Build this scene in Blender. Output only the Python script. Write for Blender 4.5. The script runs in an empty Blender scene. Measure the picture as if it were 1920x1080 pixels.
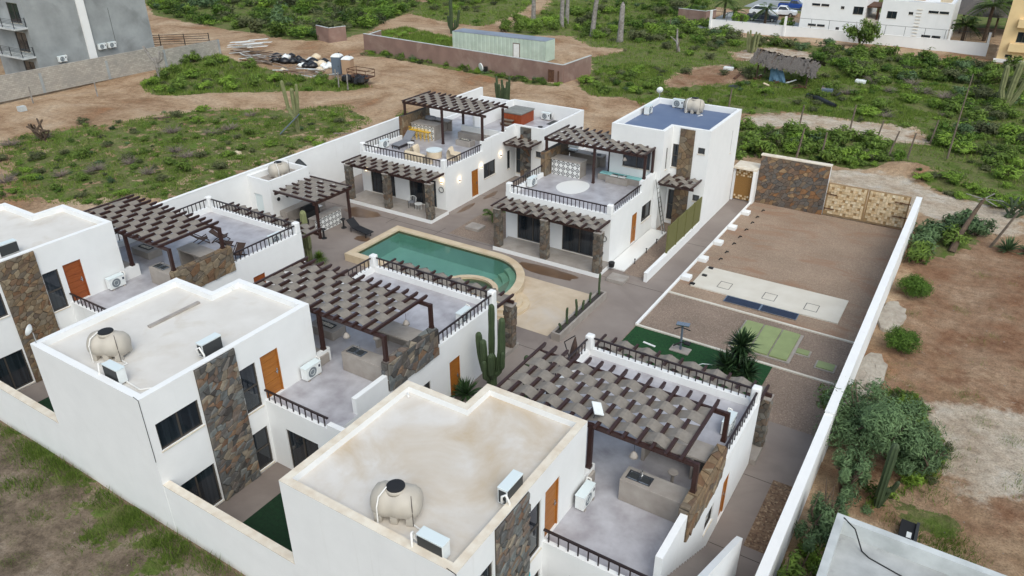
import bpy, math, random
import numpy as np
from mathutils import Vector, Matrix
random.seed(11)
rng = np.random.default_rng(5)
R = math.radians
sc = bpy.context.scene
C = sc.collection

# ---------------------------------------------------------------- camera
YAW, PITCH, ROLL = R(-32.265), R(28.27), R(0.104)
fw = Vector((math.sin(YAW)*math.cos(PITCH), math.cos(YAW)*math.cos(PITCH), -math.sin(PITCH)))
rt = Vector((math.cos(YAW), -math.sin(YAW), 0))
dn = fw.cross(rt)
rt2 = rt*math.cos(ROLL) + dn*math.sin(ROLL)
dn2 = dn*math.cos(ROLL) - rt*math.sin(ROLL)
cam_d = bpy.data.cameras.new('camera')
cam_d.sensor_width = 36; cam_d.lens = 1412.24/1920*36
cam_d.clip_start = .5; cam_d.clip_end = 3000
cam = bpy.data.objects.new('camera', cam_d); C.objects.link(cam)
mx = Matrix((rt2, -dn2, -fw)).transposed().to_4x4(); mx.translation = (0, 0, 21)
cam.matrix_world = mx
sc.camera = cam

# ---------------------------------------------------------------- world, sun, exposure
SUN_EL, SUN_AZ = R(50), R(132)          # azimuth measured from +Y towards +X
w = bpy.data.worlds.new('World'); sc.world = w; w.use_nodes = True
nt = w.node_tree; nt.nodes.clear()
sky = nt.nodes.new('ShaderNodeTexSky'); sky.sky_type = 'NISHITA'; sky.sun_disc = False
sky.sun_elevation = SUN_EL; sky.sun_rotation = SUN_AZ; sky.air_density = 1.0; sky.dust_density = 4.0; sky.ozone_density = .6
bg = nt.nodes.new('ShaderNodeBackground'); bg.inputs[1].default_value = .15
hs = nt.nodes.new('ShaderNodeHueSaturation'); hs.inputs['Saturation'].default_value = .7
wo = nt.nodes.new('ShaderNodeOutputWorld')
tn = nt.nodes.new('ShaderNodeMix'); tn.data_type = 'RGBA'; tn.blend_type = 'MULTIPLY'; tn.inputs[0].default_value = 1; tn.inputs[7].default_value = (.94, 1.015, 1.02, 1)   # grey-green cast of the overcast
nt.links.new(sky.outputs[0], hs.inputs['Color']); nt.links.new(hs.outputs[0], tn.inputs[6]); nt.links.new(tn.outputs[2], bg.inputs[0]); nt.links.new(bg.outputs[0], wo.inputs[0])
sd = bpy.data.lights.new('sun', 'SUN'); sd.energy = .6; sd.angle = R(60); sd.color = (1, .985, .955)
sun = bpy.data.objects.new('sun', sd); C.objects.link(sun)
sdir = Vector((math.sin(SUN_AZ)*math.cos(SUN_EL), math.cos(SUN_AZ)*math.cos(SUN_EL), math.sin(SUN_EL)))
sun.rotation_euler = sdir.to_track_quat('Z', 'Y').to_euler()
sun.location = (0, 40, 60)
vs = sc.view_settings
vs.view_transform = 'Standard'; vs.look = 'None'; vs.gamma = 1; vs.exposure = 0.36
vs.use_curve_mapping = False
sc.render.engine = 'CYCLES'
sc.cycles.max_bounces = 6; sc.cycles.transparent_max_bounces = 8

# ---------------------------------------------------------------- materials
def lin(r, g=None, b=None):
    if g is None: g = b = r
    f = lambda c: (c/12.92 if c <= .04045 else ((c+.055)/1.055)**2.4)
    return (f(r/255), f(g/255), f(b/255), 1)

def new_mat(name):
    m = bpy.data.materials.new(name); m.use_nodes = True
    n = m.node_tree
    return m, n, n.nodes['Principled BSDF']

def node(n, t, **kw):
    x = n.nodes.new(t)
    for k, v in kw.items(): setattr(x, k, v)
    return x

def mixc(n, fac, a, b, mode='MIX'):
    x = node(n, 'ShaderNodeMix', data_type='RGBA', blend_type=mode)
    for sock, val in ((x.inputs[0], fac), (x.inputs[6], a), (x.inputs[7], b)):
        if hasattr(val, 'default_value') or hasattr(val, 'is_linked'): n.links.new(val, sock)
        else: sock.default_value = val
    return x.outputs[2]

def ramp(n, src, stops):
    x = node(n, 'ShaderNodeValToRGB')
    e = x.color_ramp.elements
    while len(e) < len(stops): e.new(.5)
    for i, (p, c) in enumerate(stops):
        e[i].position = p; e[i].color = c if len(c) == 4 else (*c, 1)
    n.links.new(src, x.inputs[0]); return x.outputs[0]

def noise(n, scale, detail=4, rough=.55, vec=None, dist=0):
    x = node(n, 'ShaderNodeTexNoise'); x.inputs['Scale'].default_value = scale
    x.inputs['Detail'].default_value = detail; x.inputs['Roughness'].default_value = rough; x.inputs['Distortion'].default_value = dist
    if vec is not None: n.links.new(vec, x.inputs['Vector'])
    return x.outputs['Fac']

def coords(n, kind='Object', scale=None):
    t = node(n, 'ShaderNodeTexCoord').outputs[kind] if kind != 'World' else node(n, 'ShaderNodeNewGeometry').outputs['Position']
    if scale:
        mp = node(n, 'ShaderNodeMapping'); mp.inputs['Scale'].default_value = scale
        n.links.new(t, mp.inputs['Vector']); t = mp.outputs[0]
    return t

def bump(n, bsdf, h, strength=.3, dist=.02):
    b = node(n, 'ShaderNodeBump'); b.inputs['Strength'].default_value = strength; b.inputs['Distance'].default_value = dist
    n.links.new(h, b.inputs['Height']); n.links.new(b.outputs[0], bsdf.inputs['Normal'])

def M(name, c1, c2=None, scale=2.0, rough=.8, lo=.35, hi=.65, bmp=0, bscale=60, bdist=.01, metal=0, space='World', stretch=None, detail=5, spec=.5, c3=None, scale3=.4, lo3=.5, hi3=.7):
    m, n, b = new_mat(name)
    b.inputs['Roughness'].default_value = rough; b.inputs['Metallic'].default_value = metal
    b.inputs['Specular IOR Level'].default_value = spec
    if c2 is None: b.inputs['Base Color'].default_value = c1
    else:
        v = coords(n, space, stretch)
        col = ramp(n, noise(n, scale, detail, vec=v), [(lo, c1), (hi, c2)])
        if c3 is not None:
            f = ramp(n, noise(n, scale3, 6, .6, vec=v, dist=.6), [(lo3, (0, 0, 0, 1)), (hi3, (1, 1, 1, 1))])
            col = mixc(n, f, col, c3)
        n.links.new(col, b.inputs['Base Color'])
    if bmp:
        bump(n, b, noise(n, bscale, 4, vec=coords(n, space, stretch)), bmp, bdist)
    return m

def M_random(name, stops, rough=.7, nscale=6, namt=.35, bmp=.4, bscale=14, stretch=None, island=False):
    """colour drawn per object, with a little grain of its own"""
    m, n, b = new_mat(name)
    oi = node(n, 'ShaderNodeNewGeometry').outputs['Random Per Island'] if island else node(n, 'ShaderNodeObjectInfo').outputs['Random']
    base = ramp(n, oi, stops)
    v = coords(n, 'World', stretch)
    g = ramp(n, noise(n, nscale, 6, .65, vec=v), [(.3, (1-namt,)*3+(1,)), (.7, (1+namt*.5,)*3+(1,))])
    n.links.new(mixc(n, 1.0, base, g, 'MULTIPLY'), b.inputs['Base Color'])
    b.inputs['Roughness'].default_value = rough
    if bmp: bump(n, b, noise(n, bscale, 5, vec=v), bmp, .02)
    return m

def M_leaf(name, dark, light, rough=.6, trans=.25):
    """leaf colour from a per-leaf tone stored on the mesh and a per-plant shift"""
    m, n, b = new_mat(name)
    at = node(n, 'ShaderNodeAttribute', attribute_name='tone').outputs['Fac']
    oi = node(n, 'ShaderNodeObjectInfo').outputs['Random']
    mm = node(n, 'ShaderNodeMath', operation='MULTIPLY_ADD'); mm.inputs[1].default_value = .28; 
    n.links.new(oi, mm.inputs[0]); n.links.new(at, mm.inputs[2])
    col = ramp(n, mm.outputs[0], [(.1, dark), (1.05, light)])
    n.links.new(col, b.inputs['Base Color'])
    b.inputs['Roughness'].default_value = rough; b.inputs['Specular IOR Level'].default_value = .25
    tr = node(n, 'ShaderNodeBsdfTranslucent'); n.links.new(col, tr.inputs[0])
    ms = node(n, 'ShaderNodeMixShader'); ms.inputs[0].default_value = trans
    out = n.nodes['Material Output']
    n.links.new(b.outputs[0], ms.inputs[1]); n.links.new(tr.outputs[0], ms.inputs[2]); n.links.new(ms.outputs[0], out.inputs[0])
    return m

def M_planks(name, c1, c2, axis='Z', scale=(1, 1, 6), rough=.5):
    m, n, b = new_mat(name)
    v = coords(n, 'Object', scale)
    f = noise(n, 3.0, 6, .7, vec=v, dist=.4)
    n.links.new(ramp(n, f, [(.3, c1), (.7, c2)]), b.inputs['Base Color'])
    b.inputs['Roughness'].default_value = rough
    bump(n, b, f, .2, .004)
    return m

white   = M('white_stucco', (.80, .80, .795, 1), (.75, .75, .74, 1), 1.1, .9, .3, .7, bmp=.25, bscale=45, bdist=.006, c3=(.69, .67, .63, 1), scale3=.35, lo3=.58, hi3=.85)
def M_stucco():
    m, n, b = new_mat('white_stucco'); v = coords(n, 'World'); vs_ = coords(n, 'World', (3.2, 3.2, .16))
    base = ramp(n, noise(n, 1.1, 6, .6, vec=v), [(.3, (.80, .803, .80, 1)), (.7, (.755, .758, .755, 1))])
    st = ramp(n, noise(n, 1.0, 7, .7, vec=vs_), [(.60, (0, 0, 0, 1)), (.82, (.42, .42, .42, 1))])
    base = mixc(n, st, base, (.60, .59, .56, 1))
    pt_ = ramp(n, noise(n, .45, 7, .65, vec=v, dist=.7), [(.60, (0, 0, 0, 1)), (.8, (.5, .5, .5, 1))])
    base = mixc(n, pt_, base, (.67, .672, .665, 1))
    n.links.new(base, b.inputs['Base Color']); b.inputs['Roughness'].default_value = .92
    h = node(n, 'ShaderNodeMath', operation='ADD'); n.links.new(noise(n, 40, 4, vec=v), h.inputs[0]); n.links.new(noise(n, 2.2, 3, vec=v), h.inputs[1])
    bump(n, b, h.outputs[0], .35, .012); return m
white = M_stucco()
cream   = M('cream_coping', (.72, .66, .56, 1), (.60, .51, .40, 1), 2.5, .9, .35, .7, bmp=.2, bscale=30)
roof_a  = M('roof_plaster_white', (.655, .63, .595, 1), (.58, .55, .51, 1), .9, .85, .3, .7, bmp=.15, bscale=20, c3=(.47, .40, .31, 1), scale3=.55, lo3=.52, hi3=.85)
roof_b  = M('roof_plaster_stained', (.64, .61, .575, 1), (.55, .505, .45, 1), .8, .85, .3, .7, bmp=.15, bscale=20, c3=(.48, .385, .275, 1), scale3=.42, lo3=.43, hi3=.72)
blue_roof = M('blue_waterproofing', lin(88, 104, 134), lin(100, 115, 142), .8, .6, .3, .75, bmp=.1, bscale=20, c3=lin(126, 136, 154), scale3=.5, lo3=.62, hi3=.85)
cement  = M('polished_cement', lin(182, 181, 186), lin(148, 144, 149), 1.3, .32, .3, .7, bmp=.06, bscale=8, c3=lin(188, 188, 193), scale3=.7, lo3=.55, hi3=.8)
cement_w = M('grey_cement_counter', lin(164, 157, 150), lin(142, 134, 127), 1.6, .6, .3, .7, bmp=.12, bscale=15)
court   = M('courtyard_concrete', lin(124, 113, 107), lin(140, 130, 123), .35, .8, .3, .7, bmp=.15, bscale=25, c3=lin(112, 100, 94), scale3=.22, lo3=.5, hi3=.75)
wetstain = M('damp_patch', lin(104, 80, 60), lin(92, 72, 56), 1.5, .35)
beige   = M('beige_patio', lin(196, 180, 158), lin(180, 162, 140), 1.2, .8, .3, .7, bmp=.12, bscale=25, c3=lin(190, 180, 168), scale3=.4)
pool_stone = M('pool_coping', lin(204, 188, 162), lin(188, 167, 138), 1.5, .75, .3, .7, bmp=.15, bscale=30)
pool_in = M('pool_plaster', (.50, .64, .59, 1), (.43, .57, .52, 1), .8, .6)
pool_step = M('pool_step_plaster', (.62, .66, .55, 1), (.52, .58, .47, 1), 1.2, .6)
tub_in  = M('tub_plaster', (.30, .33, .16, 1), (.22, .26, .12, 1), 1.2, .6)
wood    = M_planks('dark_stained_wood', (.022, .009, .007, 1), (.052, .021, .017, 1), scale=(4, 4, 4), rough=.45)
steel_p = M('painted_steel', (.022, .012, .012, 1), rough=.45)
fabric  = M('woven_shade_fabric', lin(132, 125, 117), lin(119, 112, 104), 6, .9, .3, .7, bmp=.35, bscale=220, bdist=.004)
doorw   = M_planks('honey_wood', lin(176, 112, 40), lin(140, 82, 26), scale=(.6, .6, 9), rough=.45)
doorw2  = M_planks('red_wood', lin(158, 84, 36), lin(120, 58, 24), scale=(.6, .6, 9), rough=.45)
glass   = M('dark_glass', (.010, .014, .019, 1), (.030, .038, .047, 1), 1.2, .05, .35, .7, spec=.7, stretch=(5, 5, .25))
frame   = M('bronze_aluminium', lin(72, 66, 60), rough=.5)
mortar  = M('dark_mortar', lin(64, 58, 52), rough=.95)
stone_m = M_random('slate_stone', [(0, lin(74, 72, 70)), (.12, lin(108, 102, 94)), (.22, lin(126, 100, 78)), (.34, lin(92, 92, 92)), (.44, lin(112, 82, 60)), (.55, lin(120, 124, 122)), (.66, lin(62, 57, 54)), (.76, lin(98, 100, 100)), (.86, lin(146, 134, 116)), (.94, lin(84, 76, 68)), (1, lin(104, 108, 108))], .7)
stone_w = M_random('tan_stone', [(0, lin(126, 106, 82)), (.15, lin(108, 92, 72)), (.3, lin(138, 114, 86)), (.45, lin(102, 94, 84)), (.6, lin(118, 88, 62)), (.75, lin(94, 84, 74)), (.9, lin(146, 130, 106)), (1, lin(112, 102, 88))], .75)
stone_g = M_random('gate_stone', [(0, lin(98, 94, 90)), (.2, lin(112, 100, 90)), (.35, lin(138, 100, 66)), (.5, lin(92, 90, 88)), (.65, lin(118, 94, 72)), (.8, lin(80, 76, 74)), (.92, lin(150, 126, 96)), (1, lin(124, 86, 56))], .75)
stone_i = M_random('column_stone', [(0, lin(88, 82, 76)), (.14, lin(110, 102, 92)), (.28, lin(116, 98, 82)), (.42, lin(94, 90, 86)), (.56, lin(100, 84, 70)), (.70, lin(116, 114, 108)), (.84, lin(74, 68, 62)), (1, lin(134, 124, 110))], .85, island=True)
ac_w    = M('ac_white', lin(226, 230, 230), lin(214, 217, 216), 3, .5)
ac_t    = M('ac_pale_blue', lin(208, 218, 220), rough=.5)
black   = M('black_plastic', (.010, .010, .012, 1), rough=.7)
dgrey   = M('dark_grille', lin(52, 54, 55), rough=.6)
tankm   = M('tank_beige', lin(186, 179, 168), lin(174, 166, 154), 2, .55, .3, .7)
pvc     = M('white_pvc', lin(228, 226, 222), rough=.4)
chrome  = M('steel', (.55, .56, .57, 1), rough=.25, metal=1)
turf_d  = M('dark_turf', lin(14, 54, 26), lin(8, 40, 18), 8, .95, .3, .7, bmp=.8, bscale=160, bdist=.02)
turf    = M('artificial_turf', lin(20, 74, 30), lin(10, 52, 22), 8, .95, .3, .7, bmp=.8, bscale=160, bdist=.02)
greenp  = M('green_paint', lin(138, 150, 102), lin(128, 140, 94), 2, .6)
navy    = M('solar_blue', lin(28, 38, 62), lin(22, 30, 50), 3, .25)
tile_w  = M('tile_white', lin(222, 222, 220), rough=.35)
tile_b  = M('tile_black', lin(36, 36, 38), rough=.35)
yellow  = M('yellow_paint', lin(222, 178, 40), rough=.4)
cushion = M('cream_cover', lin(218, 202, 176), lin(200, 182, 156), 4, .9, .3, .7, bmp=.4, bscale=9, bdist=.03)
grey_f  = M('grey_upholstery', lin(120, 122, 128), rough=.9)
aqua    = M('aqua_cushion', lin(150, 206, 204), lin(136, 194, 194), 3, .85)
cedar   = M_planks('cedar', lin(160, 74, 34), lin(122, 52, 24), scale=(5, 5, .7), rough=.5)
canvas_b = M('brown_canvas', lin(72, 54, 47), lin(58, 44, 38), 4, .85)
bamboo  = M_planks('cane_screen', lin(112, 110, 66), lin(92, 92, 50), scale=(9, 9, .6), rough=.8)
rope_w  = M('woven_cane_door', lin(146, 108, 56), lin(116, 84, 42), 20, .8)
blockw  = M_random('gate_block', [(0, lin(214, 192, 156)), (.3, lin(196, 168, 128)), (.55, lin(220, 202, 170)), (.8, lin(206, 180, 142)), (1, lin(226, 212, 184))], .7, bmp=.1)
block_d = M('gate_backing', lin(158, 130, 92), rough=.8)
gravel_m = None
conc    = M('raw_concrete', lin(158, 162, 163), lin(134, 138, 139), .5, .9, .3, .7, bmp=.3, bscale=12, c3=lin(108, 110, 110), scale3=.25, lo3=.5, hi3=.8)
conc_l  = M('pale_concrete', lin(198, 202, 202), lin(168, 172, 172), 1.2, .85, .35, .7, bmp=.15, bscale=20, c3=lin(130, 134, 134), scale3=.8, lo3=.62, hi3=.8)
slab_m  = M('white_slab', lin(208, 203, 192), lin(196, 189, 176), .8, .8, .3, .7, bmp=.1, bscale=20)
adobe   = M('mauve_render', lin(142, 116, 106), lin(122, 98, 90), .5, .95, .3, .7, bmp=.2, bscale=20, c3=lin(156, 136, 124), scale3=.3)
cont_m  = M('container_green', lin(186, 202, 190), lin(172, 188, 176), 1, .6)
cont_r  = M('container_roof', lin(132, 142, 156), lin(118, 126, 140), .6, .6)
thatch  = M('palm_thatch', lin(128, 121, 115), lin(100, 94, 90), 3, 1, .3, .7, bmp=.9, bscale=9, bdist=.15, stretch=(1, 6, 6))
tarp    = M('blue_tarp', lin(120, 156, 182), lin(96, 132, 160), 1.2, .7)
orange_w = M('peach_wall', lin(232, 204, 156), lin(224, 194, 146), .8, .9)
bark    = M('grey_trunk', lin(146, 142, 138), lin(112, 106, 100), 3, .95, bmp=.4, bscale=20)
bark_b  = M('brown_trunk', lin(96, 80, 66), lin(70, 58, 48), 4, .95, bmp=.5, bscale=25)
cactus_m = M('cactus_green', lin(66, 82, 52), lin(52, 66, 42), 3, .7, .3, .7)
cactus_l = M('cactus_pale', lin(128, 132, 92), lin(104, 108, 72), 3, .8, .3, .7)
rust    = M('rusty_steel', lin(98, 66, 46), lin(70, 46, 34), 5, .9)
dead_m  = M('dead_twigs', lin(134, 122, 114), lin(108, 98, 92), 5, 1)
post_m  = M('fence_post', lin(122, 110, 98), lin(96, 86, 76), 5, 1)
soilb   = M('planter_soil', lin(58, 54, 52), rough=1)
teal_c  = M('teal_shade_cloth', lin(40, 164, 176), rough=.8)
car_w   = M('car_white', lin(232, 234, 236), rough=.25, spec=.6)
car_b   = M('car_blue', lin(30, 66, 140), rough=.25, spec=.6)
car_d   = M('car_navy', lin(44, 52, 66), rough=.25, spec=.6)
rubber  = M('rubber', (.015, .015, .015, 1), rough=.9)
toilet_b = M('toilet_blue_grey', lin(92, 104, 118), rough=.6)
toilet_t = M('toilet_tan', lin(168, 138, 112), rough=.6)
bag_b   = M('black_bag', (.012, .012, .014, 1), rough=.35)
plank_g = M('weathered_plank', lin(150, 136, 124), lin(118, 106, 98), 3, .95)
leaf_a  = M_leaf('leaf_mid_green', lin(44, 64, 26), lin(124, 150, 66))
leaf_b  = M_leaf('leaf_bright_green', lin(56, 84, 28), lin(138, 168, 66))
leaf_c  = M_leaf('leaf_olive', lin(46, 54, 34), lin(110, 116, 78))
leaf_d  = M_leaf('leaf_blue_green', lin(34, 56, 36), lin(112, 138, 94))
leaf_e  = M_leaf('leaf_deep_green', lin(34, 58, 20), lin(100, 132, 50))
leaf_y  = M_leaf('yucca_leaf', lin(22, 42, 26), lin(78, 106, 66), rough=.45)
leaf_p  = M_leaf('palm_leaf', lin(30, 48, 22), lin(104, 128, 62))
grass_m = M_leaf('grass_blades', lin(62, 84, 32), lin(128, 150, 66), trans=.3)

def M_water():
    m, n, b = new_mat('pool_water'); n.nodes.remove(b)
    tr = node(n, 'ShaderNodeBsdfTransparent'); tr.inputs[0].default_value = (.60, .82, .76, 1)
    gl = node(n, 'ShaderNodeBsdfGlossy'); gl.inputs['Roughness'].default_value = .02
    fr = node(n, 'ShaderNodeFresnel'); fr.inputs[0].default_value = 1.45
    bm = node(n, 'ShaderNodeBump'); bm.inputs['Strength'].default_value = .16; bm.inputs['Distance'].default_value = .05
    n.links.new(noise(n, 2.2, 3, vec=coords(n, 'World')), bm.inputs['Height'])
    n.links.new(bm.outputs[0], gl.inputs['Normal']); n.links.new(bm.outputs[0], fr.inputs['Normal'])
    ms = node(n, 'ShaderNodeMixShader')
    n.links.new(fr.outputs[0], ms.inputs[0]); n.links.new(tr.outputs[0], ms.inputs[1]); n.links.new(gl.outputs[0], ms.inputs[2])
    n.links.new(ms.outputs[0], n.nodes['Material Output'].inputs[0])
    return m
water_m = M_water()

def M_gravel(name, stops, scale=16):
    m, n, b = new_mat(name)
    v = coords(n, 'World')
    vo = node(n, 'ShaderNodeTexVoronoi'); vo.inputs['Scale'].default_value = scale
    n.links.new(v, vo.inputs['Vector'])
    sep = node(n, 'ShaderNodeSeparateColor'); n.links.new(vo.outputs['Color'], sep.inputs[0])
    base = ramp(n, sep.outputs[0], stops)
    big = ramp(n, noise(n, .35, 6, .6, vec=v), [(.3, (.82, .8, .78, 1)), (.7, (1.08, 1.06, 1.04, 1))])
    n.links.new(mixc(n, 1.0, base, big, 'MULTIPLY'), b.inputs['Base Color'])
    b.inputs['Roughness'].default_value = .95
    bump(n, b, vo.outputs['Distance'], .8, .03)
    return m
gravel_m = M_gravel('pea_gravel', [(0, lin(130, 114, 102)), (.35, lin(142, 126, 113)), (.7, lin(120, 104, 93)), (1, lin(158, 143, 130))], 22)
def M_yard():
    m = M_gravel('yard_earth', [(0, lin(148, 128, 110)), (.35, lin(156, 137, 119)), (.7, lin(140, 120, 103)), (1, lin(168, 150, 133))], 20)
    n = m.node_tree; b = n.nodes['Principled BSDF']; v = coords(n, 'World'); src = b.inputs['Base Color'].links[0].from_socket
    vt = coords(n, 'World', (.5, 1.3, 1))
    f = ramp(n, noise(n, .55, 7, .65, vec=vt, dist=1.0), [(.50, (0, 0, 0, 1)), (.66, (.8, .8, .8, 1))])
    n.links.new(mixc(n, f, src, lin(144, 112, 90)), b.inputs['Base Color']); return m
yard_m = M_yard()
gravel_b = M_gravel('brown_gravel', [(0, lin(108, 84, 66)), (.35, lin(136, 112, 90)), (.7, lin(92, 72, 58)), (1, lin(164, 142, 116))], 14)

# ---------------------------------------------------------------- mesh helpers
ORG = {}
class MB:
    def __init__(s): s.v = []; s.f = []
    def add(s, vs, fs):
        k = len(s.v); s.v += [tuple(p) for p in vs]; s.f += [tuple(i+k for i in f) for f in fs]; return s
    def box(s, x0, y0, z0, x1, y1, z1):
        x0, x1 = sorted((x0, x1)); y0, y1 = sorted((y0, y1)); z0, z1 = sorted((z0, z1))
        return s.add([(x0,y0,z0),(x1,y0,z0),(x1,y1,z0),(x0,y1,z0),(x0,y0,z1),(x1,y0,z1),(x1,y1,z1),(x0,y1,z1)],
              [(3,2,1,0),(4,5,6,7),(0,1,5,4),(1,2,6,5),(2,3,7,6),(3,0,4,7)])
    def beam(s, a, b, w, h, up=(0,0,1)):
        a = Vector(a); b = Vector(b); d = (b-a).normalized(); up = Vector(up)
        sd_ = d.cross(up)
        if sd_.length < 1e-4: sd_ = d.cross(Vector((1, 0, 0)))
        sd_.normalize(); u = sd_.cross(d).normalized()
        vs = []
        for p in (a, b):
            for i, j in ((-1,-1),(1,-1),(1,1),(-1,1)): vs.append(p + sd_*(w/2*i) + u*(h/2*j))
        return s.add(vs, [(3,2,1,0),(4,5,6,7),(0,1,5,4),(1,2,6,5),(2,3,7,6),(3,0,4,7)])
    def prism(s, pts, z0, z1, top=True, bottom=True):
        n = len(pts)
        vs = [(x, y, z0) for x, y in pts] + [(x, y, z1) for x, y in pts]
        fs = [(i, (i+1) % n, n+(i+1) % n, n+i) for i in range(n)]
        if top: fs.append(tuple(range(n, 2*n)))
        if bottom: fs.append(tuple(reversed(range(n))))
        return s.add(vs, fs)
    def quad(s, a, b, c, d): return s.add([a, b, c, d], [(0, 1, 2, 3)])
    def tube(s, pts, r, n=8, cap=True, squash=None):
        pts = [Vector(p) for p in pts]; m = len(pts)
        rr = r if isinstance(r, (list, tuple)) else [r]*m
        k = len(s.v); ref = None
        for i, p in enumerate(pts):
            d = (pts[min(i+1, m-1)] - pts[max(i-1, 0)]).normalized()
            if ref is None: ref = Vector((1, 0, 0)) if abs(d.x) < .9 else Vector((0, 1, 0))
            a = d.cross(ref).normalized(); b = a.cross(d).normalized(); ref = b
            for j in range(n):
                t = 2*math.pi*j/n; q = rr[i]
                if squash: q *= squash(j)
                s.v.append(tuple(p + a*(math.cos(t)*q) + b*(math.sin(t)*q)))
        for i in range(m-1):
            for j in range(n):
                s.f.append((k+i*n+j, k+i*n+(j+1) % n, k+(i+1)*n+(j+1) % n, k+(i+1)*n+j))
        if cap:
            s.f.append(tuple(k+j for j in reversed(range(n)))); s.f.append(tuple(k+(m-1)*n+j for j in range(n)))
        return s
    def cyl(s, x, y, z0, z1, r, r2=None, n=20): return s.tube([(x, y, z0), (x, y, z1)], [r, r if r2 is None else r2], n)
    def lathe(s, prof, x=0, y=0, z=0, n=20, sx=1, sy=1):
        k = len(s.v)
        for r, h in prof:
            for j in range(n):
                t = 2*math.pi*j/n; s.v.append((x+r*math.cos(t)*sx, y+r*math.sin(t)*sy, z+h))
        m = len(prof)
        for i in range(m-1):
            for j in range(n): s.f.append((k+i*n+j, k+i*n+(j+1) % n, k+(i+1)*n+(j+1) % n, k+(i+1)*n+j))
        s.f.append(tuple(k+j for j in reversed(range(n)))); s.f.append(tuple(k+(m-1)*n+j for j in range(n)))
        return s
    def build(s, name, mat, parent=None, smooth=False, bevel=0, org=None):
        me = bpy.data.meshes.new(name)
        if parent is not None: o0 = ORG[parent.name]
        elif org is not None: o0 = Vector(org)
        else:
            a = np.array(s.v); o0 = Vector(((a[:,0].min()+a[:,0].max())/2, (a[:,1].min()+a[:,1].max())/2, a[:,2].min()))
        me.from_pydata([(x-o0.x, y-o0.y, z-o0.z) for x, y, z in s.v], [], s.f)
        me.materials.append(mat)
        if smooth: me.polygons.foreach_set('use_smooth', [True]*len(me.polygons))
        o = bpy.data.objects.new(name, me); C.objects.link(o)
        if parent is not None: o.parent = parent
        else: o.location = o0
        ORG[o.name] = o0
        if bevel:
            b = o.modifiers.new('bevel', 'BEVEL'); b.width = bevel; b.segments = 2; b.limit_method = 'ANGLE'
        return o

def tag(o, label, cat, group=None):
    o['label'] = label; o['category'] = cat
    if group: o['group'] = group
    return o
def thing(name, label, cat, loc=(0, 0, 0), group=None):
    o = bpy.data.objects.new(name, None); C.objects.link(o)
    o.location = loc; ORG[o.name] = Vector(loc); o.empty_display_size = .2
    return tag(o, label, cat, group)
def struct(o): o['kind'] = 'structure'; return o
def bx(name, mat, parent, *b, **kw): return MB().box(*b).build(name, mat, parent, **kw)
def copy_tree(o, loc=None, rz=None, label=None, parent=None, scale=None, group=None):
    c = o.copy(); C.objects.link(c)
    if parent is not None: c.parent = parent
    if loc is not None: c.location = loc
    if rz is not None: c.rotation_euler = (0, 0, rz)
    if scale is not None: c.scale = (scale,)*3 if not isinstance(scale, tuple) else scale
    if label: c['label'] = label
    if group: c['group'] = group
    for ch in list(o.children): copy_tree(ch, parent=c)
    return c

def facade(mb, p0, p1, z0, z1, openings=(), depth=.14):
    """vertical wall sheet from p0 to p1 (outside to the right of p0->p1) with real recessed openings (s0,s1,za,zb)"""
    p0 = Vector(p0); p1 = Vector(p1); L = (p1-p0).length; d = (p1-p0)/L; inn = Vector((-d.y, d.x))
    ss = sorted({0, L, *[o[0] for o in openings], *[o[1] for o in openings]})
    zs = sorted({z0, z1, *[o[2] for o in openings], *[o[3] for o in openings]})
    def pt(s_, z, k=0): q = p0 + d*s_ + inn*k; return (q.x, q.y, z)
    for a, b in zip(ss, ss[1:]):
        for c, e in zip(zs, zs[1:]):
            ms, mz = (a+b)/2, (c+e)/2
            if any(o[0] < ms < o[1] and o[2] < mz < o[3] for o in openings): continue
            mb.quad(pt(a, c), pt(b, c), pt(b, e), pt(a, e))
    for a, b, c, e in openings:
        k = depth
        mb.quad(pt(a, c), pt(a, e), pt(a, e, k), pt(a, c, k)); mb.quad(pt(b, c), pt(b, c, k), pt(b, e, k), pt(b, e))
        mb.quad(pt(a, e), pt(b, e), pt(b, e, k), pt(a, e, k)); mb.quad(pt(a, c), pt(a, c, k), pt(b, c, k), pt(b, c))

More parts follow.
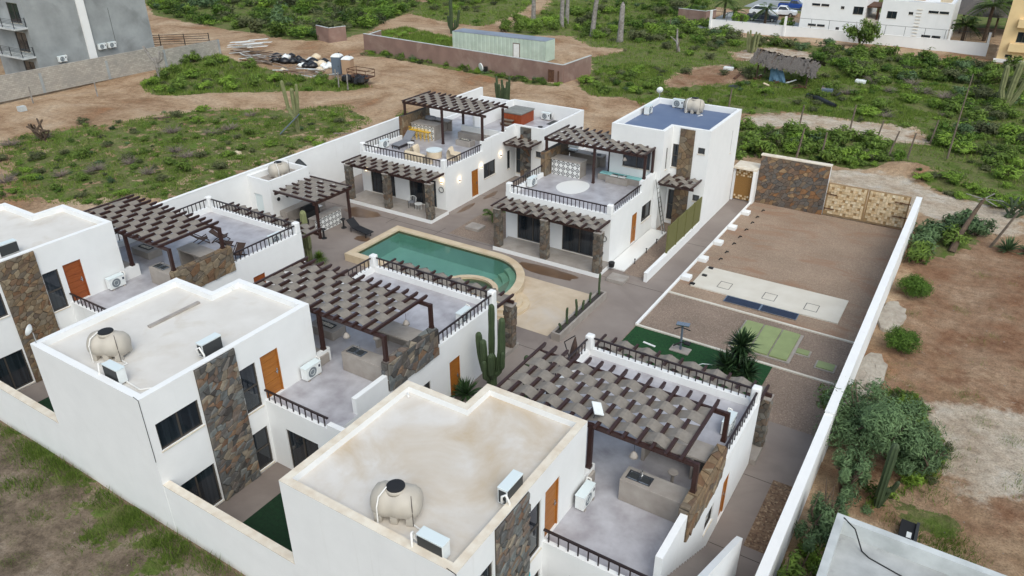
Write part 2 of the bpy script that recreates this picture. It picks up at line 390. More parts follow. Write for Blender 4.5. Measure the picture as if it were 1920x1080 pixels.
class Wall:
    """helper that remembers the line of a facade so openings can be filled"""
    def __init__(s, p0, p1): s.p0 = Vector(p0); s.p1 = Vector(p1); s.d = (s.p1-s.p0).normalized(); s.i = Vector((-s.d.y, s.d.x))
    def pt(s, a, k, z): q = s.p0 + s.d*a + s.i*k; return (q.x, q.y, z)
    def bar(s, mb, a0, a1, z0, z1, k0, k1):
        vs = [s.pt(a, k, z) for z in (z0, z1) for a, k in ((a0, k0), (a1, k0), (a1, k1), (a0, k1))]
        mb.add(vs, [(3,2,1,0),(4,5,6,7),(0,1,5,4),(1,2,6,5),(2,3,7,6),(3,0,4,7)])
    def window(s, par, a0, a1, z0, z1, cols=2, rows=1, name='window'):
        f = .05; mb = MB()
        for aa, ab in ((a0, a0+f), (a1-f, a1)): s.bar(mb, aa, ab, z0, z1, .05, .12)
        for za, zb in ((z0, z0+f), (z1-f, z1)): s.bar(mb, a0+f, a1-f, za, zb, .05, .12)
        for c in range(1, cols): m = a0+(a1-a0)*c/cols; s.bar(mb, m-.03, m+.03, z0+f, z1-f, .055, .12)
        for r in range(1, rows): m = z0+(z1-z0)*r/rows; s.bar(mb, a0+f, a1-f, m-.03, m+.03, .058, .12)
        o = mb.build(name, frame, par)
        for c in range(cols):
            for r in range(rows):
                g = MB(); wa = a0+(a1-a0)*c/cols; wb = a0+(a1-a0)*(c+1)/cols; za = z0+(z1-z0)*r/rows; zb = z0+(z1-z0)*(r+1)/rows
                s.bar(g, wa+.03, wb-.03, za+.03, zb-.03, .085+.012*(c % 2), .11+.012*(c % 2)); g.build('pane', glass, o)
        sill = MB(); s.bar(sill, a0-.03, a1+.03, z0-.05, z0-.005, -.035, .06); sill.build('sill', cream, o)
        return o
    def door(s, par, a0, a1, z0, z1, mat=None):
        mb = MB(); f = .05
        s.bar(mb, a0, a0+f, z0, z1, .03, .13); s.bar(mb, a1-f, a1, z0, z1, .03, .13); s.bar(mb, a0+f, a1-f, z1-f, z1, .03, .13)
        o = mb.build('door', frame if mat is None else mat, par)
        n = 6
        for i in range(n):
            g = MB(); za = z0+.01+(z1-f-z0-.01)*i/n; zb = z0+.01+(z1-f-z0-.01)*(i+1)/n
            s.bar(g, a0+f+.005, a1-f-.005, za+.006, zb-.006, .07, .11); g.build('plank', mat or doorw, o)
        h = MB(); s.bar(h, a1-.24, a1-.12, z0+.95, z0+1.0, .02, .07); s.bar(h, a1-.17, a1-.12, z0+.85, z0+1.1, .055, .075); h.build('handle', chrome, o)
        return o

# polygon cells for stone work ------------------------------------------------
def cells(W, H, n, seed, aniso=1.0, theta=32):
    """irregular shards: bisector cells of scattered seeds under a slanted metric"""
    r = random.Random(seed); pts = []
    cols = max(1, round(math.sqrt(n*W/H))); rows = max(1, round(n/cols))
    for j in range(rows):
        for i in range(cols):
            pts.append(((i+.5+r.uniform(-.75, .75))*W/cols, (j+.5+r.uniform(-.75, .75))*H/rows))
    pts = [(min(max(x, .02), W-.02), min(max(y, .02), H-.02)) for x, y in pts]
    c, s_ = math.cos(R(theta)), math.sin(R(theta)); k2 = aniso*aniso
    gxx, gxy, gyy = c*c+s_*s_*k2, c*s_*(1-k2), s_*s_+c*c*k2
    dist = lambda dx, dy: gxx*dx*dx+2*gxy*dx*dy+gyy*dy*dy
    out = []
    for i, (px, py) in enumerate(pts):
        poly = [(0, 0), (W, 0), (W, H), (0, H)]
        near = sorted((q for k, q in enumerate(pts) if k != i), key=lambda q: dist(q[0]-px, q[1]-py))[:22]
        for qx, qy in near:
            mx_, my_ = (px+qx)/2, (py+qy)/2; dx, dy = qx-px, qy-py; nx, ny = gxx*dx+gxy*dy, gxy*dx+gyy*dy
            if abs(nx)+abs(ny) < 1e-9: continue
            side = lambda p: (p[0]-mx_)*nx+(p[1]-my_)*ny
            new = []
            for a, b in zip(poly, poly[1:]+poly[:1]):
                sa, sb = side(a), side(b)
                if sa <= 0: new.append(a)
                if sa*sb < 0: t = sa/(sa-sb); new.append((a[0]+(b[0]-a[0])*t, a[1]+(b[1]-a[1])*t))
            poly = new
            if len(poly) < 3: break
        if len(poly) < 3: continue
        cl = [poly[0]]
        for p in poly[1:]:
            if math.hypot(p[0]-cl[-1][0], p[1]-cl[-1][1]) > .03: cl.append(p)
        if len(cl) >= 3: out.append(cl)
    return out
def stone_piece(mb, poly, O, U, V, N, depth, joint=.012):
    cx = sum(p[0] for p in poly)/len(poly); cy = sum(p[1] for p in poly)/len(poly)
    def ring(k, h):
        o = []
        for x, y in poly:
            dx, dy = x-cx, y-cy; l = math.hypot(dx, dy) or 1; q = max(.2, (l-k)/l)
            o.append(O + U*(cx+dx*q) + V*(cy+dy*q) + N*h)
        return o
    n = len(poly); tilt = random.uniform(-.012, .012), random.uniform(-.012, .012)
    vs = ring(joint, 0)+ring(joint, depth*.75)
    top = ring(joint+.018, depth)
    top = [p + N*((p-O).dot(U)-cx)*tilt[0]*2 + N*((p-O).dot(V)-cy)*tilt[1]*2 for p in top]
    vs += top
    fs = []
    for k in (0, 1):
        for i in range(n): fs.append((k*n+i, k*n+(i+1) % n, (k+1)*n+(i+1) % n, (k+1)*n+i))
    fs.append(tuple(range(2*n, 3*n)))
    mb.add(vs, fs)
def stones(par, O, U, V, W, H, n, mat, seed, aniso=1.3, joined=False):
    """stone pieces laid on a plane, each a child of par (or one joined part)"""
    O = Vector(O); U = Vector(U); V = Vector(V); N = U.cross(V)
    jm = MB()
    for poly in cells(W, H, n, seed, aniso):
        mb = jm if joined else MB()
        stone_piece(mb, poly, O, U, V, N, random.uniform(.03, .085))
        if not joined: mb.build('stone', mat, par)
    if joined:
        o = jm.build('stone_facing', stone_i, par); o['kind'] = 'stuff'
def railing(par, p0, p1, zb, zt_, gap=.29, skip=.2):
    p0 = Vector(p0); p1 = Vector(p1); L = (p1-p0).length; d = (p1-p0)/L
    o = MB().beam((p0.x, p0.y, zt_), (p1.x, p1.y, zt_), .075, .06).build('railing', steel_p, par)
    n = max(1, round((L-2*skip)/gap)); bm = None
    for i in range(n+1):
        q = p0 + d*(skip+(L-2*skip)*i/n)
        mb = MB().box(q.x-.019, q.y-.019, zb-.12, q.x+.019, q.y+.019, zt_-.031)
        if bm is None: bm = mb.build('baluster', steel_p, o); q0 = q
        else:
            c = bm.copy(); C.objects.link(c); c.location = (q.x-q0.x, q.y-q0.y, 0); c.parent = o
    return o
# ================================================================ GROUND
ZONES = {
'left_field':[(-75.8,31.9),(-76.0,34.9),(-74.2,38.5),(-71.8,42.7),(-71.6,47.5),(-68.7,51.3),(-62.4,56.0),(-59.1,59.9),(-55.4,58.3),(-51.7,55.8),(-50.6,47.2),(-50.0,42.2),(-49.5,35.6),(-49.2,31.4),(-54.9,27.0),(-61.1,24.4)],
'mid_patch':[(-85.6,52.8),(-89.4,58.2),(-94.2,64.1),(-92.5,68.9),(-85.7,66.9),(-79.6,66.9),(-73.3,66.4),(-66.8,67.1),(-61.6,67.0),(-63.4,63.5),(-68.6,60.3),(-73.6,56.0),(-77.5,51.8),(-81.0,50.5)],
'far_left':[(-148.8,98.0),(-131.8,87.1),(-115.0,85.7),(-101.1,83.9),(-89.9,82.3),(-85.3,86.6),(-86.6,94.1),(-91.4,103.5),(-94.0,112.5),(-97.9,123.9),(-122.8,136.4),(-166.0,109.9)],
'far_mid':[(-97.9,123.9),(-94.4,116.1),(-86.0,119.7),(-89.0,129.3),(-85.3,143.6),(-102.3,148.9),(-112.5,142.6)],
'brown_in':[(-85.2,93.8),(-84.1,100.4),(-78.0,98.2),(-70.8,95.6),(-67.6,91.1),(-71.2,87.0),(-78.3,86.0)],
'brown_base':[(-76.3,82.5),(-69.6,82.7),(-59.6,81.5),(-50.4,79.9),(-42.7,78.2),(-41.9,76.8),(-49.7,77.6),(-58.7,79.0),(-67.7,80.4),(-74.9,79.8)],
'clump_mid':[(-74.1,114.1),(-75.7,120.1),(-66.3,119.0),(-60.5,113.1),(-58.6,106.9),(-63.3,105.1),(-68.6,106.3)],
'far_right':[(-70.6,130.7),(-70.3,143.4),(-62.6,157.5),(-54.1,162.7),(-40.1,122.7),(-40.5,114.3),(-43.8,109.7),(-47.5,106.5),(-52.2,107.1),(-59.0,111.1)],
'right_low':[(-43.6,88.4),(-40.9,93.8),(-35.0,93.8),(-31.7,85.6),(-32.4,79.3),(-36.9,75.1),(-40.4,78.7)],
'right_green':[(-32.4,76.5),(-32.8,83.4),(-29.1,85.7),(-26.2,92.2),(-19.0,93.5),(-17.0,101.3),(-9.8,102.4),(-4.1,102.7),(-2.2,92.7),(-3.4,84.7),(-7.9,82.0),(-13.7,80.6),(-18.7,81.1),(-21.9,80.4),(-26.6,78.8),(-31.0,74.7)],
'right_top':[(-39.1,112.6),(-40.1,122.7),(-31.6,119.8),(-25.1,118.8),(-16.4,119.5),(-10.8,118.6),(-1.7,118.1),(3.0,119.2),(3.4,104.4),(-0.9,104.7),(-6.4,102.9),(-12.0,101.0),(-18.4,102.2),(-28.0,112.4),(-33.0,116.4),(-35.6,105.4)],
'right_side':[(-3.9,99.9),(0.2,103.9),(3.2,110.5),(4.1,71.3),(2.7,70.4),(0.2,73.5),(-1.7,75.8),(-3.0,80.7)],
'hedge':[(-20.2,73.9),(-18.0,74.6),(-14.6,75.6),(-11.4,74.5),(-7.8,75.4),(-5.7,73.3),(-4.5,70.6),(-6.5,67.0),(-9.7,66.1),(-13.4,66.8),(-16.8,65.5),(-16.9,62.9)],
'road_tuft':[(-3.2,66.7),(-0.2,67.1),(2.1,65.8),(4.3,65.6),(4.3,62.8),(2.0,62.5),(-1.3,63.4)],
'wall_bush':[(-2.3,53.6),(-1.3,56.4),(0.6,58.1),(2.0,56.3),(1.0,52.3),(-0.7,50.7),(-1.4,48.5)],
'lot_green':[(-1.8,38.1),(-0.8,38.7),(-0.4,35.5),(-1.3,35.0)],
'lot_bl_green1':[(-33.4,10.4),(-31.9,11.0),(-28.1,10.9),(-26.1,10.6),(-24.1,10.8),(-23.6,10.1),(-26.3,9.8),(-29.8,9.8),(-31.9,9.6)],
'lot_bl_green2':[(-26.7,8.2),(-26.2,9.5),(-23.0,10.2),(-21.2,10.4),(-18.7,10.5),(-17.2,10.5),(-20.6,8.3),(-22.8,8.7)],
'tree_area':[(-3.1,30.8),(-2.0,33.5),(0.7,34.2),(2.4,30.8),(2.2,28.4),(0.2,26.1),(-0.8,23.2),(-1.9,21.3),(-2.2,19.8),(-0.6,20.7),(-1.0,24.3),(1.4,25.8),(1.0,28.4)],
'lot_grass':[(1.4,25.8),(3.1,27.0),(3.3,26.2),(2.6,24.7),(1.4,24.5)],
'lot_r_green':[(3.9,30.9),(5.0,32.0),(5.1,28.8),(4.4,28.7)],
'red1':[(-0.7,51.6),(0.8,55.5),(4.5,54.9),(4.9,38.8),(3.4,41.3),(1.6,45.5),(-0.3,47.5)],
'sand_lot':[(1.2,33.5),(5.0,34.9),(5.1,28.2),(2.5,29.3),(1.2,30.4)],
'sand_road_gate':[(-10.1,65.2),(-3.9,66.3),(-1.3,63.0),(4.3,62.2),(4.5,56.8),(-0.7,57.8),(-8.7,61.1)],
'sand_lane':[(-20.9,77.3),(-16.2,82.0),(-10.9,81.9),(-5.0,81.6),(-2.8,78.0),(-5.2,75.9),(-9.9,76.5),(-15.5,75.1),(-19.0,72.9)],
'dirt_palapa':[(-32.1,108.5),(-29.1,116.4),(-21.1,114.4),(-18.7,109.6),(-20.7,106.4),(-24.4,102.2),(-29.6,102.9)],
'dirt_left':[(-33.8,87.5),(-32.9,95.8),(-29.6,100.9),(-24.0,93.6),(-25.3,89.6),(-29.6,86.9),(-31.8,82.5)],
'yard_red':[(-11.3,45.0),(-8.4,49.8),(-4.8,49.1),(-3.8,50.7),(-3.0,49.3),(-3.8,47.0),(-5.2,44.4),(-7.4,43.1),(-9.4,43.5)],
'front_lot':[(-45,-6),(-10,-6),(-10,10.2),(-45,10.2)],
'right_lot':[(-1.9,26),(14,26),(14,56),(-1.9,56)],
'right_all':[(-46.9,93.3),(-44.7,102.1),(-38.2,117.3),(-24.8,117.6),(-10.6,117.5),(3.1,117.3),(30,110),(30,66),(4.3,62.8),(-1.7,66.9),(-6.8,69.2),(-16.6,64.8),(-20.7,77.5),(-26.3,76.4),(-32.9,76.2),(-38.5,78.3)],
'far_all':[(-94.0,112.5),(-99.3,125.6),(-94.7,137.8),(-56.0,171.7),(-37.1,116.4),(-39.5,105.2),(-44.7,102.1),(-50.1,101.0),(-56.7,106.9),(-74.8,108.6),(-82.0,109.3)],
'road_far':[(-79.0,85.5),(-80.9,96.4),(-74.2,107.7),(-77.4,126.6),(-84.3,144.2),(-81.5,145.9),(-73.2,125.3),(-68.4,105.3),(-72.9,101.3),(-78.6,99.0),(-78.4,88.4)],
}
def inside(poly, X, Y):
    m = np.zeros(X.shape, bool); n = len(poly)
    for i in range(n):
        x1, y1 = poly[i]; x2, y2 = poly[(i+1) % n]
        if y1 == y2: continue
        c = ((y1 > Y) != (y2 > Y)) & (X < (x2-x1)*(Y-y1)/(y2-y1)+x1)
        m ^= c
    return m
def hnoise(X, Y, s, seed):
    r = np.random.default_rng(seed); g = r.random((64, 64))
    x = X/s; y = Y/s; xi = np.floor(x).astype(int); yi = np.floor(y).astype(int); fx = x-xi; fy = y-yi
    fx = fx*fx*(3-2*fx); fy = fy*fy*(3-2*fy)
    q = lambda a, b: g[a % 64, b % 64]
    return (q(xi, yi)*(1-fx)+q(xi+1, yi)*fx)*(1-fy)+(q(xi, yi+1)*(1-fx)+q(xi+1, yi+1)*fx)*fy
MOUNDS = [(-3.5, 68, 3.2, 1.3, .9), (-1.5, 66.5, 2.6, 1.0, .6), (4, 104.5, 3.5, 2.4, 1.5), (-22, 104, 4.5, 2.5, .8), (-16, 103, 3, 2, .9), (1.5, 112, 2, 1.5, .8),
          (-62, 112, 3, 2, .6), (-88, 69, 5, 4, .5), (6, 62, 3, 2, .5), (-47, 112, 2.5, 2, .7), (-42, 107, 3, 2, .5)]
def ground_z(X, Y):
    X = np.asarray(X, float); Y = np.asarray(Y, float)
    z = (hnoise(X, Y, 6, 1)-.5)*.28+(hnoise(X, Y, 2.1, 2)-.5)*.10+(hnoise(X, Y, 19, 3)-.5)*.5
    inner = (X > -43.5) & (X < 3) & (Y > 8) & (Y < 57)
    z = np.where(inner, 0, z) - .07
    z = np.where(Y < 10.2, .33+(hnoise(X, Y, 3, 4)-.5)*.16+(hnoise(X, Y, 1.1, 9)-.5)*.07, z)
    for x, y, rx, ry, h in MOUNDS: z = z + h*np.exp(-((X-x)/rx)**2-((Y-y)/ry)**2)
    pool = (X > -33.2) & (X < -18.6) & (Y > 29.6) & (Y < 36.6)
    return np.where(pool, -4.0, z)
xs = np.concatenate([[-900, -500, -320, -240], np.arange(-190, 44, .7), [60, 100, 250, 600]])
ys = np.concatenate([[-500, -200, -80, -30], np.arange(-6, 178, .7), [200, 260, 400, 900]])
GX, GY = np.meshgrid(xs, ys)
GZ = ground_z(GX, GY)
def blur(a, k):
    for _ in range(k):
        a = (a+np.roll(a, 1, 0)+np.roll(a, -1, 0)+np.roll(a, 1, 1)+np.roll(a, -1, 1))/5
    return a
def mask(names, k=3):
    m = np.zeros(GX.shape)
    for n_, v in names.items(): m = np.maximum(m, inside(ZONES[n_], GX, GY)*v)
    return blur(m, k)
G_grass = mask(dict(left_field=.5, mid_patch=.8, far_left=1, far_mid=.7, brown_in=.9, brown_base=.9, clump_mid=1, far_right=.85, right_low=.8, right_green=.72, right_top=1, right_side=.85,
    hedge=1, road_tuft=.9, wall_bush=.8, lot_bl_green1=.62, lot_bl_green2=.55, front_lot=.2, tree_area=.75, lot_grass=1, lot_r_green=.7))
G_grass = np.maximum(G_grass, mask(dict(right_all=.66, far_all=.6), 3))
G_grass *= 1-.75*mask(dict(sand_lane=1, dirt_palapa=1, dirt_left=.8, road_far=1, sand_road_gate=1), 3)
fari = (GY > 150) | (GX < -150)
G_grass = np.maximum(G_grass, blur(fari*1.0, 4))
G_red = mask(dict(red1=1, right_lot=.42, dirt_palapa=.5, dirt_left=.5, left_field=.25), 5)
G_sand = mask(dict(sand_lot=1, right_lot=.08, sand_road_gate=.7, sand_lane=.5, dirt_palapa=.4), 5)
G_front = blur((GY < 10.2)*1.0, 1)
ny, nx = GX.shape
me = bpy.data.meshes.new('ground')
idx = np.arange(nx*ny).reshape(ny, nx)
F = np.stack([idx[:-1, :-1], idx[:-1, 1:], idx[1:, 1:], idx[1:, :-1]], -1).reshape(-1, 4)
me.vertices.add(nx*ny); me.vertices.foreach_set('co', np.stack([GX, GY, GZ], -1).ravel())
me.loops.add(F.size); me.loops.foreach_set('vertex_index', F.ravel())
me.polygons.add(len(F)); me.polygons.foreach_set('loop_start', np.arange(0, F.size, 4)); me.polygons.foreach_set('loop_total', np.full(len(F), 4))
me.update(); me.polygons.foreach_set('use_smooth', np.ones(len(F), bool))
for nm, a in (('grass', G_grass), ('red', G_red), ('sand', G_sand), ('front', G_front)):
    at = me.attributes.new(nm, 'FLOAT', 'POINT'); at.data.foreach_set('value', a.ravel())
def M_ground():
    m, n, b = new_mat('earth_and_grass'); v = coords(n, 'World')
    at = lambda k: node(n, 'ShaderNodeAttribute', attribute_name=k).outputs['Fac']
    dirt = ramp(n, noise(n, .16, 8, .62, vec=v, dist=.5), [(.28, lin(158, 116, 86)), (.40, lin(148, 122, 98)), (.52, lin(172, 148, 123)), (.70, lin(188, 169, 147))])
    fine = ramp(n, noise(n, 2.6, 8, .7, vec=v), [(.3, (.66, .64, .62, 1)), (.5, (.96, .95, .94, 1)), (.7, (1.18, 1.17, 1.15, 1))])
    vt = coords(n, 'World', (.22, 1.0, 1)); track = ramp(n, noise(n, .35, 5, .6, vec=vt, dist=1.6), [(.36, (.88, .84, .81, 1)), (.5, (1.03, 1.02, 1.0, 1))])
    redm = ramp(n, noise(n, .3, 7, .65, vec=v), [(.28, lin(112, 80, 60)), (.42, lin(136, 104, 82)), (.56, lin(152, 126, 104)), (.75, lin(176, 154, 132))])
    sand = ramp(n, noise(n, .5, 8, .65, vec=v), [(.3, lin(168, 150, 130)), (.55, lin(190, 178, 162)), (.75, lin(200, 196, 188))])
    frnt = ramp(n, noise(n, .7, 8, .68, vec=v), [(.28, lin(84, 74, 62)), (.42, lin(110, 98, 85)), (.55, lin(134, 120, 105)), (.75, lin(156, 145, 131))])
    def sharp(a, lo, hi, sc_=.8, amp=.9):
        mm = node(n, 'ShaderNodeMath', operation='MULTIPLY_ADD'); mm.inputs[1].default_value = amp
        n.links.new(noise(n, sc_, 8, .68, vec=v), mm.inputs[0]); n.links.new(a, mm.inputs[2])
        return ramp(n, mm.outputs[0], [(lo, (0, 0, 0, 1)), (hi, (1, 1, 1, 1))])
    col = mixc(n, 1.0, dirt, track, 'MULTIPLY')
    col = mixc(n, sharp(at('red'), .8, 1.4, .5, 1.1), col, redm)
    col = mixc(n, sharp(at('sand'), .85, 1.35, .7, 1.2), col, sand)
    col = mixc(n, at('front'), col, frnt)
    green = ramp(n, noise(n, .5, 7, .65, vec=v), [(.28, lin(76, 88, 46)), (.42, lin(92, 110, 52)), (.53, lin(112, 112, 76)), (.62, lin(94, 116, 54)), (.75, lin(106, 128, 62))])
    col = mixc(n, sharp(at('grass'), .98, 1.30, .75, 1.15), col, green)
    col = mixc(n, 1.0, col, fine, 'MULTIPLY')
    speck = ramp(n, noise(n, 13, 5, .75, vec=v), [(.34, (.62, .61, .60, 1)), (.48, (.98, .98, .98, 1)), (.66, (1.22, 1.21, 1.19, 1))])
    col = mixc(n, 1.0, col, speck, 'MULTIPLY')
    n.links.new(col, b.inputs['Base Color']); b.inputs['Roughness'].default_value = 1; b.inputs['Specular IOR Level'].default_value = .1
    bump(n, b, noise(n, 3.5, 9, .75, vec=v), 1.0, .14)
    return m
me.materials.append(M_ground())
go = bpy.data.objects.new('ground', me); C.objects.link(go); struct(go)

# ================================================================ COMPOUND FLOORS
def sheet(name, mat, z, *rects, polys=()):
    mb = MB()
    for x0, y0, x1, y1 in rects: mb.quad((x0, y0, z), (x1, y0, z), (x1, y1, z), (x0, y1, z))
    for p in polys: mb.add([(x, y, z) for x, y in p], [tuple(range(len(p)))])
    return struct(mb.build(name, mat))
# pool outline
PX0, PY0, PY1, PCX, PCY, PRX, PRY = -31.75, 30.55, 35.72, -23.5, 31.5, 3.65, 4.22
def pool_outline(k, n=20):
    pts = [(PX0+k, PY0+k), (-21.6, PY0+k)]
    for i in range(n+1):
        t = math.pi/2*i/n
        pts.append((PCX+(PRX-k)*math.cos(t), PCY+(PRY-k)*math.sin(t)))
    pts.append((PX0+k, PY1-k)); return pts
yb = 20
sheet('courtyard_floor', court, 0.0, (-41.9, 24, -31.6, 61), (-31.6, 35.6, -12.95, 61), (-31.6, 24, -12.95, 30.7), (-20.2, 30.7, -12.95, 35.6),
      (-41.9, 10.5, -35.2, 24), (-35.2, 10.5, -12.95, 24), (-12.95, 10.5, -3.38, 20.9), (-12.95, 20.9, -3.38, 28.55), (-3.38, 24.87, -2.3, 28.55), (-3.38, 10.5, -2.3, 20.9),
      polys=[[(-20.2, 35.6), (-23.5, 35.6)]+[(PCX+(PRX-.2)*math.cos(math.pi/2*(1-i/10)), PCY+(PRY-.2)*math.sin(math.pi/2*(1-i/10))) for i in range(11)]])
sheet('beige_patio', beige, .008, (-21.5, 29.48, -16.42, 34.76))
sheet('yard_gravel', gravel_m, .004, (-12.95, 28.55, -2.3, 37.35))
sheet('yard_earth', yard_m, .004, (-12.95, 37.35, -2.3, 54.2))
sheet('gravel_bed', gravel_b, .004, (-3.38, 20.9, -2.3, 24.87))
sheet('gravel_strip', gravel_m, .006, (-16.1, 38.2, -14.75, 52.5), (-17.3, 45.4, -16.1, 46.9))
sheet('gravel_garden', gravel_m, .006, (-28.7, 37.4, -25.0, 47.0))
sheet('gravel_garden_strip', gravel_m, .006, (-17.3, 16, -14.6, 22.5))
sheet('artificial_turf', turf, .012, (-12.9, 28.7, -5.6, 32.9))
sheet('patio_turf', turf_d, .012, (-19.5, 10.6, -14.55, 14.6), (-33.4, 10.6, -27.6, 14.9))
struct(bx('white_walkway', tile_w, None, -17.3, 38.45, 0, -16.15, 45.3, .07))
# kerb strips across the yard
for k_, (a, b_, lab) in enumerate([((-12.95, 37.42), (-2.3, 37.25), 'upper'), ((-12.95, 33.0), (-2.3, 32.88), 'lower')]):
    o = MB().beam((a[0], a[1], .03), (b_[0], b_[1], .03), .14, .09).build('yard_kerb', slab_m); struct(o)
o = MB().box(-12.98, 33.0, 0, -12.84, 53.6, .12).build('path_kerb', white); struct(o)
for y in (51.4, 48.3, 45.4, 42.5, 39.55):
    tag(bx('kerb_block', white, None, -12.84, y-.28, 0, -12.3, y+.28, .26, bevel=.03), 'white painted concrete block standing against the path kerb', 'concrete block', 'white blocks along the path kerb')
# expansion joints of the courtyard
jm = MB()
for y in (28.0, 37.2, 44.5): jm.box(-41, y-.012, .001, -12.95, y+.012, .005)
for x in (-33.5, -29.4): jm.box(x-.012, 36.5, .001, x+.012, 38, .005)
for y in (24.6, 20.4): jm.box(-4.5, y-.012, .001, -2.6, y+.012, .005)
jo = jm.build('floor_joint', mortar); struct(jo)
# pool ---------------------------------------------------------------
pool = thing('swimming_pool', 'teal swimming pool with rounded end and beige stone rim in the courtyard', 'pool', (-26, 33, 0))
def ring(mb, outer, inner, z):
    n = len(outer); k = len(mb.v)
    mb.v += [(x, y, z) for x, y in outer]+[(x, y, z) for x, y in inner]
    mb.f += [(k+i, k+(i+1) % n, k+n+(i+1) % n, k+n+i) for i in range(n)]
def sides(mb, pts, z0, z1, flip=False):
    n = len(pts); k = len(mb.v)
    mb.v += [(x, y, z0) for x, y in pts]+[(x, y, z1) for x, y in pts]
    mb.f += [((k+i, k+(i+1) % n, k+n+(i+1) % n, k+n+i) if not flip else (k+n+i, k+n+(i+1) % n, k+(i+1) % n, k+i)) for i in range(n)]
ou, inn_ = pool_outline(0), pool_outline(.5)
mb = MB(); ring(mb, ou, inn_, .5); sides(mb, ou, 0, .5); sides(mb, inn_, .33, .5, True); mb.build('rim', pool_stone, pool)
mb = MB(); sides(mb, inn_, -.8, .33, True); mb.add([(x, y, -.8) for x, y in inn_], [tuple(range(len(inn_)))]); mb.build('basin', pool_in, pool)
mb = MB(); sides(mb, pool_outline(.505), .24, .40, True); mb.build('tile_line', M('pool_tile', lin(92, 96, 70), lin(120, 112, 84), 14, .4), pool)
mb = MB(); mb.add([(x, y, .36) for x, y in pool_outline(.49)], [tuple(range(len(inn_)))]); mb.build('water_surface', water_m, pool)
for i, rr in enumerate((2.9, 2.45, 2.0, 1.55)):
    mb = MB(); n = 18
    arc = [(PCX+PRX-.5-(3.15-rr)*.0+math.cos(t)*0, 0) for t in [0]]
    pts = [(PCX+(3.15-.0)*math.cos(t)*1.0, PCY+(PRY-.5)*math.sin(t)) for t in [math.radians(a) for a in range(-6, 70, 6)]]
    k = (i+1)*.42
    inn2 = [(PCX+(3.15-k)*math.cos(t), PCY+(PRY-.5-k*1.0)*math.sin(t)) for t in [math.radians(a) for a in range(-6, 70, 6)]]
    mb.prism(pts+inn2[::-1], -.79, .18-.22*i); mb.build('pool_step', pool_step, pool)
# small round tub inside the pool on its near side
def circ(cx, cy, r, a0, a1, n=24): return [(cx+r*math.cos(R(a0+(a1-a0)*i/n)), cy+r*math.sin(R(a0+(a1-a0)*i/n))) for i in range(n+1)]
mb = MB(); mb.prism(circ(-22.5, 30.7, 1.85, 0, 180)+circ(-22.5, 30.7, 1.55, 180, 0), -1.1, .5); mb.build('tub_wall', pool_stone, pool)
mb = MB(); mb.prism(circ(-22.5, 30.7, 1.56, 0, 180), -.6, -.2); mb.build('tub_floor', tub_in, pool)
st = thing('pool_steps', 'three rounded beige steps climbing to the pool rim', 'steps', (-20.1, 30.9, 0))
for i, rr in enumerate((1.62, 1.24, .86)):
    mb = MB(); mb.prism(circ(-20.35, 31.05, rr, -100, 80), .002*(i+1), .16*(i+1)); mb.build('step', pool_stone, st)
# planter with small cacti
pl = thing('planter', 'long low grey concrete planter with a row of small cacti', 'planter', (-15.9, 32, 0))
mb = MB(); mb.box(-16.1, 29.3, 0, -16.0, 34.8, .45).box(-15.68, 29.3, 0, -15.58, 34.8, .45).box(-16.0, 29.3, 0, -15.68, 29.4, .45).box(-16.0, 34.7, 0, -15.68, 34.8, .45); mb.build('planter_wall', cement_w, pl)
bx('soil', soilb, pl, -16.0, 29.4, .1, -15.68, 34.7, .38)
# damp stains and round yard fittings
def blob(name, mat, cx, cy, rx, ry, z, seed, n=26, rough=.35):
    r = random.Random(seed); k = [1+r.uniform(-rough, rough) for _ in range(n)]
    k = [(k[i-1]+k[i]+k[(i+1) % n])/3 for i in range(n)]
    mb = MB(); mb.add([(cx+rx*k[i]*math.cos(2*math.pi*i/n), cy+ry*k[i]*math.sin(2*math.pi*i/n), z) for i in range(n)], [tuple(range(n))])
    return struct(mb.build(name, mat))
blob('damp_patch', wetstain, -20.0, 36.0, 2.1, .55, .006, 3); blob('damp_patch', wetstain, -36.3, 36.9, 1.5, .7, .006, 5); blob('damp_patch', wetstain, -30.3, 41.7, .25, 1.1, .006, 8)
blob('damp_patch', wetstain, -30.2, 44.8, .25, 1.0, .006, 12); blob('damp_patch', wetstain, -33.0, 33.6, .7, .35, .006, 15)
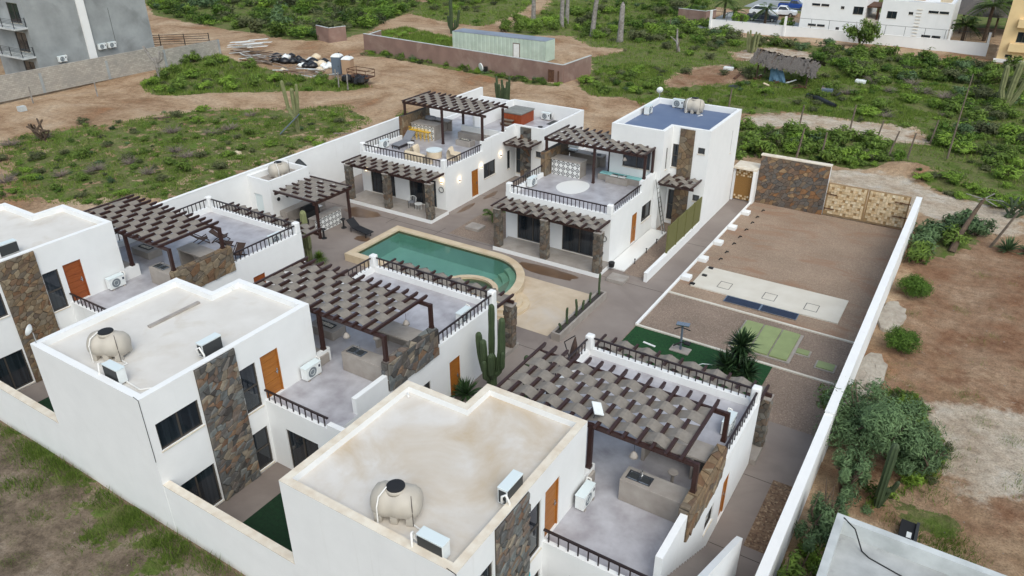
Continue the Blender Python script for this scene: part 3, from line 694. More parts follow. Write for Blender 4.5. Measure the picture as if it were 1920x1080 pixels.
# ================================================================ PERGOLAS
def pergola(name, label, x0, x1, y0, y1, ztop, n, girders, bands, bw, posts, swap=False, group=None, gx=None, rh=.13, rw=.10, pw=.15, cat='pergola'):
    """rafters run along y (or x when swapped), fabric bands woven across them; posts = (x, y, z0)"""
    S = (lambda p: (p[1], p[0], p[2])) if swap else (lambda p: p)
    cx, cy, _ = S(((x0+x1)/2, (y0+y1)/2, 0))
    zb = min(p[2] for p in posts) if posts else ztop-.4
    t = thing(name, label, cat, (cx, cy, zb), group)
    gz = ztop-rh-.01
    g0, g1 = gx or (x0-.1, x1+.1)
    for gy in girders:
        MB().beam(S((g0, gy, gz-.08)), S((g1, gy, gz-.08)), .10, .16).build('girder', wood, t)
    step = (x1-x0)/(n-1); first = None
    for i in range(n):
        x = x0+step*i
        if first is None:
            w2 = rw/2; c = .10
            prof = [(y0, -rh*.45), (y0, 0), (y1, 0), (y1, -rh*.45), (y1-c, -rh), (y0+c, -rh)]
            vs = [S((x+sx, y, ztop+z)) for sx in (-w2, w2) for y, z in prof]
            m = len(prof); fs = [tuple(range(m)), tuple(reversed(range(m, 2*m)))]+[(a, a+m, (a+1) % m+m, (a+1) % m) for a in range(m)]
            first = MB().add(vs, fs).build('rafter', wood, t)
        else:
            c = first.copy(); C.objects.link(c); c.parent = t; c.location = S((step*i, 0, 0))
            c.rotation_euler = (0, 0, 0) if swap else (0, 0, random.uniform(-.004, .004)*0)
    for j, by in enumerate(bands):
        top, bot = [], []
        for i in range(n):
            x = x0+step*i; over = (i+j) % 2 == 0
            z = ztop+.012 if over else ztop-rh-.012
            if i == 0 or i == n-1: z = ztop-rh*.6
            hw = rw/2+.012 if over else rw/2
            if i: 
                # slight sag half way between two rafters
                px, pz = top[-1]; mxx = (px+x-hw)/2; mzz = (pz+z)/2-random.uniform(-.004, .03)
                top.append((mxx, mzz))
            if i in (0, n-1): top.append((x, z))
            else: top += [(x-hw, z), (x+hw, z)]
        mb = MB(); k = len(top); b0, b1 = by-bw/2, by+bw/2
        vs = [S((x, y, z+dz)) for dz in (0, .012) for y in (b0, b1) for x, z in top]
        fs = []
        for i in range(k-1):
            fs += [(i, i+1, k+i+1, k+i), (2*k+i, 3*k+i, 3*k+i+1, 2*k+i+1), (i, 2*k+i, 2*k+i+1, i+1), (k+i, k+i+1, 3*k+i+1, 3*k+i)]
        fs += [(0, k, 3*k, 2*k), (k-1, 3*k-1, 4*k-1, 2*k-1)]
        mb.add(vs, fs).build('fabric_band', fabric, t)
    for px, py, pz in posts:
        MB().box(px-pw/2, py-pw/2, pz, px+pw/2, py+pw/2, gz-.005).box(px-pw/2-.015, py-pw/2-.015, pz, px+pw/2+.015, py+pw/2+.015, pz+.12).build('post', wood, t)
    return t
def lamp_at(x, y, z, drop=.35, lab='woven pendant lamp'):
    t = thing('pendant_lamp', lab, 'lamp', (x, y, z-drop-.25))
    MB().tube([(x, y, z), (x, y, z-drop)], .008, 5).build('cord', black, t)
    MB().lathe([(.03, .22), (.07, .18), (.13, .08), (.15, 0), (.12, 0)], x, y, z-drop-.22, 14).build('lamp_shade', cement_w, t, smooth=True)
    return t

# ================================================================ FRONT ROW HOUSES
def rectwall(mb, x0, y0, x1, y1, z0, z1): mb.box(x0, y0, z0, x1, y1, z1)
def column(par, x, y, z0, z1, s=.42, seed=0):
    c = bx('column', mortar, par, x-s/2, y-s/2, z0, x+s/2, y+s/2, z1)
    for i, (O, U) in enumerate((((x-s/2, y-s/2, z0), (1, 0, 0)), ((x+s/2, y-s/2, z0), (0, 1, 0)), ((x+s/2, y+s/2, z0), (-1, 0, 0)), ((x-s/2, y+s/2, z0), (0, -1, 0)))):
        stones(c, O, U, (0, 0, 1), s, z1-z0, 22, stone_i, seed*7+i, 1.2, joined=True)
    bx('column_cap', cement_w, c, x-s/2-.05, y-s/2-.05, z1, x+s/2+.05, y+s/2+.05, z1+.04)

def front_house(tagname, label, XR, XT, XTL, XL, YF, YN, YB, YE, YR, zt, zr, roofm, stmat, doormat, ys, seed, kx):
    h = thing('white_house', label, 'house', (XT, YF, 0), 'front row houses')
    wmat = stone_w if tagname != 'A2' else stone_m
    zf = zr-.24; pw = .26
    # tower ------------------------------------------------------
    poly = [(XTL, YF), (XT, YF), (XT, YB), (XL, YB), (XL, YN), (XTL, YN)]
    inn = [(XTL+pw, YF+pw), (XT-pw, YF+pw), (XT-pw, YB-pw), (XL+pw, YB-pw), (XL+pw, YN-pw), (XTL+pw, YN-pw)]
    f = lambda d: YR+d-YF          # distance along the garden facade
    right_op = [(f(-4.42), f(-2.72), zt+.76, zt+1.9), (f(-4.3), f(-2.68), .1, 1.95), (f(-.86), f(-.12), zt-.02, zt+2.0), (f(-.86), f(-.12), .12, 1.98), (f(.12), f(1.0), zt+.05, zt+2.05)]
    mb = MB()
    facade(mb, poly[0], poly[1], -.3, zr)
    facade(mb, poly[1], poly[2], 0, zr, right_op)
    for a, b in zip(poly[2:], poly[3:]+poly[:1]): facade(mb, a, b, 0, zr)
    n = 6; k = len(mb.v)
    mb.v += [(x, y, zr) for x, y in poly]+[(x, y, zr) for x, y in inn]
    mb.f += [(k+i, k+(i+1) % n, k+n+(i+1) % n, k+n+i) for i in range(n)]
    sides(mb, inn, zf-.02, zr, True)
    mb.build('wall', white, h)
    # coping skin
    cp = MB(); pin = [(x+(.012 if x < (XTL+XT)/2 and x != XL else (-.012 if x == XT else .012)), y) for x, y in poly]
    k = len(cp.v); cp.v += [(x, y, zr+.012) for x, y in poly]+[(x, y, zr+.012) for x, y in inn]; cp.f += [(k+i, k+(i+1) % n, k+n+(i+1) % n, k+n+i) for i in range(n)]
    sides(cp, poly, zr+.0, zr+.012); sides(cp, inn, zr+.001, zr+.012, True)
    cp.build('coping', cream if roofm is roof_b else white, h)
    MB().add([(x, y, zf) for x, y in inn], [(0, 1, 2, 3, 4, 5)]).build('roof', roofm, h)
    # lower block with the terrace -------------------------------
    W = XR-XT
    low = [(XT, YR), (XR, YR), (XR, YE), (XL, YE), (XL, YB), (XT, YB)]
    dy0, dy1 = ys[2], ys[3]
    mb = MB()
    facade(mb, low[0], low[1], 0, zt+.14, [(.95, 2.7, .06, 2.12)])
    facade(mb, low[1], low[2], 0, zt, [(ys[4]-YR, ys[5]-YR, 1.1, 1.95), (dy0-YR, dy1-YR, .04, 2.05)])
    L = XR-XL
    facade(mb, low[2], low[3], 0, zt, [(.5, 3.0, .27, 2.2), (L-3.2, L-.7, .27, 2.2)])
    facade(mb, low[3], low[4], 0, zt)
    mb.build('wall', white, h)
    wr = Wall(poly[1], poly[2])
    a0, a1, z0, z1 = right_op[0]; wr.window(h, a0, a1, z0, z1, 2)
    a0, a1, z0, z1 = right_op[1]; wr.window(h, a0, a1, z0, z1, 2, name='sliding_door')
    a0, a1, z0, z1 = right_op[2]; wr.window(h, a0, a1, z0, z1, 1, 2)
    a0, a1, z0, z1 = right_op[3]; wr.window(h, a0, a1, z0, z1, 1, 2)
    a0, a1, z0, z1 = right_op[4]; wr.door(h, a0, a1, z0, z1, doormat)
    Wall(low[0], low[1]).window(h, .95, 2.7, .06, 2.12, 2, name='sliding_door')
    wl = Wall(low[1], low[2]); wl.window(h, ys[4]-YR, ys[5]-YR, 1.1, 1.95, 1); wl.door(h, dy0-YR, dy1-YR, .04, 2.05, doormat)
    wb = Wall(low[2], low[3]); wb.window(h, .5, 3.0, .27, 2.2, 2, name='sliding_door'); wb.window(h, L-3.2, L-.7, .27, 2.2, 2, name='sliding_door')
    MB().add([(XT, YR, zt), (XR, YR, zt), (XR, YE, zt), (XL, YE, zt), (XL, YB, zt), (XT, YB, zt)], [(0, 1, 2, 3, 4, 5)]).build('terrace_floor', cement, h)
    p = .24; zp = zt+.32; zc = zt+.92
    mb = MB()
    mb.box(XR-p, ys[1], zt-.02, XR+.002, YE, zp).box(XL, YE-p, zt-.02, XR-p, YE+.002, zp).box(XL-.002, YB, zt-.02, XL+p, YE-p, zp)
    mb.build('parapet', white, h)
    bx('kerb', white, h, XT, YR+.001, zt-.01, XR-p, YR+.16, zt+.14)
    bx('parapet', white, h, XR-.22, YR+(.45 if tagname == 'A3' else 1.35), zt-.02, XR+.003, ys[0], zt+(1.12 if tagname == 'A3' else .74))
    bx('landing_wall', white, h, XR-.235, YR-.02, zt-.6, XR+1.25, YR+.2, zt+.36)
    bx('pier', white, h, XT-.18, YB+.001, zt, XT+.0, YB+.78, zt+.62)
    for x in (XL+.17, XR-.17): bx('corner_post', white, h, x-.175, YE-.345, zp-.01, x+.175, YE+.005, zc+.06, bevel=.06)
    zr_ = zt+.82
    railing(h, (XL+.34, YE-.13), (XR-.34, YE-.13), zp, zr_)
    railing(h, (XR-.11, ys[1]+.03), (XR-.11, YE-.33), zp, zr_)
    railing(h, (XL+.12, YB+.15), (XL+.12, YE-.33), zp, zr_)
    railing(h, (XT-.02, YR+.08), (XR-.24, YR+.08), zt+.14, zt+.58, gap=.34)
    # stone cladding strip on the tower and low stone wall on the terrace
    s0, s1 = YR-2.62, YR-.9
    cl = bx('stone_cladding', mortar, h, XT, s0, 0, XT+.03, s1, zr-.03)
    stones(cl, (XT+.03, s0, 0), (0, 1, 0), (0, 0, 1), s1-s0, zr-.03, 210, stmat, seed, 1.7)
    sw = bx('stone_wall', mortar, h, XR-.30, ys[0], zt-.05, XR+.02, ys[1], zt+1.26)
    stones(sw, (XR+.02, ys[0], zt-.05), (0, 1, 0), (0, 0, 1), ys[1]-ys[0], 1.31, 48, wmat, seed+3, 1.6)
    stones(sw, (XR-.30, ys[0], zt+1.26), (1, 0, 0), (0, 1, 0), .32, ys[1]-ys[0], 14, wmat, seed+4, .8)
    stones(sw, (XR-.30, ys[0], zt-.0), (1, 0, 0), (0, 0, 1), .32, 1.25, 6, wmat, seed+5, 1)
    # porch at the far end
    bx('porch_floor', cement_w, h, XL, YE, 0, XR+.25, YE+1.62, .25)
    for i, x in enumerate((XL+.25, (XL+XR)/2, XR-.02)[:2 if tagname == 'A1' else 3]): column(h, x, YE+1.2, .25, 2.62, .42, seed+20+i)
    # cable down the corner
    MB().tube([(XT-.3, YF+.02, zr+.02), (XT+.012, YF-.012, zr+.01), (XT+.012, YF-.015, zr-2.6)], .012, 5).build('cable', black, h)
    # pergolas ---------------------------------------------------
    zpt = zt+2.62; py0 = YB+.22; py1 = py0+3.6
    pergola('terrace_pergola', kx[0], XL+.1, XR-.62, py0, py1, zpt, 15, (py0+.28, py1-.38), [py0+(py1-py0)*q for q in (.165, .32, .475, .63, .785)], .505,
            [(XR-.16, py0+.28, zt+1.28), (XR-.16, py1-.38, zt+1.28), (XT-.09, py0+.28, zt+.62), (XL+.5, py1-.38, zt)], group='terrace pergolas', gx=(XL+.0, XR-.09))
    pergola('porch_pergola', kx[1], XL+.1, XR-.08, YE+.03, YE+1.62, 3.02 if zt > 2.95 else 2.95, 15, (YE+1.2,), [YE+.03+1.59*q for q in (.2, .5, .8)], .46,
            [], group='porch pergolas', gx=(XL, XR+.2), rh=.13)
    return h
HOUSES = [
 dict(tagname='A1', label='white two storey house partly cut off at the left edge with red wooden door', XR=-31.4, XT=-35.05, XTL=-42.1, XL=-39.3, YF=10.35, YN=17.0, YB=18.48, YE=27.05, YR=15.5, zt=3.02, zr=6.3,
      roofm=roof_a, stmat=stone_w, doormat=doorw2, ys=(18.85, 22.3, 23.3, 24.1, 20.6, 21.5), seed=101, kx=('dark wood pergola woven with grey fabric over the deck chairs, farthest left', 'porch pergola behind the terrace with deck chairs')),
 dict(tagname='A2', label='white two storey house with slate strip facing the small lawn patio, middle of front row', XR=-17.4, XT=-21.0, XTL=-27.5, XL=-25.15, YF=10.35, YN=16.57, YB=17.95, YE=26.2, YR=15.08, zt=3.0, zr=6.1,
      roofm=roof_a, stmat=stone_m, doormat=doorw, ys=(18.3, 21.55, 22.3, 23.1, 20.0, 20.9), seed=202, kx=('dark wood pergola woven with grey fabric in the middle, beside the tall cactus', 'porch pergola overhanging the near edge of the pool')),
 dict(tagname='A3', label='white two storey house with stained cream roof, nearest to the camera', XR=-4.52, XT=-8.2, XTL=-14.5, XL=-12.05, YF=10.35, YN=16.2, YB=17.5, YE=25.3, YR=14.72, zt=2.9, zr=5.85,
      roofm=roof_b, stmat=stone_m, doormat=doorw, ys=(17.2, 20.7, 21.35, 22.1, 19.5, 20.4), seed=303, kx=('dark wood pergola woven with grey fabric nearest the camera, flat white antenna on it', 'porch pergola overhanging the green turf and yucca')),
]
for hd in HOUSES: front_house(**hd)

# stairs and wall beside the nearest house
stt = thing('outdoor_stairs', 'brown concrete stairs climbing along the nearest house', 'stairs', (-3.9, 18, 0))
for i in range(16):
    y1 = 19.95-.29*i; bx('step', court, stt, -4.51, y1-.29, .02, -3.42, y1, .18*(i+1))
sw_ = MB(); pts = [(19.45, 0), (19.45, 1.75), (18.8, 2.15), (13.9, 4.9), (13.9, 0)]
sw_.add([(x, y, z) for x in (-3.4, -3.2) for y, z in pts], [tuple(range(5)), tuple(reversed(range(5, 10)))]+[(i, i+5, (i+1) % 5+5, (i+1) % 5) for i in range(5)])
tag(sw_.build('stair_wall', white), 'white sloping balustrade wall of the stairs at the bottom right', 'wall')

# boundary walls --------------------------------------------------------------
def bwall(name, label, x0, y0, x1, y1, z1, cop=cream, z0=-.3):
    t = thing(name, label, 'wall', ((x0+x1)/2, (y0+y1)/2, 0))
    bx('wall_panel', white, t, x0, y0, z0, x1, y1, z1-.03); bx('coping', cop, t, x0-.015, y0-.015, z1-.03, x1+.015, y1+.015, z1)
    return t
bwall('boundary_wall', 'low white front wall with beige coping before the left patio', -35.05, 10.36, -27.5, 10.62, 2.46)
bwall('boundary_wall', 'low white front wall with beige coping before the small lawn patio', -21.0, 10.36, -14.5, 10.62, 2.46)
bwall('boundary_wall', 'low white front wall right of the nearest house', -8.2, 10.36, -2.3, 10.62, 2.46)
bwall('boundary_wall', 'long white wall along the right side, shutting off the gravel yard', -2.32, 27.1, -1.98, 54.6, 2.42, white)
bwall('boundary_wall', 'white wall stretch overgrown by the shrubs at lower right', -2.32, 10.5, -2.0, 27.1, 2.30, white)
bwall('boundary_wall', 'tall white wall along the left side of the compound', -42.2, 18.6, -41.95, 61.2, 3.42, white)
for x, y in ((-2.1, 30.2), (-2.1, 35.4), (-2.1, 45)): pass
# gate wall with stone, gates -------------------------------------------------
gw = thing('stone_gate_wall', 'tall wall faced with brown and grey slate beside the yard gate', 'wall', (-10.3, 54.2, 0))
bx('wall_panel', white, gw, -12.75, 54.2, 0, -7.95, 54.5, 3.6)
bx('coping', cream, gw, -12.8, 54.1, 3.6, -7.9, 54.55, 3.68)
cl = bx('stone_cladding', mortar, gw, -12.75, 54.16, 0, -7.95, 54.2, 3.6)
stones(cl, (-12.75, 54.16, 0), (1, 0, 0), (0, 0, 1), 4.8, 3.6, 210, stone_g, 77, 1.5)
gt = thing('yard_gate', 'double yard gate of small pale wooden blocks in brown frames', 'gate', (-5.2, 54.35, 0))
for g0, g1 in ((-7.9, -5.27), (-5.23, -2.6)):
    leaf = MB().box(g0, 54.32, .12, g1, 54.36, 2.35).build('gate_leaf', block_d, gt)
    fr_ = MB().box(g0, 54.3, .05, g0+.035, 54.38, 2.42).box(g1-.035, 54.3, .05, g1, 54.38, 2.42).box(g0+.035, 54.3, 2.38, g1-.035, 54.38, 2.42).box(g0+.035, 54.3, .05, g1-.035, 54.38, .09); fr_.build('gate_frame', block_d, leaf)
    nx_, ny_ = 14, 11; b0 = None
    for i in range(nx_):
        for j in range(ny_):
            if (i*3+2*j) % 7 == 0: continue
            x = g0+.09+(g1-g0-.18)*(i+.5)/nx_; z = .16+(2.2-.02)*(j+.5)/ny_
            if b0 is None: b0 = bx('block', blockw, leaf, x-.082, 54.27, z-.090, x+.082, 54.32, z+.090); bxz = (x, z)
            else:
                c = b0.copy(); C.objects.link(c); c.parent = leaf; c.location = (x-bxz[0], random.uniform(-.012, .012), z-bxz[1])
mb = MB()
for z in (1.62, .55): mb.beam((-7.9, 54.2, z), (-7.2, 54.2, z), .05, .06)
for z in (1.9, .9): mb.beam((-3.5, 54.2, z), (-2.5, 54.2, z), .05, .06)
mb.build('gate_bar', rust, gt)
dg = thing('side_door', 'brown woven side door in a white porch at the end of the path', 'door', (-13.7, 54, 0))
bx('jamb', white, dg, -14.5, 53.7, 0, -14.35, 54.5, 2.5); bx('jamb', white, dg, -13.0, 53.5, 0, -12.78, 54.9, 2.5)
bx('lintel', cream, dg, -14.5, 53.5, 2.5, -12.78, 55.2, 2.62)
lf = bx('door_leaf', rope_w, dg, -14.35, 53.9, .05, -13.0, 53.96, 2.45)
for j in (0, 1, 10, 11, 12):
    for i in range(8):
        if (i*2+j) % 3 == 0: continue
        bx('block', blockw, lf, -14.3+i*.165, 53.86, .1+j*.178, -14.17+i*.165, 53.9, .23+j*.178)
# low wall and cane screen along the path
bwall('low_wall', 'low white wall with green cane screen along the concrete path', -14.62, 37.85, -14.42, 46.95, .62, white)
cs = thing('cane_screen', 'olive green cane screen standing on the low path wall', 'fence', (-14.5, 44, .62))
for i in range(4):
    y0 = 41.05+i*1.5; bx('cane_panel', bamboo, cs, -14.56, y0+.03, .66, -14.50, y0+1.47, 2.42); bx('screen_frame', bamboo, cs, -14.58, y0-.03, .62, -14.46, y0+.03, 2.46)
bx('screen_frame', bamboo, cs, -14.58, 47.02, .62, -14.46, 47.08, 2.46)
cs2 = thing('garden_fence', 'grey cane fence between the two back houses', 'fence', (-28.7, 43.5, 0))
for i in range(5):
    y0 = 41.2+i*1.5; bx('cane_panel', bamboo, cs2, -26.1, y0+.03, .2, -26.05, y0+1.47, 1.9); bx('screen_frame', post_m, cs2, -26.13, y0-.03, 0, -26.02, y0+.03, 1.95)

# ================================================================ BACK ROW HOUSES
def back_house(label, XL, XR, YF, YP, yS, YK, zst, extra, seed, kx, doormat, yQ=None):
    yQ = yQ or YK
    zt = 3.05; h = thing('white_house', label, 'house', ((XL+XR)/2, YF, 0), 'back row houses')
    L = XR-XL; mb = MB()
    fo = [(.88, 3.2, .28, 2.3), (L-3.32, L-.85, .28, 2.3)]
    facade(mb, (XL, YF), (XR, YF), 0, zt, fo)
    so = [(3.25, 4.1, .12, 2.2), (4.85, 6.45, 1.1, 2.28), (8.15, 8.6, .9, 2.4)] if extra == 'C' else [(3.25, 4.05, .12, 2.2), (4.8, 6.4, 1.1, 2.28), (7.3, 7.75, .9, 2.4)]
    facade(mb, (XR, YF), (XR, YK), 0, zt, so)
    facade(mb, (XR, YK), (XL, YK), 0, zt); facade(mb, (XL, YK), (XL, YF), 0, zt)
    mb.build('wall', white, h)
    wf = Wall((XL, YF), (XR, YF))
    for a0, a1, z0, z1 in fo: wf.window(h, a0, a1, z0, z1, 2, name='sliding_door')
    wr = Wall((XR, YF), (XR, YK)); wr.door(h, *so[0], doormat); wr.window(h, *so[1], 2); wr.window(h, *so[2], 1)
    MB().quad((XL, YF, zt), (XR, YF, zt), (XR, YK, zt), (XL, YK, zt)).build('terrace_floor', cement, h)
    p = .24; zp = zt+.3; zs = 4.08
    mb = MB()
    mb.box(XL, YF-.002, zt-.02, XR, YF+p, zp).box(XR-p, YF+p, zt-.02, XR+.002, yS, zp).box(XL-.002, YF+p, zt-.02, XL+p, YK-p, zp)
    mb.box(XR-p, yS, zt-.02, XR+.003, yQ, zs).box(XL, YK-p, zt-.02, XR-(p if yQ == YK else 4.4), YK+.003, zs)
    mb.build('parapet', white, h)
    for x in (XL+.17, XR-.17): bx('corner_post', white, h, x-.175, YF-.005, zp-.01, x+.175, YF+.345, 3.97, bevel=.05)
    railing(h, (XL+.34, YF+.12), (XR-.34, YF+.12), zp, 3.84, gap=.28)
    railing(h, (XR-.11, YF+.34), (XR-.11, yS), zp, 3.84); railing(h, (XL+.11, YF+.34), (XL+.11, yS), zp, 3.84)
    sw = bx('stone_wall', mortar, h, XL-.03, yS, zt-.05, XL+.27, yS+3.5, zst)
    stones(sw, (XL+.27, yS, zt), (0, 1, 0), (0, 0, 1), 3.5, zst-zt, 30, stone_w, seed, 1.2)
    stones(sw, (XL-.03, yS, zt), (1, 0, 0), (0, 0, 1), .3, zst-zt, 8, stone_w, seed+1, 1.0)
    bx('porch_floor', cement_w, h, XL+.2, YP, 0, XR+.2, YF, .25)
    bx('porch_edge', white, h, XL+.18, YP-.03, 0, XR+.22, YP, .256); bx('porch_edge', white, h, XR+.2, YP, 0, XR+.23, YF-.02, .256)
    for i, x in enumerate((XL+.45, (XL+XR)/2+.12, XR+.0)): column(h, x, YP+.25, .25, 2.85, .40, seed+30+i)
    pergola('porch_pergola', kx[1], XL+.1, XR-.06, YP-.02, YF-.04, 3.08, 16, (YP+.25,), [YP-.02+(YF-YP)*q for q in (.2, .49, .78)], .5, [], group='porch pergolas', gx=(XL+.2, XR+.15), rh=.13)
    return h
B2 = back_house('white house with blue roofed tower on the right behind the pool', -24.9, -17.35, 38.7, 36.85, 43.25, 50.0, 4.78, 'B', 501,
    ('', 'porch pergola on stone columns in front of the house with the blue roof'), doorw)
C1 = back_house('white house with cream covered armchairs on its roof terrace, behind the pool', -38.8, -30.9, 40.12, 38.05, 44.85, 56.2, 4.85, 'C', 601,
    ('', 'porch pergola on stone columns with a small white table beneath it'), doorw, 49.5)
z5 = 5.78
pergola('terrace_pergola', 'woven fabric pergola above the bar with black and white tiles', -24.8, -17.55, 43.5, 47.0, z5, 15, (43.75, 46.65), [43.5+3.5*q for q in (.165, .32, .475, .63, .785)], .50,
    [(-24.78, 43.75, 4.78), (-21.16, 43.85, 3.05), (-17.5, 43.75, 4.08), (-21.3, 46.6, 3.05), (-17.55, 45.2, 4.08)], group='terrace pergolas', gx=(-24.95, -17.4))
pergola('terrace_pergola', 'woven fabric pergola above the yellow bar stools', -38.7, -31.4, 45.2, 48.85, 6.03, 15, (45.45, 48.5), [45.2+3.65*q for q in (.165, .32, .475, .63, .785)], .515,
    [(-38.68, 45.45, 4.85), (-35.03, 45.45, 3.05), (-31.02, 45.05, 4.08), (-35.2, 48.45, 3.05), (-31.02, 47.85, 4.08)], group='terrace pergolas', gx=(-38.85, -30.95))
# tower of the right back house
def tower(par, poly, z0, z1, roofm, ops=None, pw=.24, drop=.25):
    n = len(poly); mb = MB()
    for i in range(n): facade(mb, poly[i], poly[(i+1) % n], z0, z1, (ops or {}).get(i, ()))
    P_ = [Vector(p) for p in poly]; inn = []
    for i in range(n):
        d0 = (P_[i]-P_[i-1]).normalized(); d1 = (P_[(i+1) % n]-P_[i]).normalized()
        inn.append(tuple(P_[i]+Vector((-d0.y, d0.x))*pw+Vector((-d1.y, d1.x))*pw))
    k = len(mb.v); mb.v += [(x, y, z1) for x, y in poly]+[(x, y, z1) for x, y in inn]
    mb.f += [(k+i, k+(i+1) % n, k+n+(i+1) % n, k+n+i) for i in range(n)]
    sides(mb, inn, z1-drop-.02, z1, True); mb.build('wall', white, par)
    MB().add([(x, y, z1-drop) for x, y in inn], [tuple(range(n))]).build('roof', roofm, par)
poly = [(-20.75, 45.4), (-17.0, 45.4), (-17.0, 46.95), (-14.45, 46.95), (-14.45, 53.4), (-20.75, 53.4)]
tower(B2, poly, 0, 6.9, blue_roof, {0: [(.95, 2.93, 4.1, 5.4)], 1: [(.65, .92, 4.1, 5.6)], 2: [(.08, .5, 4.1, 5.7), (1.81, 2.28, 5.3, 5.72), (.08, .5, .3, 2.5), (1.81, 2.28, 2.0, 2.45)], 3: [(4.87, 5.0, 4.1, 5.7)]}, drop=.38)
wv = Wall(poly[0], poly[1]); wv.window(B2, .95, 2.93, 4.1, 5.4, 2)
Wall(poly[1], poly[2]).window(B2, .65, .92, 4.1, 5.6, 1)
wv = Wall(poly[2], poly[3]); wv.window(B2, .08, .5, 4.1, 5.7, 1, 2); wv.window(B2, 1.81, 2.28, 5.3, 5.72, 1); wv.window(B2, .08, .5, .3, 2.5, 1, 2); wv.window(B2, 1.81, 2.28, 2.0, 2.45, 1)
Wall(poly[3], poly[4]).window(B2, 4.87, 5.0, 4.1, 5.7, 1)
cl = bx('stone_cladding', mortar, B2, -16.49, 46.92, 0, -15.49, 46.95, 6.8); stones(cl, (-16.49, 46.92, 0), (1, 0, 0), (0, 0, 1), 1.0, 6.8, 60, stone_w, 511, 1.1)
poly = [(-35.2, 49.5), (-28.3, 49.5), (-28.3, 56.2), (-35.2, 56.2)]
mb = MB(); facade(mb, (-30.9, 49.5), (-28.3, 49.5), 0, 4.25, [(.06, .48, .3, 2.5), (1.88, 2.35, 1.9, 2.4)]); facade(mb, (-28.3, 49.5), (-28.3, 56.2), 0, 4.25); facade(mb, (-28.3, 56.2), (-30.9, 56.2), 0, 4.25)
mb.box(-35.2, 56.0, 3.06, -28.302, 56.199, 4.25).box(-28.5, 49.7, 3.06, -28.302, 56.0, 4.25).box(-31.12, 49.502, 3.0, -28.302, 49.7, 4.25).box(-35.3, 49.9, 3.06, -35.1, 55.99, 4.25).box(-31.13, 48.2, 4.07, -30.897, 49.51, 4.25)
mb.build('wall', white, C1)
MB().quad((-31.0, 49.55, 3.055), (-28.35, 49.55, 3.055), (-28.35, 56.1, 3.055), (-31.0, 56.1, 3.055)).build('deck_floor', cement, C1)
wv = Wall((-30.9, 49.5), (-28.3, 49.5)); wv.window(C1, .06, .48, .3, 2.5, 1, 2); wv.window(C1, 1.88, 2.35, 1.9, 2.4, 1)
cl = bx('stone_cladding', mortar, C1, -30.4, 49.47, 0, -29.45, 49.5, 4.15); stones(cl, (-30.4, 49.47, 0), (1, 0, 0), (0, 0, 1), .95, 4.15, 40, stone_m, 611, 1.1)
# small awnings over the side doors
pergola('door_awning', 'small woven awning above the side entrance under the blue roof', -16.95, -14.7, 44.95, 46.9, 3.62, 6, (45.2,), [44.95+1.9*q for q in (.2, .5, .8)], .52, [], group='door awnings', gx=(-17.0, -14.6), rh=.12, cat='awning')
pergola('door_awning', 'small woven awning above the side entrance below the hot tub deck', -30.8, -28.5, 47.55, 49.45, 3.32, 6, (47.8,), [47.55+1.9*q for q in (.2, .5, .8)], .52, [], group='door awnings', gx=(-30.85, -28.4), rh=.12, cat='awning')
# utility block and kitchen court
ub = thing('utility_block', 'small white service block with water tank on top by the left wall', 'outbuilding', (-40.8, 33.9, 0))
tower(ub, [(-41.95, 32.1), (-39.75, 32.1), (-39.75, 35.75), (-41.95, 35.75)], 0, 3.2, cement_w, {0: [(.5, 1.3, .05, 2.05)]}, drop=.4, pw=.16)
wd = Wall((-41.95, 32.1), (-39.75, 32.1)); mbx = MB(); wd.bar(mbx, .5, 1.3, .05, 2.05, .08, .12); mbx.build('door', ac_t, ub)
for y in (32.7, 33.5, 34.3):
    MB().tube([(-39.75, y, 1.75), (-39.72, y, 1.75)], .14, 16).build('porthole', black, ub)
pergola('kitchen_pergola', 'woven fabric pergola over the outdoor kitchen beside the pool', 32.0, 35.4, -39.3, -35.3, 2.72, 7, (-35.5, -39.1), [-39.3+4.0*q for q in (.12, .27, .42, .57, .72, .87)], .56,
    [(-35.5, 32.15, 0), (-35.5, 35.1, 0)], swap=True, gx=(31.9, 35.5))
# ================================================================ ROOF AND TERRACE EQUIPMENT
fan_m = M('fan_grey', lin(112, 120, 126), rough=.5)
def make_ac():
    """condenser, front faces local -y, origin at base"""
    t = thing('air_conditioner', '', 'air conditioner')
    MB().box(-.42, -.16, .06, .42, .16, .62).build('casing', ac_w, t, bevel=.02)
    MB().box(-.43, -.17, .60, .43, .17, .64).build('top_panel', ac_t, t, bevel=.012)
    MB().tube([(-.08, -.155, .34), (-.08, -.167, .34)], .235, 24).build('fan', fan_m, t); MB().box(.27, -.166, .38, .36, -.158, .50).build('badge', navy, t)
    fm = MB()
    for r in (.235, .12):
        n = 20
        for i in range(n):
            a, b = 2*math.pi*i/n, 2*math.pi*(i+1)/n
            fm.beam((-.08+r*math.cos(a), -.172, .34+r*math.sin(a)), (-.08+r*math.cos(b), -.172, .34+r*math.sin(b)), .012, .01)
    fm.build('fan_guard', ac_w, t)
    MB().box(-.40, .158, .1, .40, .168, .58).build('coil_panel', dgrey, t)
    MB().box(.421, -.12, .12, .43, .12, .56).build('side_vent', dgrey, t)
    for x in (-.3, .3): MB().box(x-.05, -.18, 0, x+.05, .18, .06).build('foot', cement_w, t)
    MB().tube([(.42, .05, .2), (.55, .06, .3), (.6, .1, .55), (.55, .2, .62), (.48, .28, .3), (.5, .3, .03)], .035, 8).build('pipe', pvc, t, smooth=True)
    return t
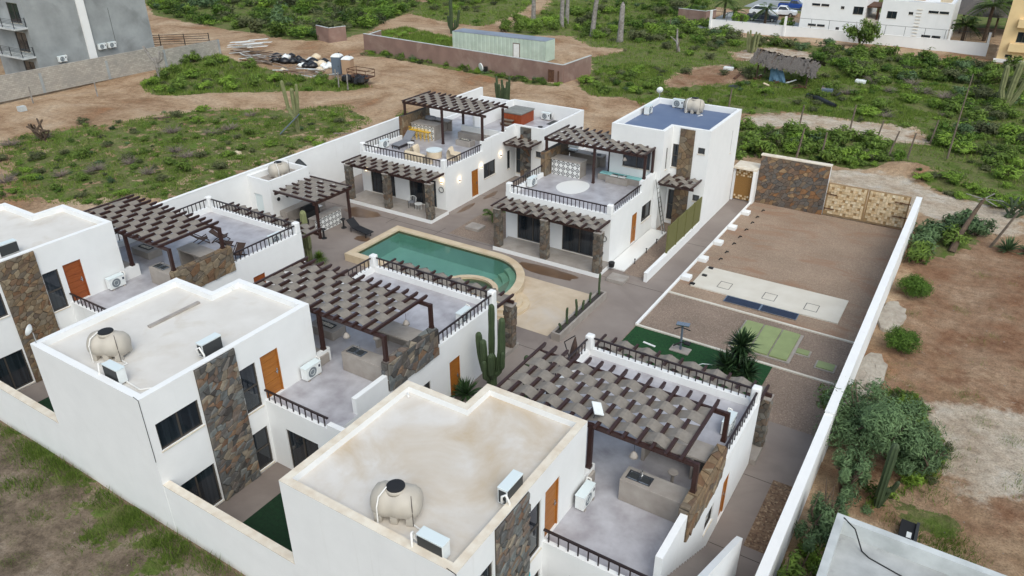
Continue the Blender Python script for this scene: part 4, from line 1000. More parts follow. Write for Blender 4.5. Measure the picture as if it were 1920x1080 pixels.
ACS = [  # x, y, z, heading of the fan side, label
 (-36.0, 14.0, 6.06, 270, 'white air conditioner on the far left roof, near the stone strip'),
 (-23.0, 10.85, 5.86, 180, 'white air conditioner beside the water tank on the middle roof'),
 (-21.65, 13.7, 5.86, 270, 'white air conditioner at the right edge of the middle roof'),
 (-9.2, 10.75, 5.61, 180, 'white air conditioner beside the water tank on the nearest roof'),
 (-8.62, 13.55, 5.61, 270, 'white air conditioner at the right edge of the nearest roof'),
 (-34.8, 17.75, 3.02, 90, 'white air conditioner by the wall near the red wooden door'),
 (-31.95, 25.6, 3.02, 90, 'white air conditioner behind the railing near the deck chairs'),
 (-20.75, 17.35, 3.0, 90, 'white air conditioner on a slab by the honey wood roof door of the middle house'),
 (-18.0, 24.3, 3.0, 90, 'white air conditioner behind the railing of the middle terrace'),
 (-7.9, 17.0, 2.9, 90, 'white air conditioner on a slab by the roof door of the nearest house'),
 (-5.1, 23.2, 2.9, 90, 'white air conditioner behind the railing of the nearest terrace'),
 (-38.3, 42.3, 3.05, 90, 'white air conditioner by the railing near the grey daybed'),
 (-24.4, 41.2, 3.05, 90, 'small pale air conditioner at the corner of the terrace with the white round rug'),
 (-20.1, 50.0, 6.52, 90, 'air conditioner at the left edge of the blue roof'),
 (-18.9, 52.7, 6.52, 0, 'air conditioner beside the tank on the blue roof'),
 (-31.6, 55.6, 3.06, 0, 'white air conditioner behind the hot tub')]
ac0 = make_ac()
for i, (x, y, z, hd, lab) in enumerate(ACS):
    if i == 0: ac0.location = (x, y, z); ac0.rotation_euler = (0, 0, R(hd)); ac0['label'] = lab; ac0['group'] = 'air conditioners'
    else: copy_tree(ac0, (x, y, z), R(hd), lab)
for x, y, z in ((-20.75, 17.35, 3.0), (-7.9, 17.0, 2.9), (-34.8, 17.75, 3.02)):
    pass
def make_tank():
    t = thing('water_tank', '', 'water tank')
    mb = MB(); n = 24; prof = []
    # body revolved about a horizontal axis (local x), flattened a little, ribs as radius steps
    xs_ = [-.78, -.76, -.66, -.5, -.47, -.25, -.22, 0, .03, .25, .28, .5, .53, .66, .76, .78]
    rs_ = [.05, .30, .46, .525, .54, .545, .535, .535, .545, .545, .535, .53, .505, .44, .28, .05]
    k = 0
    for x, r in zip(xs_, rs_):
        for j in range(n):
            a = 2*math.pi*j/n; mb.v.append((x, r*math.cos(a)*1.0, .57+r*math.sin(a)*.98))
    for i in range(len(xs_)-1):
        for j in range(n): mb.f.append((i*n+j, i*n+(j+1) % n, (i+1)*n+(j+1) % n, (i+1)*n+j))
    mb.f.append(tuple(reversed(range(n)))); mb.f.append(tuple((len(xs_)-1)*n+j for j in range(n)))
    mb.build('tank_body', tankm, t, smooth=True)
    for x in (-.5, 0, .5):
        for s_ in (-1, 1):
            m2 = MB().prism([(x-.12, s_*.22), (x+.12, s_*.22), (x+.12, s_*.46), (x-.12, s_*.46)], 0, .40); m2.build('foot', tankm, t, bevel=.03)
    MB().lathe([(.33, 1.0), (.31, 1.1), (.28, 1.13), (.24, 1.13)], 0, 0, 0, 20).build('neck', tankm, t, smooth=True)
    MB().lathe([(.29, 1.125), (.29, 1.155), (.2, 1.175), (.02, 1.18)], 0, 0, 0, 20).build('lid', black, t)
    MB().tube([(-.25, -.12, 1.17), (-.4, -.45, 1.05), (-.42, -.62, .8), (-.42, -.64, .05)], .022, 6).build('vent_pipe', pvc, t)
    MB().tube([(.62, -.45, .05), (.62, -.45, 1.25)], .012, 5).build('rod', steel_p, t)
    MB().tube([(.6, -.4, .06), (.95, -.6, .06), (.7, -1.0, .04)], .025, 6).build('outlet_pipe', pvc, t)
    return t
tk = make_tank()
for i, (x, y, z, hd, sc_, lab) in enumerate([(-24.6, 11.7, 5.86, 28, 1, 'beige water tank with black lid on the middle roof'), (-10.9, 11.35, 5.61, 22, .9, 'beige water tank with black lid on the nearest roof'),
        (-17.5, 52.1, 6.52, 0, .9, 'beige water tank on the blue roof'), (-40.8, 34.0, 2.8, 80, .92, 'beige water tank on the white service block by the left wall')]):
    if i == 0: tk.location = (x, y, z); tk.rotation_euler = (0, 0, R(hd)); tk['label'] = lab; tk['group'] = 'roof water tanks'; tk.scale = (.9,)*3
    else: copy_tree(tk, (x, y, z), R(hd), lab, scale=sc_)
# satellite dishes, antenna, roof oddments
def dish(x, y, z, hd, lab, s=.3):
    t = thing('satellite_dish', lab, 'satellite dish', (x, y, z))
    MB().tube([(x, y, z), (x, y, z+.45)], .025, 6).build('mast', chrome, t)
    d = Vector((math.cos(R(hd)), math.sin(R(hd)), .25)).normalized(); c = Vector((x, y, z+.55))
    a = d.cross(Vector((0, 0, 1))).normalized(); b = a.cross(d); mb = MB(); n = 18
    for rr, k in ((.02, 0), (s*.5, .03), (s*.85, .08), (s, .12)):
        for j in range(n): q = c+d*k+a*(rr*math.cos(2*math.pi*j/n))+b*(rr*math.sin(2*math.pi*j/n)); mb.v.append(tuple(q))
    for i in range(3):
        for j in range(n): mb.f.append((i*n+j, i*n+(j+1) % n, (i+1)*n+(j+1) % n, (i+1)*n+j))
    mb.build('dish', ac_w, t, smooth=True); MB().tube([c, c+d*.34], .012, 5).build('feed_arm', dgrey, t)
dish(-27.35, 10.5, 6.1, 215, 'white satellite dish on the corner of the middle roof', .22)
dish(-20.6, 53.2, 6.9, 120, 'white satellite dish on the far corner of the blue roof', .24)
dish(-38.6, 48.4, 4.7, 150, 'white satellite dish behind the pergola with yellow stools', .3)
an = thing('flat_antenna', 'flat white antenna panel propped on the nearest pergola', 'antenna', (-8.3, 18.4, 5.52))
MB().beam((-8.42, 18.55, 5.85), (-8.1, 18.15, 5.72), .34, .035, up=(.3, .2, 1)).build('panel', ac_w, an)
mb = MB()
for dx, dy in ((.25, .05), (-.2, .15), (0, -.25)): mb.tube([(-8.28, 18.36, 5.76), (-8.28+dx, 18.36+dy, 5.53)], .012, 5)
mb.build('tripod', black, an)
o = tag(MB().beam((-25.2, 13.6, 5.9), (-25.2, 15.9, 5.9), .16, .09).build('leaning_board', cement_w), 'grey board lying along the parapet of the middle roof', 'board')
for x, y, z, lab in ((-24.9, 17.4, 6.0, 'small roof drain fitting at the back corner of the middle roof'), (-14.1, 15.7, 5.75, 'white pipe elbow at the back corner of the nearest roof')):
    tag(MB().tube([(x, y, z-.14), (x, y, z), (x+.12, y-.1, z+.02)], .04, 8).build('water_pipe', pvc), lab, 'pipe')
tag(MB().tube([(-23.4, 11.0, 5.9), (-21.8, 10.9, 5.9), (-21.4, 11.3, 5.9)], .03, 6).build('water_pipe', pvc), 'white pipe lying across the middle roof', 'pipe')
tag(MB().tube([(-20.2, 46.0, 6.6), (-20.2, 46.0, 6.55)], .05, 6).build('drain_fitting', dgrey), 'small drain on the blue roof', 'drain')

# ================================================================ TERRACE FURNITURE
def sink_counter(lab, x0, y0, x1, y1, z, h=.9):
    t = thing('sink_counter', lab, 'counter', ((x0+x1)/2, (y0+y1)/2, z), 'terrace sink counters')
    bx('counter', cement_w, t, x0, y0, z, x1, y1, z+h, bevel=.015)
    cx = x0+.55; cy = (y0+y1)/2
    s = MB().box(cx-.42, cy-.22, z+h+.001, cx+.42, cy+.22, z+h+.012).build('sink', chrome, t)
    for dx in (-.2, .2):
        mb = MB(); a0, a1, b0, b1 = cx+dx-.17, cx+dx+.17, cy-.17, cy+.17; zt_ = z+h+.02
        mb.box(a0, b0, zt_-.006, a1, b0+.02, zt_+.012).box(a0, b1-.02, zt_-.006, a1, b1, zt_+.012).box(a0, b0+.02, zt_-.006, a0+.02, b1-.02, zt_+.012).box(a1-.02, b0+.02, zt_-.006, a1, b1-.02, zt_+.012)
        mb.build('basin_rim', chrome, s); bx('basin', dgrey, s, a0+.03, b0+.03, z+h+.013, a1-.03, b1-.03, z+h+.016)
    MB().tube([(cx, cy+.2, z+h), (cx, cy+.2, z+h+.22), (cx, cy+.1, z+h+.26), (cx, cy+.02, z+h+.22)], .015, 6).build('tap', chrome, t)
sink_counter('cement sink counter on the terrace with deck chairs', -33.75, 19.0, -31.75, 19.7, 3.02)
sink_counter('cement sink counter on the middle terrace', -20.0, 18.4, -17.75, 19.1, 3.0)
sink_counter('cement sink counter on the nearest terrace', -7.05, 17.75, -4.85, 18.5, 2.9)
def bar_counter(lab, x0, y0, x1, y1, z, h=1.02):
    t = thing('bar_counter', lab, 'bar counter', ((x0+x1)/2, (y0+y1)/2, z))
    bx('counter_top', cement_w, t, x0, y0, z+h-.08, x1, y1, z+h)
    bx('leg_panel', cement_w, t, x0, y0+.05, z, x0+.12, y1-.05, z+h-.08); bx('back_panel', cement_w, t, x0+.12, y1-.17, z, x1, y1-.05, z+h-.08)
    bx('leg_panel', cement_w, t, x1-.5, y0+.05, z, x1-.42, y1-.17, z+h-.08)
for lab, x0, x1, y, z in (('grey bar counter behind the stone wall near the deck chairs', -34.2, -31.75, 21.0, 3.02), ('grey bar counter behind the stone wall of the middle terrace', -20.0, -17.75, 20.4, 3.0), ('grey bar counter behind the stone wall of the nearest terrace', -7.2, -4.9, 19.9, 2.9)):
    bar_counter(lab, x0, y, x1, y+.95, z)
def bench(lab, x0, y0, x1, y1, z, h=.45, mat=None):
    tag(bx('masonry_bench', mat or cement_w, None, x0, y0, z, x1, y1, z+h, bevel=.02), lab, 'bench')
bench('grey masonry bench against the tower on the terrace with deck chairs', -37.9, 18.6, -35.25, 19.3, 3.02); bench('grey masonry bench against the tower on the middle terrace', -23.6, 18.02, -20.95, 18.6, 3.0); bench('grey masonry bench against the tower on the nearest terrace', -10.8, 17.55, -8.1, 18.15, 2.9)
def fire_table(lab, cx, cy, z, w=1.5, d=.85):
    t = thing('fire_table', lab, 'fire table', (cx, cy, z), 'masonry fire tables')
    bx('table_body', cement_w, t, cx-w/2, cy-d/2, z, cx+w/2, cy+d/2, z+.42, bevel=.015)
    MB().box(cx-.46, cy-.17, z+.421, cx+.46, cy-.13, z+.46).box(cx-.46, cy+.13, z+.421, cx+.46, cy+.17, z+.46).box(cx-.46, cy-.13, z+.421, cx-.42, cy+.13, z+.46).box(cx+.42, cy-.13, z+.421, cx+.46, cy+.13, z+.46).build('burner_frame', dgrey, t)
    mb = MB(); r = random.Random(int(abs(cx)*10))
    for _ in range(60): 
        x, y = cx+r.uniform(-.4, .4), cy+r.uniform(-.11, .11); mb.lathe([(.01, 0), (.03, .015), (.01, .03)], x, y, z+.425, 5)
    o = mb.build('white_pebbles', slab_m, t); o['kind'] = 'stuff'
fire_table('grey fire table with white pebbles under the far left pergola', -36.95, 20.95, 3.02); fire_table('grey fire table with white pebbles under the middle pergola', -22.7, 20.25, 3.0)
fire_table('grey fire table beside the grey bench on the terrace with yellow stools', -33.4, 46.15, 3.05, 1.35, .75); fire_table('grey table with a white double tray on the terrace with aqua cushions', -19.75, 44.85, 3.05, 1.6, .85)
bx('white_tray', tile_w, None, -20.3, 44.6, 3.51, -19.8, 45.1, 3.53); tag(bpy.data.objects['white_tray'], 'white square tray on the left of the fire table', 'tray')
tag(bx('white_tray', tile_w, None, -19.72, 44.6, 3.51, -19.22, 45.1, 3.53), 'white square tray on the right of the fire table', 'tray')
# pendant lamps under the pergolas
for x, y, z, lab in ((-19.4, 18.25, 5.42, 'pendant lamp hanging at the front of the middle pergola'), (-18.0, 20.3, 5.42, 'pendant lamp hanging at the right side of the middle pergola'), (-18.3, 18.8, 5.42, 'pendant lamp hanging by the right post of the middle pergola'),
        (-6.7, 17.9, 5.3, 'pendant lamp hanging at the front of the nearest pergola'), (-19.0, 43.9, 5.55, 'pendant lamp hanging beside the window under the right back pergola'), (-32.0, 46.6, 5.8, 'pendant lamp hanging at the right of the pergola with yellow stools'), (-20.9, 46.3, 5.55, 'pendant lamp hanging above the aqua bench')):
    lamp_at(x, y, z, .3, lab)
# stool under nearest pergola
def stool(lab, x, y, z, h=.72, mat=None, group=None):
    t = thing('stool', lab, 'stool', (x, y, z), group)
    MB().lathe([(.17, h-.05), (.18, h-.02), (.16, h), (.02, h+.005)], x, y, z, 14).build('seat', mat or cement_w, t)
    MB().tube([(x, y, z), (x, y, z+h-.05)], .06, 10).build('pedestal', mat or cement_w, t); MB().lathe([(.2, 0), (.19, .03), (.05, .04)], x, y, z, 14).build('base', mat or cement_w, t)
    return t
stool('grey round stool under the nearest pergola', -5.75, 19.2, 2.9)
# folding deck chairs -----------------------------------------------------------
def make_deck_chair():
    t = thing('deck_chair', '', 'deck chair')
    for s_ in (-.3, .3):
        MB().beam((s_, -.55, .05), (s_, .55, .85), .04, .05).build('side_rail', canvas_b, t)
        MB().beam((s_*1.08, .5, .02), (s_*1.08, -.45, .48), .04, .05).build('side_rail', canvas_b, t)
    for y, z in ((-.52, .08), (.53, .83), (.48, .04), (-.42, .46)): MB().beam((-.33, y, z), (.33, y, z), .035, .035).build('cross_bar', canvas_b, t)
    mb = MB(); n = 9; pr = []
    for i in range(n):
        q = i/(n-1); y = .52-1.0*q; z = .82-.42*q-.22*math.sin(q*math.pi); pr.append((y, z))
    mb.add([(x, y, z) for x in (-.26, .26) for y, z in pr], [(i, i+1, n+i+1, n+i) for i in range(n-1)]); mb.build('canvas_seat', canvas_b, t)
    return t
dc = make_deck_chair()
for i, (x, y, hd, lab) in enumerate([(-35.6, 23.4, 150, 'brown folding deck chair, leftmost on the far left terrace'), (-34.9, 24.2, 120, 'brown folding deck chair, second from left on the far left terrace'), (-33.7, 23.6, 200, 'brown folding deck chair half hidden by the pergola post'), (-32.3, 23.3, 20, 'brown folding deck chair right of the stone wall')]):
    if i == 0: dc.location = (x, y, 3.025); dc.rotation_euler = (0, 0, R(hd)); dc['label'] = lab; dc['group'] = 'folding deck chairs'; dc.scale = (.85,)*3
    else: copy_tree(dc, (x, y, 3.025), R(hd), lab, scale=.85)
stool('pale round stool beside the grey bar near the deck chairs', -33.4, 22.1, 3.02, .5, tile_w); stool('pale round stool between the bar and stone wall near the deck chairs', -32.7, 22.1, 3.02, .5, tile_w)
# tiled bars -------------------------------------------------------------------
def tile_mesh(par, s=.3):
    """one tile: white field, black diamond frame and black centre, as relief"""
    mb = MB().box(0, -.012, 0, s-.006, 0, s-.006); o = mb.build('tile', tile_w, par)
    me_ = o.data; me_.materials.append(tile_b); h = (s-.006)/2; vs = []; fs = []
    def diamond(r0, r1, y):
        k = len(vs); c = h
        for r in (r0, r1):
            for dx, dz in ((r, 0), (0, r), (-r, 0), (0, -r)): vs.append((c+dx, y, c+dz))
        for i in range(4): fs.append((k+i, k+(i+1) % 4, k+4+(i+1) % 4, k+4+i))
    diamond(h*.99, h*.62, -.014); diamond(h*.30, .001, -.014)
    b2 = len(me_.vertices); 
    nm = bpy.data.meshes.new('tile'); V0 = [tuple(v.co) for v in me_.vertices]; F0 = [tuple(p.vertices) for p in me_.polygons]
    nm.from_pydata(V0+vs, [], F0+[tuple(i+len(V0) for i in f) for f in fs]); nm.materials.append(tile_w); nm.materials.append(tile_b)
    for p in list(nm.polygons)[len(F0):]: p.material_index = 1
    o.data = nm; return o
def tiled_bar(lab, O, ux, L, H, D, top=.05, n=8, m=4):
    """tiled face starts at O and runs along ux; counter body behind it"""
    O = Vector(O); t = thing('tiled_bar', lab, 'bar counter', O); t.rotation_euler = (0, 0, math.atan2(ux[1], ux[0])); ORG[t.name] = Vector((0, 0, 0))
    bx('counter', cement_w, t, 0, .0, 0, L, D, H, bevel=.01); bx('counter_top', cement_w, t, -.04, -.06, H, L+.04, D+.04, H+top)
    s = min(L/n, H/m); first = None
    for i in range(n):
        for j in range(m):
            if first is None: first = tile_mesh(t, s); first.location = (.02, 0, .02)
            else: c = first.copy(); C.objects.link(c); c.parent = t; c.location = (.02+i*s, 0, .02+j*s)
tiled_bar('bar counter with black and white diamond tiles under the right back pergola', (-24.5, 44.0, 3.05), (1, 0), 2.2, 1.1, 1.0, n=6, m=3)
tiled_bar('bar counter with diamond tiles behind the yellow stools', (-38.35, 45.75, 3.05), (1, 0), 2.3, 1.1, 1.1, n=6, m=3)
tiled_bar('bar counter with diamond tiles in the outdoor kitchen by the pool', (-36.12, 32.4, 0), (0, 1), 2.55, 1.05, .55, n=7, m=3)
for lab, x0, x1, y, z in (('back counter with two round hobs under the right back pergola', -24.5, -21.9, 46.6, 3.05), ('back counter with hob and grill under the pergola with yellow stools', -38.3, -36.5, 48.0, 3.05)):
    bar_counter(lab, x0, y, x1, y+.75, z, .92)
for i, x in enumerate((-22.75, -22.3)): tag(MB().lathe([(.17, 0), (.17, .02), (.15, .025), (.02, .02)], x, 46.95, 3.97, 16).build('hob', black), ('left' if i == 0 else 'right')+' black round hob on the back counter by the window', 'hob')
t = thing('grill_box', 'white open grill lid on the bar of the right back terrace', 'grill', (-24.1, 46.2, 4.15)); bx('grill_body', chrome, t, -24.5, 45.9, 4.15, -23.7, 46.4, 4.3); MB().beam((-24.1, 46.35, 4.35), (-24.1, 46.6, 4.7), .8, .03).build('grill_lid', ac_w, t)
tag(MB().lathe([(.02, .3), (.3, .22), (.34, .05), (.3, 0)], -37.6, 47.3, 4.2, 16, sx=1.6).build('grill_cover', grey_f, smooth=True), 'grey covered grill on the bar behind the yellow stools', 'grill')
def yellow_stool(lab, x, y, z):
    t = thing('bar_stool', lab, 'stool', (x, y, z), 'yellow bar stools')
    bx('seat', yellow, t, x-.17, y-.17, z+.70, x+.17, y+.17, z+.74, bevel=.01)
    for a in (-1, 1):
        for b in (-1, 1): MB().tube([(x+a*.2, y+b*.2, z), (x+a*.14, y+b*.14, z+.7)], .016, 6).build('leg', yellow, t)
    MB().box(x-.14, y-.185, z+.92, x+.14, y-.17, z+.97).build('backrest', yellow, t); MB().tube([(x-.15, y-.17, z+.72), (x-.15, y-.18, z+1.0)], .012, 5).tube([(x+.15, y-.17, z+.72), (x+.15, y-.18, z+1.0)], .012, 5).build('back_post', yellow, t)
for i in range(5): yellow_stool('yellow metal bar stool, %s from the stone wall in the row at the tiled bar' % ('first', 'second', 'third', 'fourth', 'fifth')[i], -38.05+i*.4, 45.42, 3.05)
# lounge corner on the left back terrace
db = thing('daybed', 'grey upholstered daybed with raised back near the railing', 'daybed', (-37.2, 43.6, 3.05))
bx('mattress', grey_f, db, -37.75, 42.5, 3.3, -37.0, 43.9, 3.4, bevel=.03); MB().beam((-37.38, 43.85, 3.38), (-37.38, 44.55, 3.95), .75, .1).build('backrest', grey_f, db); bx('base_frame', steel_p, db, -37.75, 42.5, 3.22, -37.0, 44.4, 3.3)
for x in (-37.7, -37.05):
    for y in (42.55, 44.35): bx('leg', steel_p, db, x-.03, y-.03, 3.05, x+.03, y+.03, 3.22)
def round_table(lab, x, y, z, r, h, legs=6, mat=None, group=None):
    t = thing('side_table', lab, 'table', (x, y, z), group)
    MB().lathe([(r, h-.03), (r, h), (.02, h+.002)], x, y, z, 22).build('table_top', mat or tile_w, t)
    for i in range(legs): a = 2*math.pi*i/legs; MB().tube([(x+r*.8*math.cos(a), y+r*.8*math.sin(a), z), (x+r*.8*math.cos(a), y+r*.8*math.sin(a), z+h-.03)], .012, 5).build('leg', mat or tile_w, t)
round_table('small round white table beside the grey daybed', -36.4, 43.2, 3.05, .27, .5); round_table('small round white table on the porch of the left back house', -32.7, 39.2, .25, .28, .45)
rt_ = thing('round_fire_pit', 'round pale fire pit with blue top between the covered armchairs', 'fire pit', (-33.7, 42.6, 3.05)); MB().lathe([(.55, 0), (.58, .5), (.02, .5)], -33.7, 42.6, 3.05, 24).build('body', cushion, rt_); MB().lathe([(.6, .5), (.6, .57), (.02, .575)], -33.7, 42.6, 3.05, 24).build('top', ac_t, rt_)
def armchair(lab, x, y, hd, z=3.05, wd=.9):
    t = thing('covered_armchair', lab, 'armchair', (x, y, z), 'covered armchairs'); ORG[t.name] = Vector((0, 0, 0)); t.rotation_euler = (0, 0, R(hd))
    mb = MB(); pr = [(-.42, 0), (-.44, .42), (.1, .46), (.2, .82), (.34, .85), (.46, .6), (.46, 0)]; n = len(pr); w = wd/2
    xs2 = [-w, -w*.8, -w*.4, 0, w*.4, w*.8, w]
    for i, x_ in enumerate(xs2):
        k = 1-.07*(abs(x_)/w)**4
        for y_, z_ in pr: mb.v.append((x_, y_*k, z_*k+.03*math.sin(i*2.1+y_*7)*(z_ > .1)))
    for i in range(len(xs2)-1):
        for j in range(n-1): mb.f.append((i*n+j, i*n+j+1, (i+1)*n+j+1, (i+1)*n+j))
    mb.f += [tuple(range(n)), tuple(reversed(range((len(xs2)-1)*n, len(xs2)*n)))]
    mb.build('fabric_cover', cushion, t, smooth=True); bx('leg_frame', steel_p, t, -w*.9, -.4, -.001, w*.9, .42, .02)
armchair('cream covered armchair left of the round fire pit', -35.35, 42.0, -80); armchair('long cream covered sofa along the front railing', -33.9, 41.0, 175, wd=2.0); armchair('cream covered armchair right of the round fire pit', -32.2, 43.0, 110)
bench('grey masonry bench behind the fire table on the terrace with yellow stools', -35.1, 47.5, -31.3, 48.0, 3.05); tag(bx('bench_wall', white, None, -35.1, 48.0, 3.05, -31.15, 48.2, 3.95), 'cream low wall behind the grey bench by the yellow stools', 'wall')
bench('grey masonry bench with aqua cushions under the window', -21.3, 45.98-1.2, -17.6, 45.35, 3.05, .4)
for i, x in enumerate((-21.2, -19.4)): tag(bx('seat_cushion', aqua, None, x, 44.85, 3.452, x+1.75, 45.33, 3.53, bevel=.03), 'aqua seat cushion on the %s half of the bench under the window' % ('left', 'right')[i], 'cushion')
tag(MB().prism([(-22.0+1.02*math.cos(R(a))*1.05, 42.45+1.32*math.sin(R(a))*(1+.1*math.cos(R(a)))) for a in range(0, 360, 15)], 3.056, 3.075).build('round_rug', tile_w), 'white oval rug on the right back terrace', 'rug')
# porch chairs
def porch_chair(lab, x, y, hd, z=.25):
    t = thing('porch_chair', lab, 'chair', (x, y, z), 'porch chairs'); ORG[t.name] = Vector((0, 0, 0)); t.rotation_euler = (0, 0, R(hd))
    bx('seat', grey_f, t, -.25, -.25, .40, .25, .25, .45, bevel=.02)
    for a in (-.23, .23):
        for b in (-.23, .23): MB().tube([(a, b, 0), (a, b, .62 if b < 0 else .4)], .016, 5).build('leg', steel_p, t)
    mb = MB(); n = 9
    for i in range(n):
        a = R(180*i/(n-1)); p = (-.28*math.cos(a), .26*math.sin(a), 0); mb.tube([(p[0], p[1], .45), (p[0]*1.08, p[1]*1.1, .62+.16*math.sin(a))], .012, 5)
    mb.build('woven_back', tile_w, t); MB().tube([(-.3*math.cos(R(180*i/12)), .29*math.sin(R(180*i/12)), .62+.16*math.sin(R(180*i/12))) for i in range(13)], .018, 6).build('arm_rail', tile_w, t)
porch_chair('white rope chair left of the small porch table', -33.35, 39.3, 20); porch_chair('white rope chair half hidden by the right porch column', -31.6, 39.1, -30)
# house number rings and wall lights
for x, y, z, lab in ((-31.25, 40.1, 1.75, 'round house plate on the left back house'), (-17.75, 38.68, 1.75, 'round house plate on the house with the blue roof')):
    mb = MB(); n = 20
    for i in range(n):
        a, b = 2*math.pi*i/n, 2*math.pi*(i+1)/n; mb.beam((x+.2*math.cos(a), y-.02, z+.2*math.sin(a)), (x+.2*math.cos(b), y-.02, z+.2*math.sin(b)), .03, .04, up=(0, 1, 0))
    t = thing('house_plate', lab, 'sign', (x, y, z)); mb.build('ring', dgrey, t); MB().tube([(x, y-.008, z), (x, y-.018, z)], .17, 20).build('plate', tile_w, t)
lampm, ln, lb = new_mat('warm_lamp'); lb.inputs['Emission Color'].default_value = (1, .72, .38, 1); lb.inputs['Emission Strength'].default_value = 14
for x, y, z, ax, lab in ((-30.9, 41.8, 2.0, 0, 'lit wall lamp left of the wooden side door'), (-30.9, 44.6, 2.2, 0, 'lit wall lamp between the side door and window'), (-30.9, 47.3, 2.35, 0, 'lit wall lamp right of the side window'),
        (-38.3, 40.12, 2.0, 1, 'lit wall lamp at the left end of the porch'), (-31.2, 40.12, 2.35, 1, 'lit wall lamp above the round house plate')):
    t = thing('wall_lamp', lab, 'lamp', (x, y, z))
    if ax == 0: bx('lamp_body', dgrey, t, x+.004, y-.05, z-.07, x+.08, y+.05, z+.07); bx('bulb', lampm, t, x+.02, y-.045, z+.071, x+.07, y+.045, z+.09); bx('bulb', lampm, t, x+.02, y-.045, z-.09, x+.07, y+.045, z-.071); lx, ly = x+.14, y
    else: bx('lamp_body', dgrey, t, x-.05, y-.08, z-.07, x+.05, y-.004, z+.07); bx('bulb', lampm, t, x-.045, y-.07, z+.071, x+.045, y-.02, z+.09); bx('bulb', lampm, t, x-.045, y-.07, z-.09, x+.045, y-.02, z-.071); lx, ly = x, y-.14
    l_ = bpy.data.lights.new('wall_lamp_light', 'POINT'); l_.energy = 3.5; l_.color = (1, .75, .45); l_.shadow_soft_size = .03
    lo = bpy.data.objects.new('wall_lamp_light', l_); C.objects.link(lo); lo.location = (lx-x, ly-y, .12); lo.parent = t
# hot tub on the left back roof deck
ht = thing('hot_tub', 'square hot tub clad in red cedar boards under a grey cover', 'hot tub', (-33.3, 53.9, 3.06))
x0, y0, x1, y1 = -34.3, 52.9, -32.45, 54.95
nb = 12; b0 = None
for i in range(nb):
    a = x0+(x1-x0)*i/nb; bx('board', cedar, ht, a+.008, y0, 3.06, a+(x1-x0)/nb-.008, y0+.03, 3.92)
    a = y0+(y1-y0)*i/nb; bx('board', cedar, ht, x1-.03, a+.008, 3.06, x1, a+(y1-y0)/nb-.008, 3.92)
bx('shell', cement_w, ht, x0+.03, y0+.03, 3.06, x1-.03, y1, 3.95); bx('cover', M('tub_cover', lin(132, 132, 128), lin(120, 120, 116), 3, .8), ht, x0-.06, y0-.06, 3.95, x1+.06, y1+.06, 4.1, bevel=.05)
bx('cover_seam', dgrey, ht, x0-.06, 53.91, 4.1, x1+.06, 53.93, 4.104)
ts = thing('tub_steps', 'two grey wooden steps in front of the hot tub', 'steps', (-33.6, 52.4, 3.06)); bx('tread', post_m, ts, -34.1, 52.1, 3.22, -33.1, 52.45, 3.28); bx('tread', post_m, ts, -34.1, 52.48, 3.42, -33.1, 52.84, 3.48); bx('riser', rust, ts, -34.05, 52.15, 3.06, -33.15, 52.2, 3.22); bx('riser', rust, ts, -34.05, 52.5, 3.06, -33.15, 52.55, 3.42)
tag(bx('floor_hatch', dgrey, None, -30.9, 54.4, 3.06, -29.8, 55.7, 3.11, bevel=.02), 'dark glazed hatch in the deck beside the hot tub', 'hatch')
tag(MB().lathe([(.2, 0), (.22, .05), (.18, .06), (.02, .05)], -30.9, 53.4, 3.06, 18).build('black_pan', black), 'black round pan on the deck beside the hot tub', 'pan')
# kitchen court
kc = thing('kitchen_counter', 'grey counter with sinks along the service block under the kitchen pergola', 'counter', (-39.3, 34, 0)); bx('counter', cement_w, kc, -39.7, 32.6, 0, -39.0, 36.2, .92)
bq = thing('barbecue', 'black and steel barbecue cart under the kitchen pergola', 'barbecue', (-38.2, 33.9, 0)); bx('cart', dgrey, bq, -38.5, 33.3, .1, -37.9, 34.6, .85); MB().tube([(-38.2, 33.35, .95), (-38.2, 34.55, .95)], .32, 14).build('hood', black, bq); bx('side_shelf', chrome, bq, -38.45, 34.6, .82, -37.95, 35.0, .86)
for i, (x, y) in enumerate(((-37.9, 32.6), (-35.4, 34.3), (-35.3, 32.3))): stool('black kitchen stool %s' % ('beside the barbecue cart', 'before the far end of the kitchen bar', 'before the near end of the kitchen bar')[i], x, y, 0, .68, black)
tag(MB().tube([(-41.9, 36.6, 2.6), (-41.6, 36.6, 2.95), (-41.2, 36.6, 2.7), (-41.0, 36.6, 2.1)], .25, 10).build('flue', dgrey, smooth=True), 'grey rounded flue beside the service block', 'flue')
# sun lounger by the pool
sl = thing('sun_lounger', 'black sun lounger with raised back beside the pool corner', 'sun lounger', (-33.6, 34.2, 0))
MB().beam((-34.2, 34.25, .36), (-32.7, 34.0, .34), .62, .07).build('seat', black, sl, bevel=.02); MB().beam((-34.2, 34.25, .36), (-34.85, 34.38, .78), .62, .07).build('backrest', black, sl, bevel=.02)
for x, y in ((-34.4, 34.5), (-34.45, 34.0), (-32.9, 34.25), (-32.95, 33.8)): MB().tube([(x, y, 0), (x, y, .34)], .025, 6).build('leg', black, sl)
# ladder leaning on the right back house
ld = thing('ladder', 'grey aluminium ladder leaning against the house under the blue roof', 'ladder', (-16.3, 45.0, 0))
for dy in (-.2, .2): MB().beam((-16.25, 45.0+dy, .02), (-17.2, 45.3+dy, 3.7), .06, .03).build('stile', chrome, ld)
for i in range(11): q = (i+1)/12; MB().beam((-16.25-.95*q, 44.8+.3*q, 3.68*q), (-16.25-.95*q, 45.2+.3*q, 3.68*q), .03, .03).build('rung', chrome, ld)
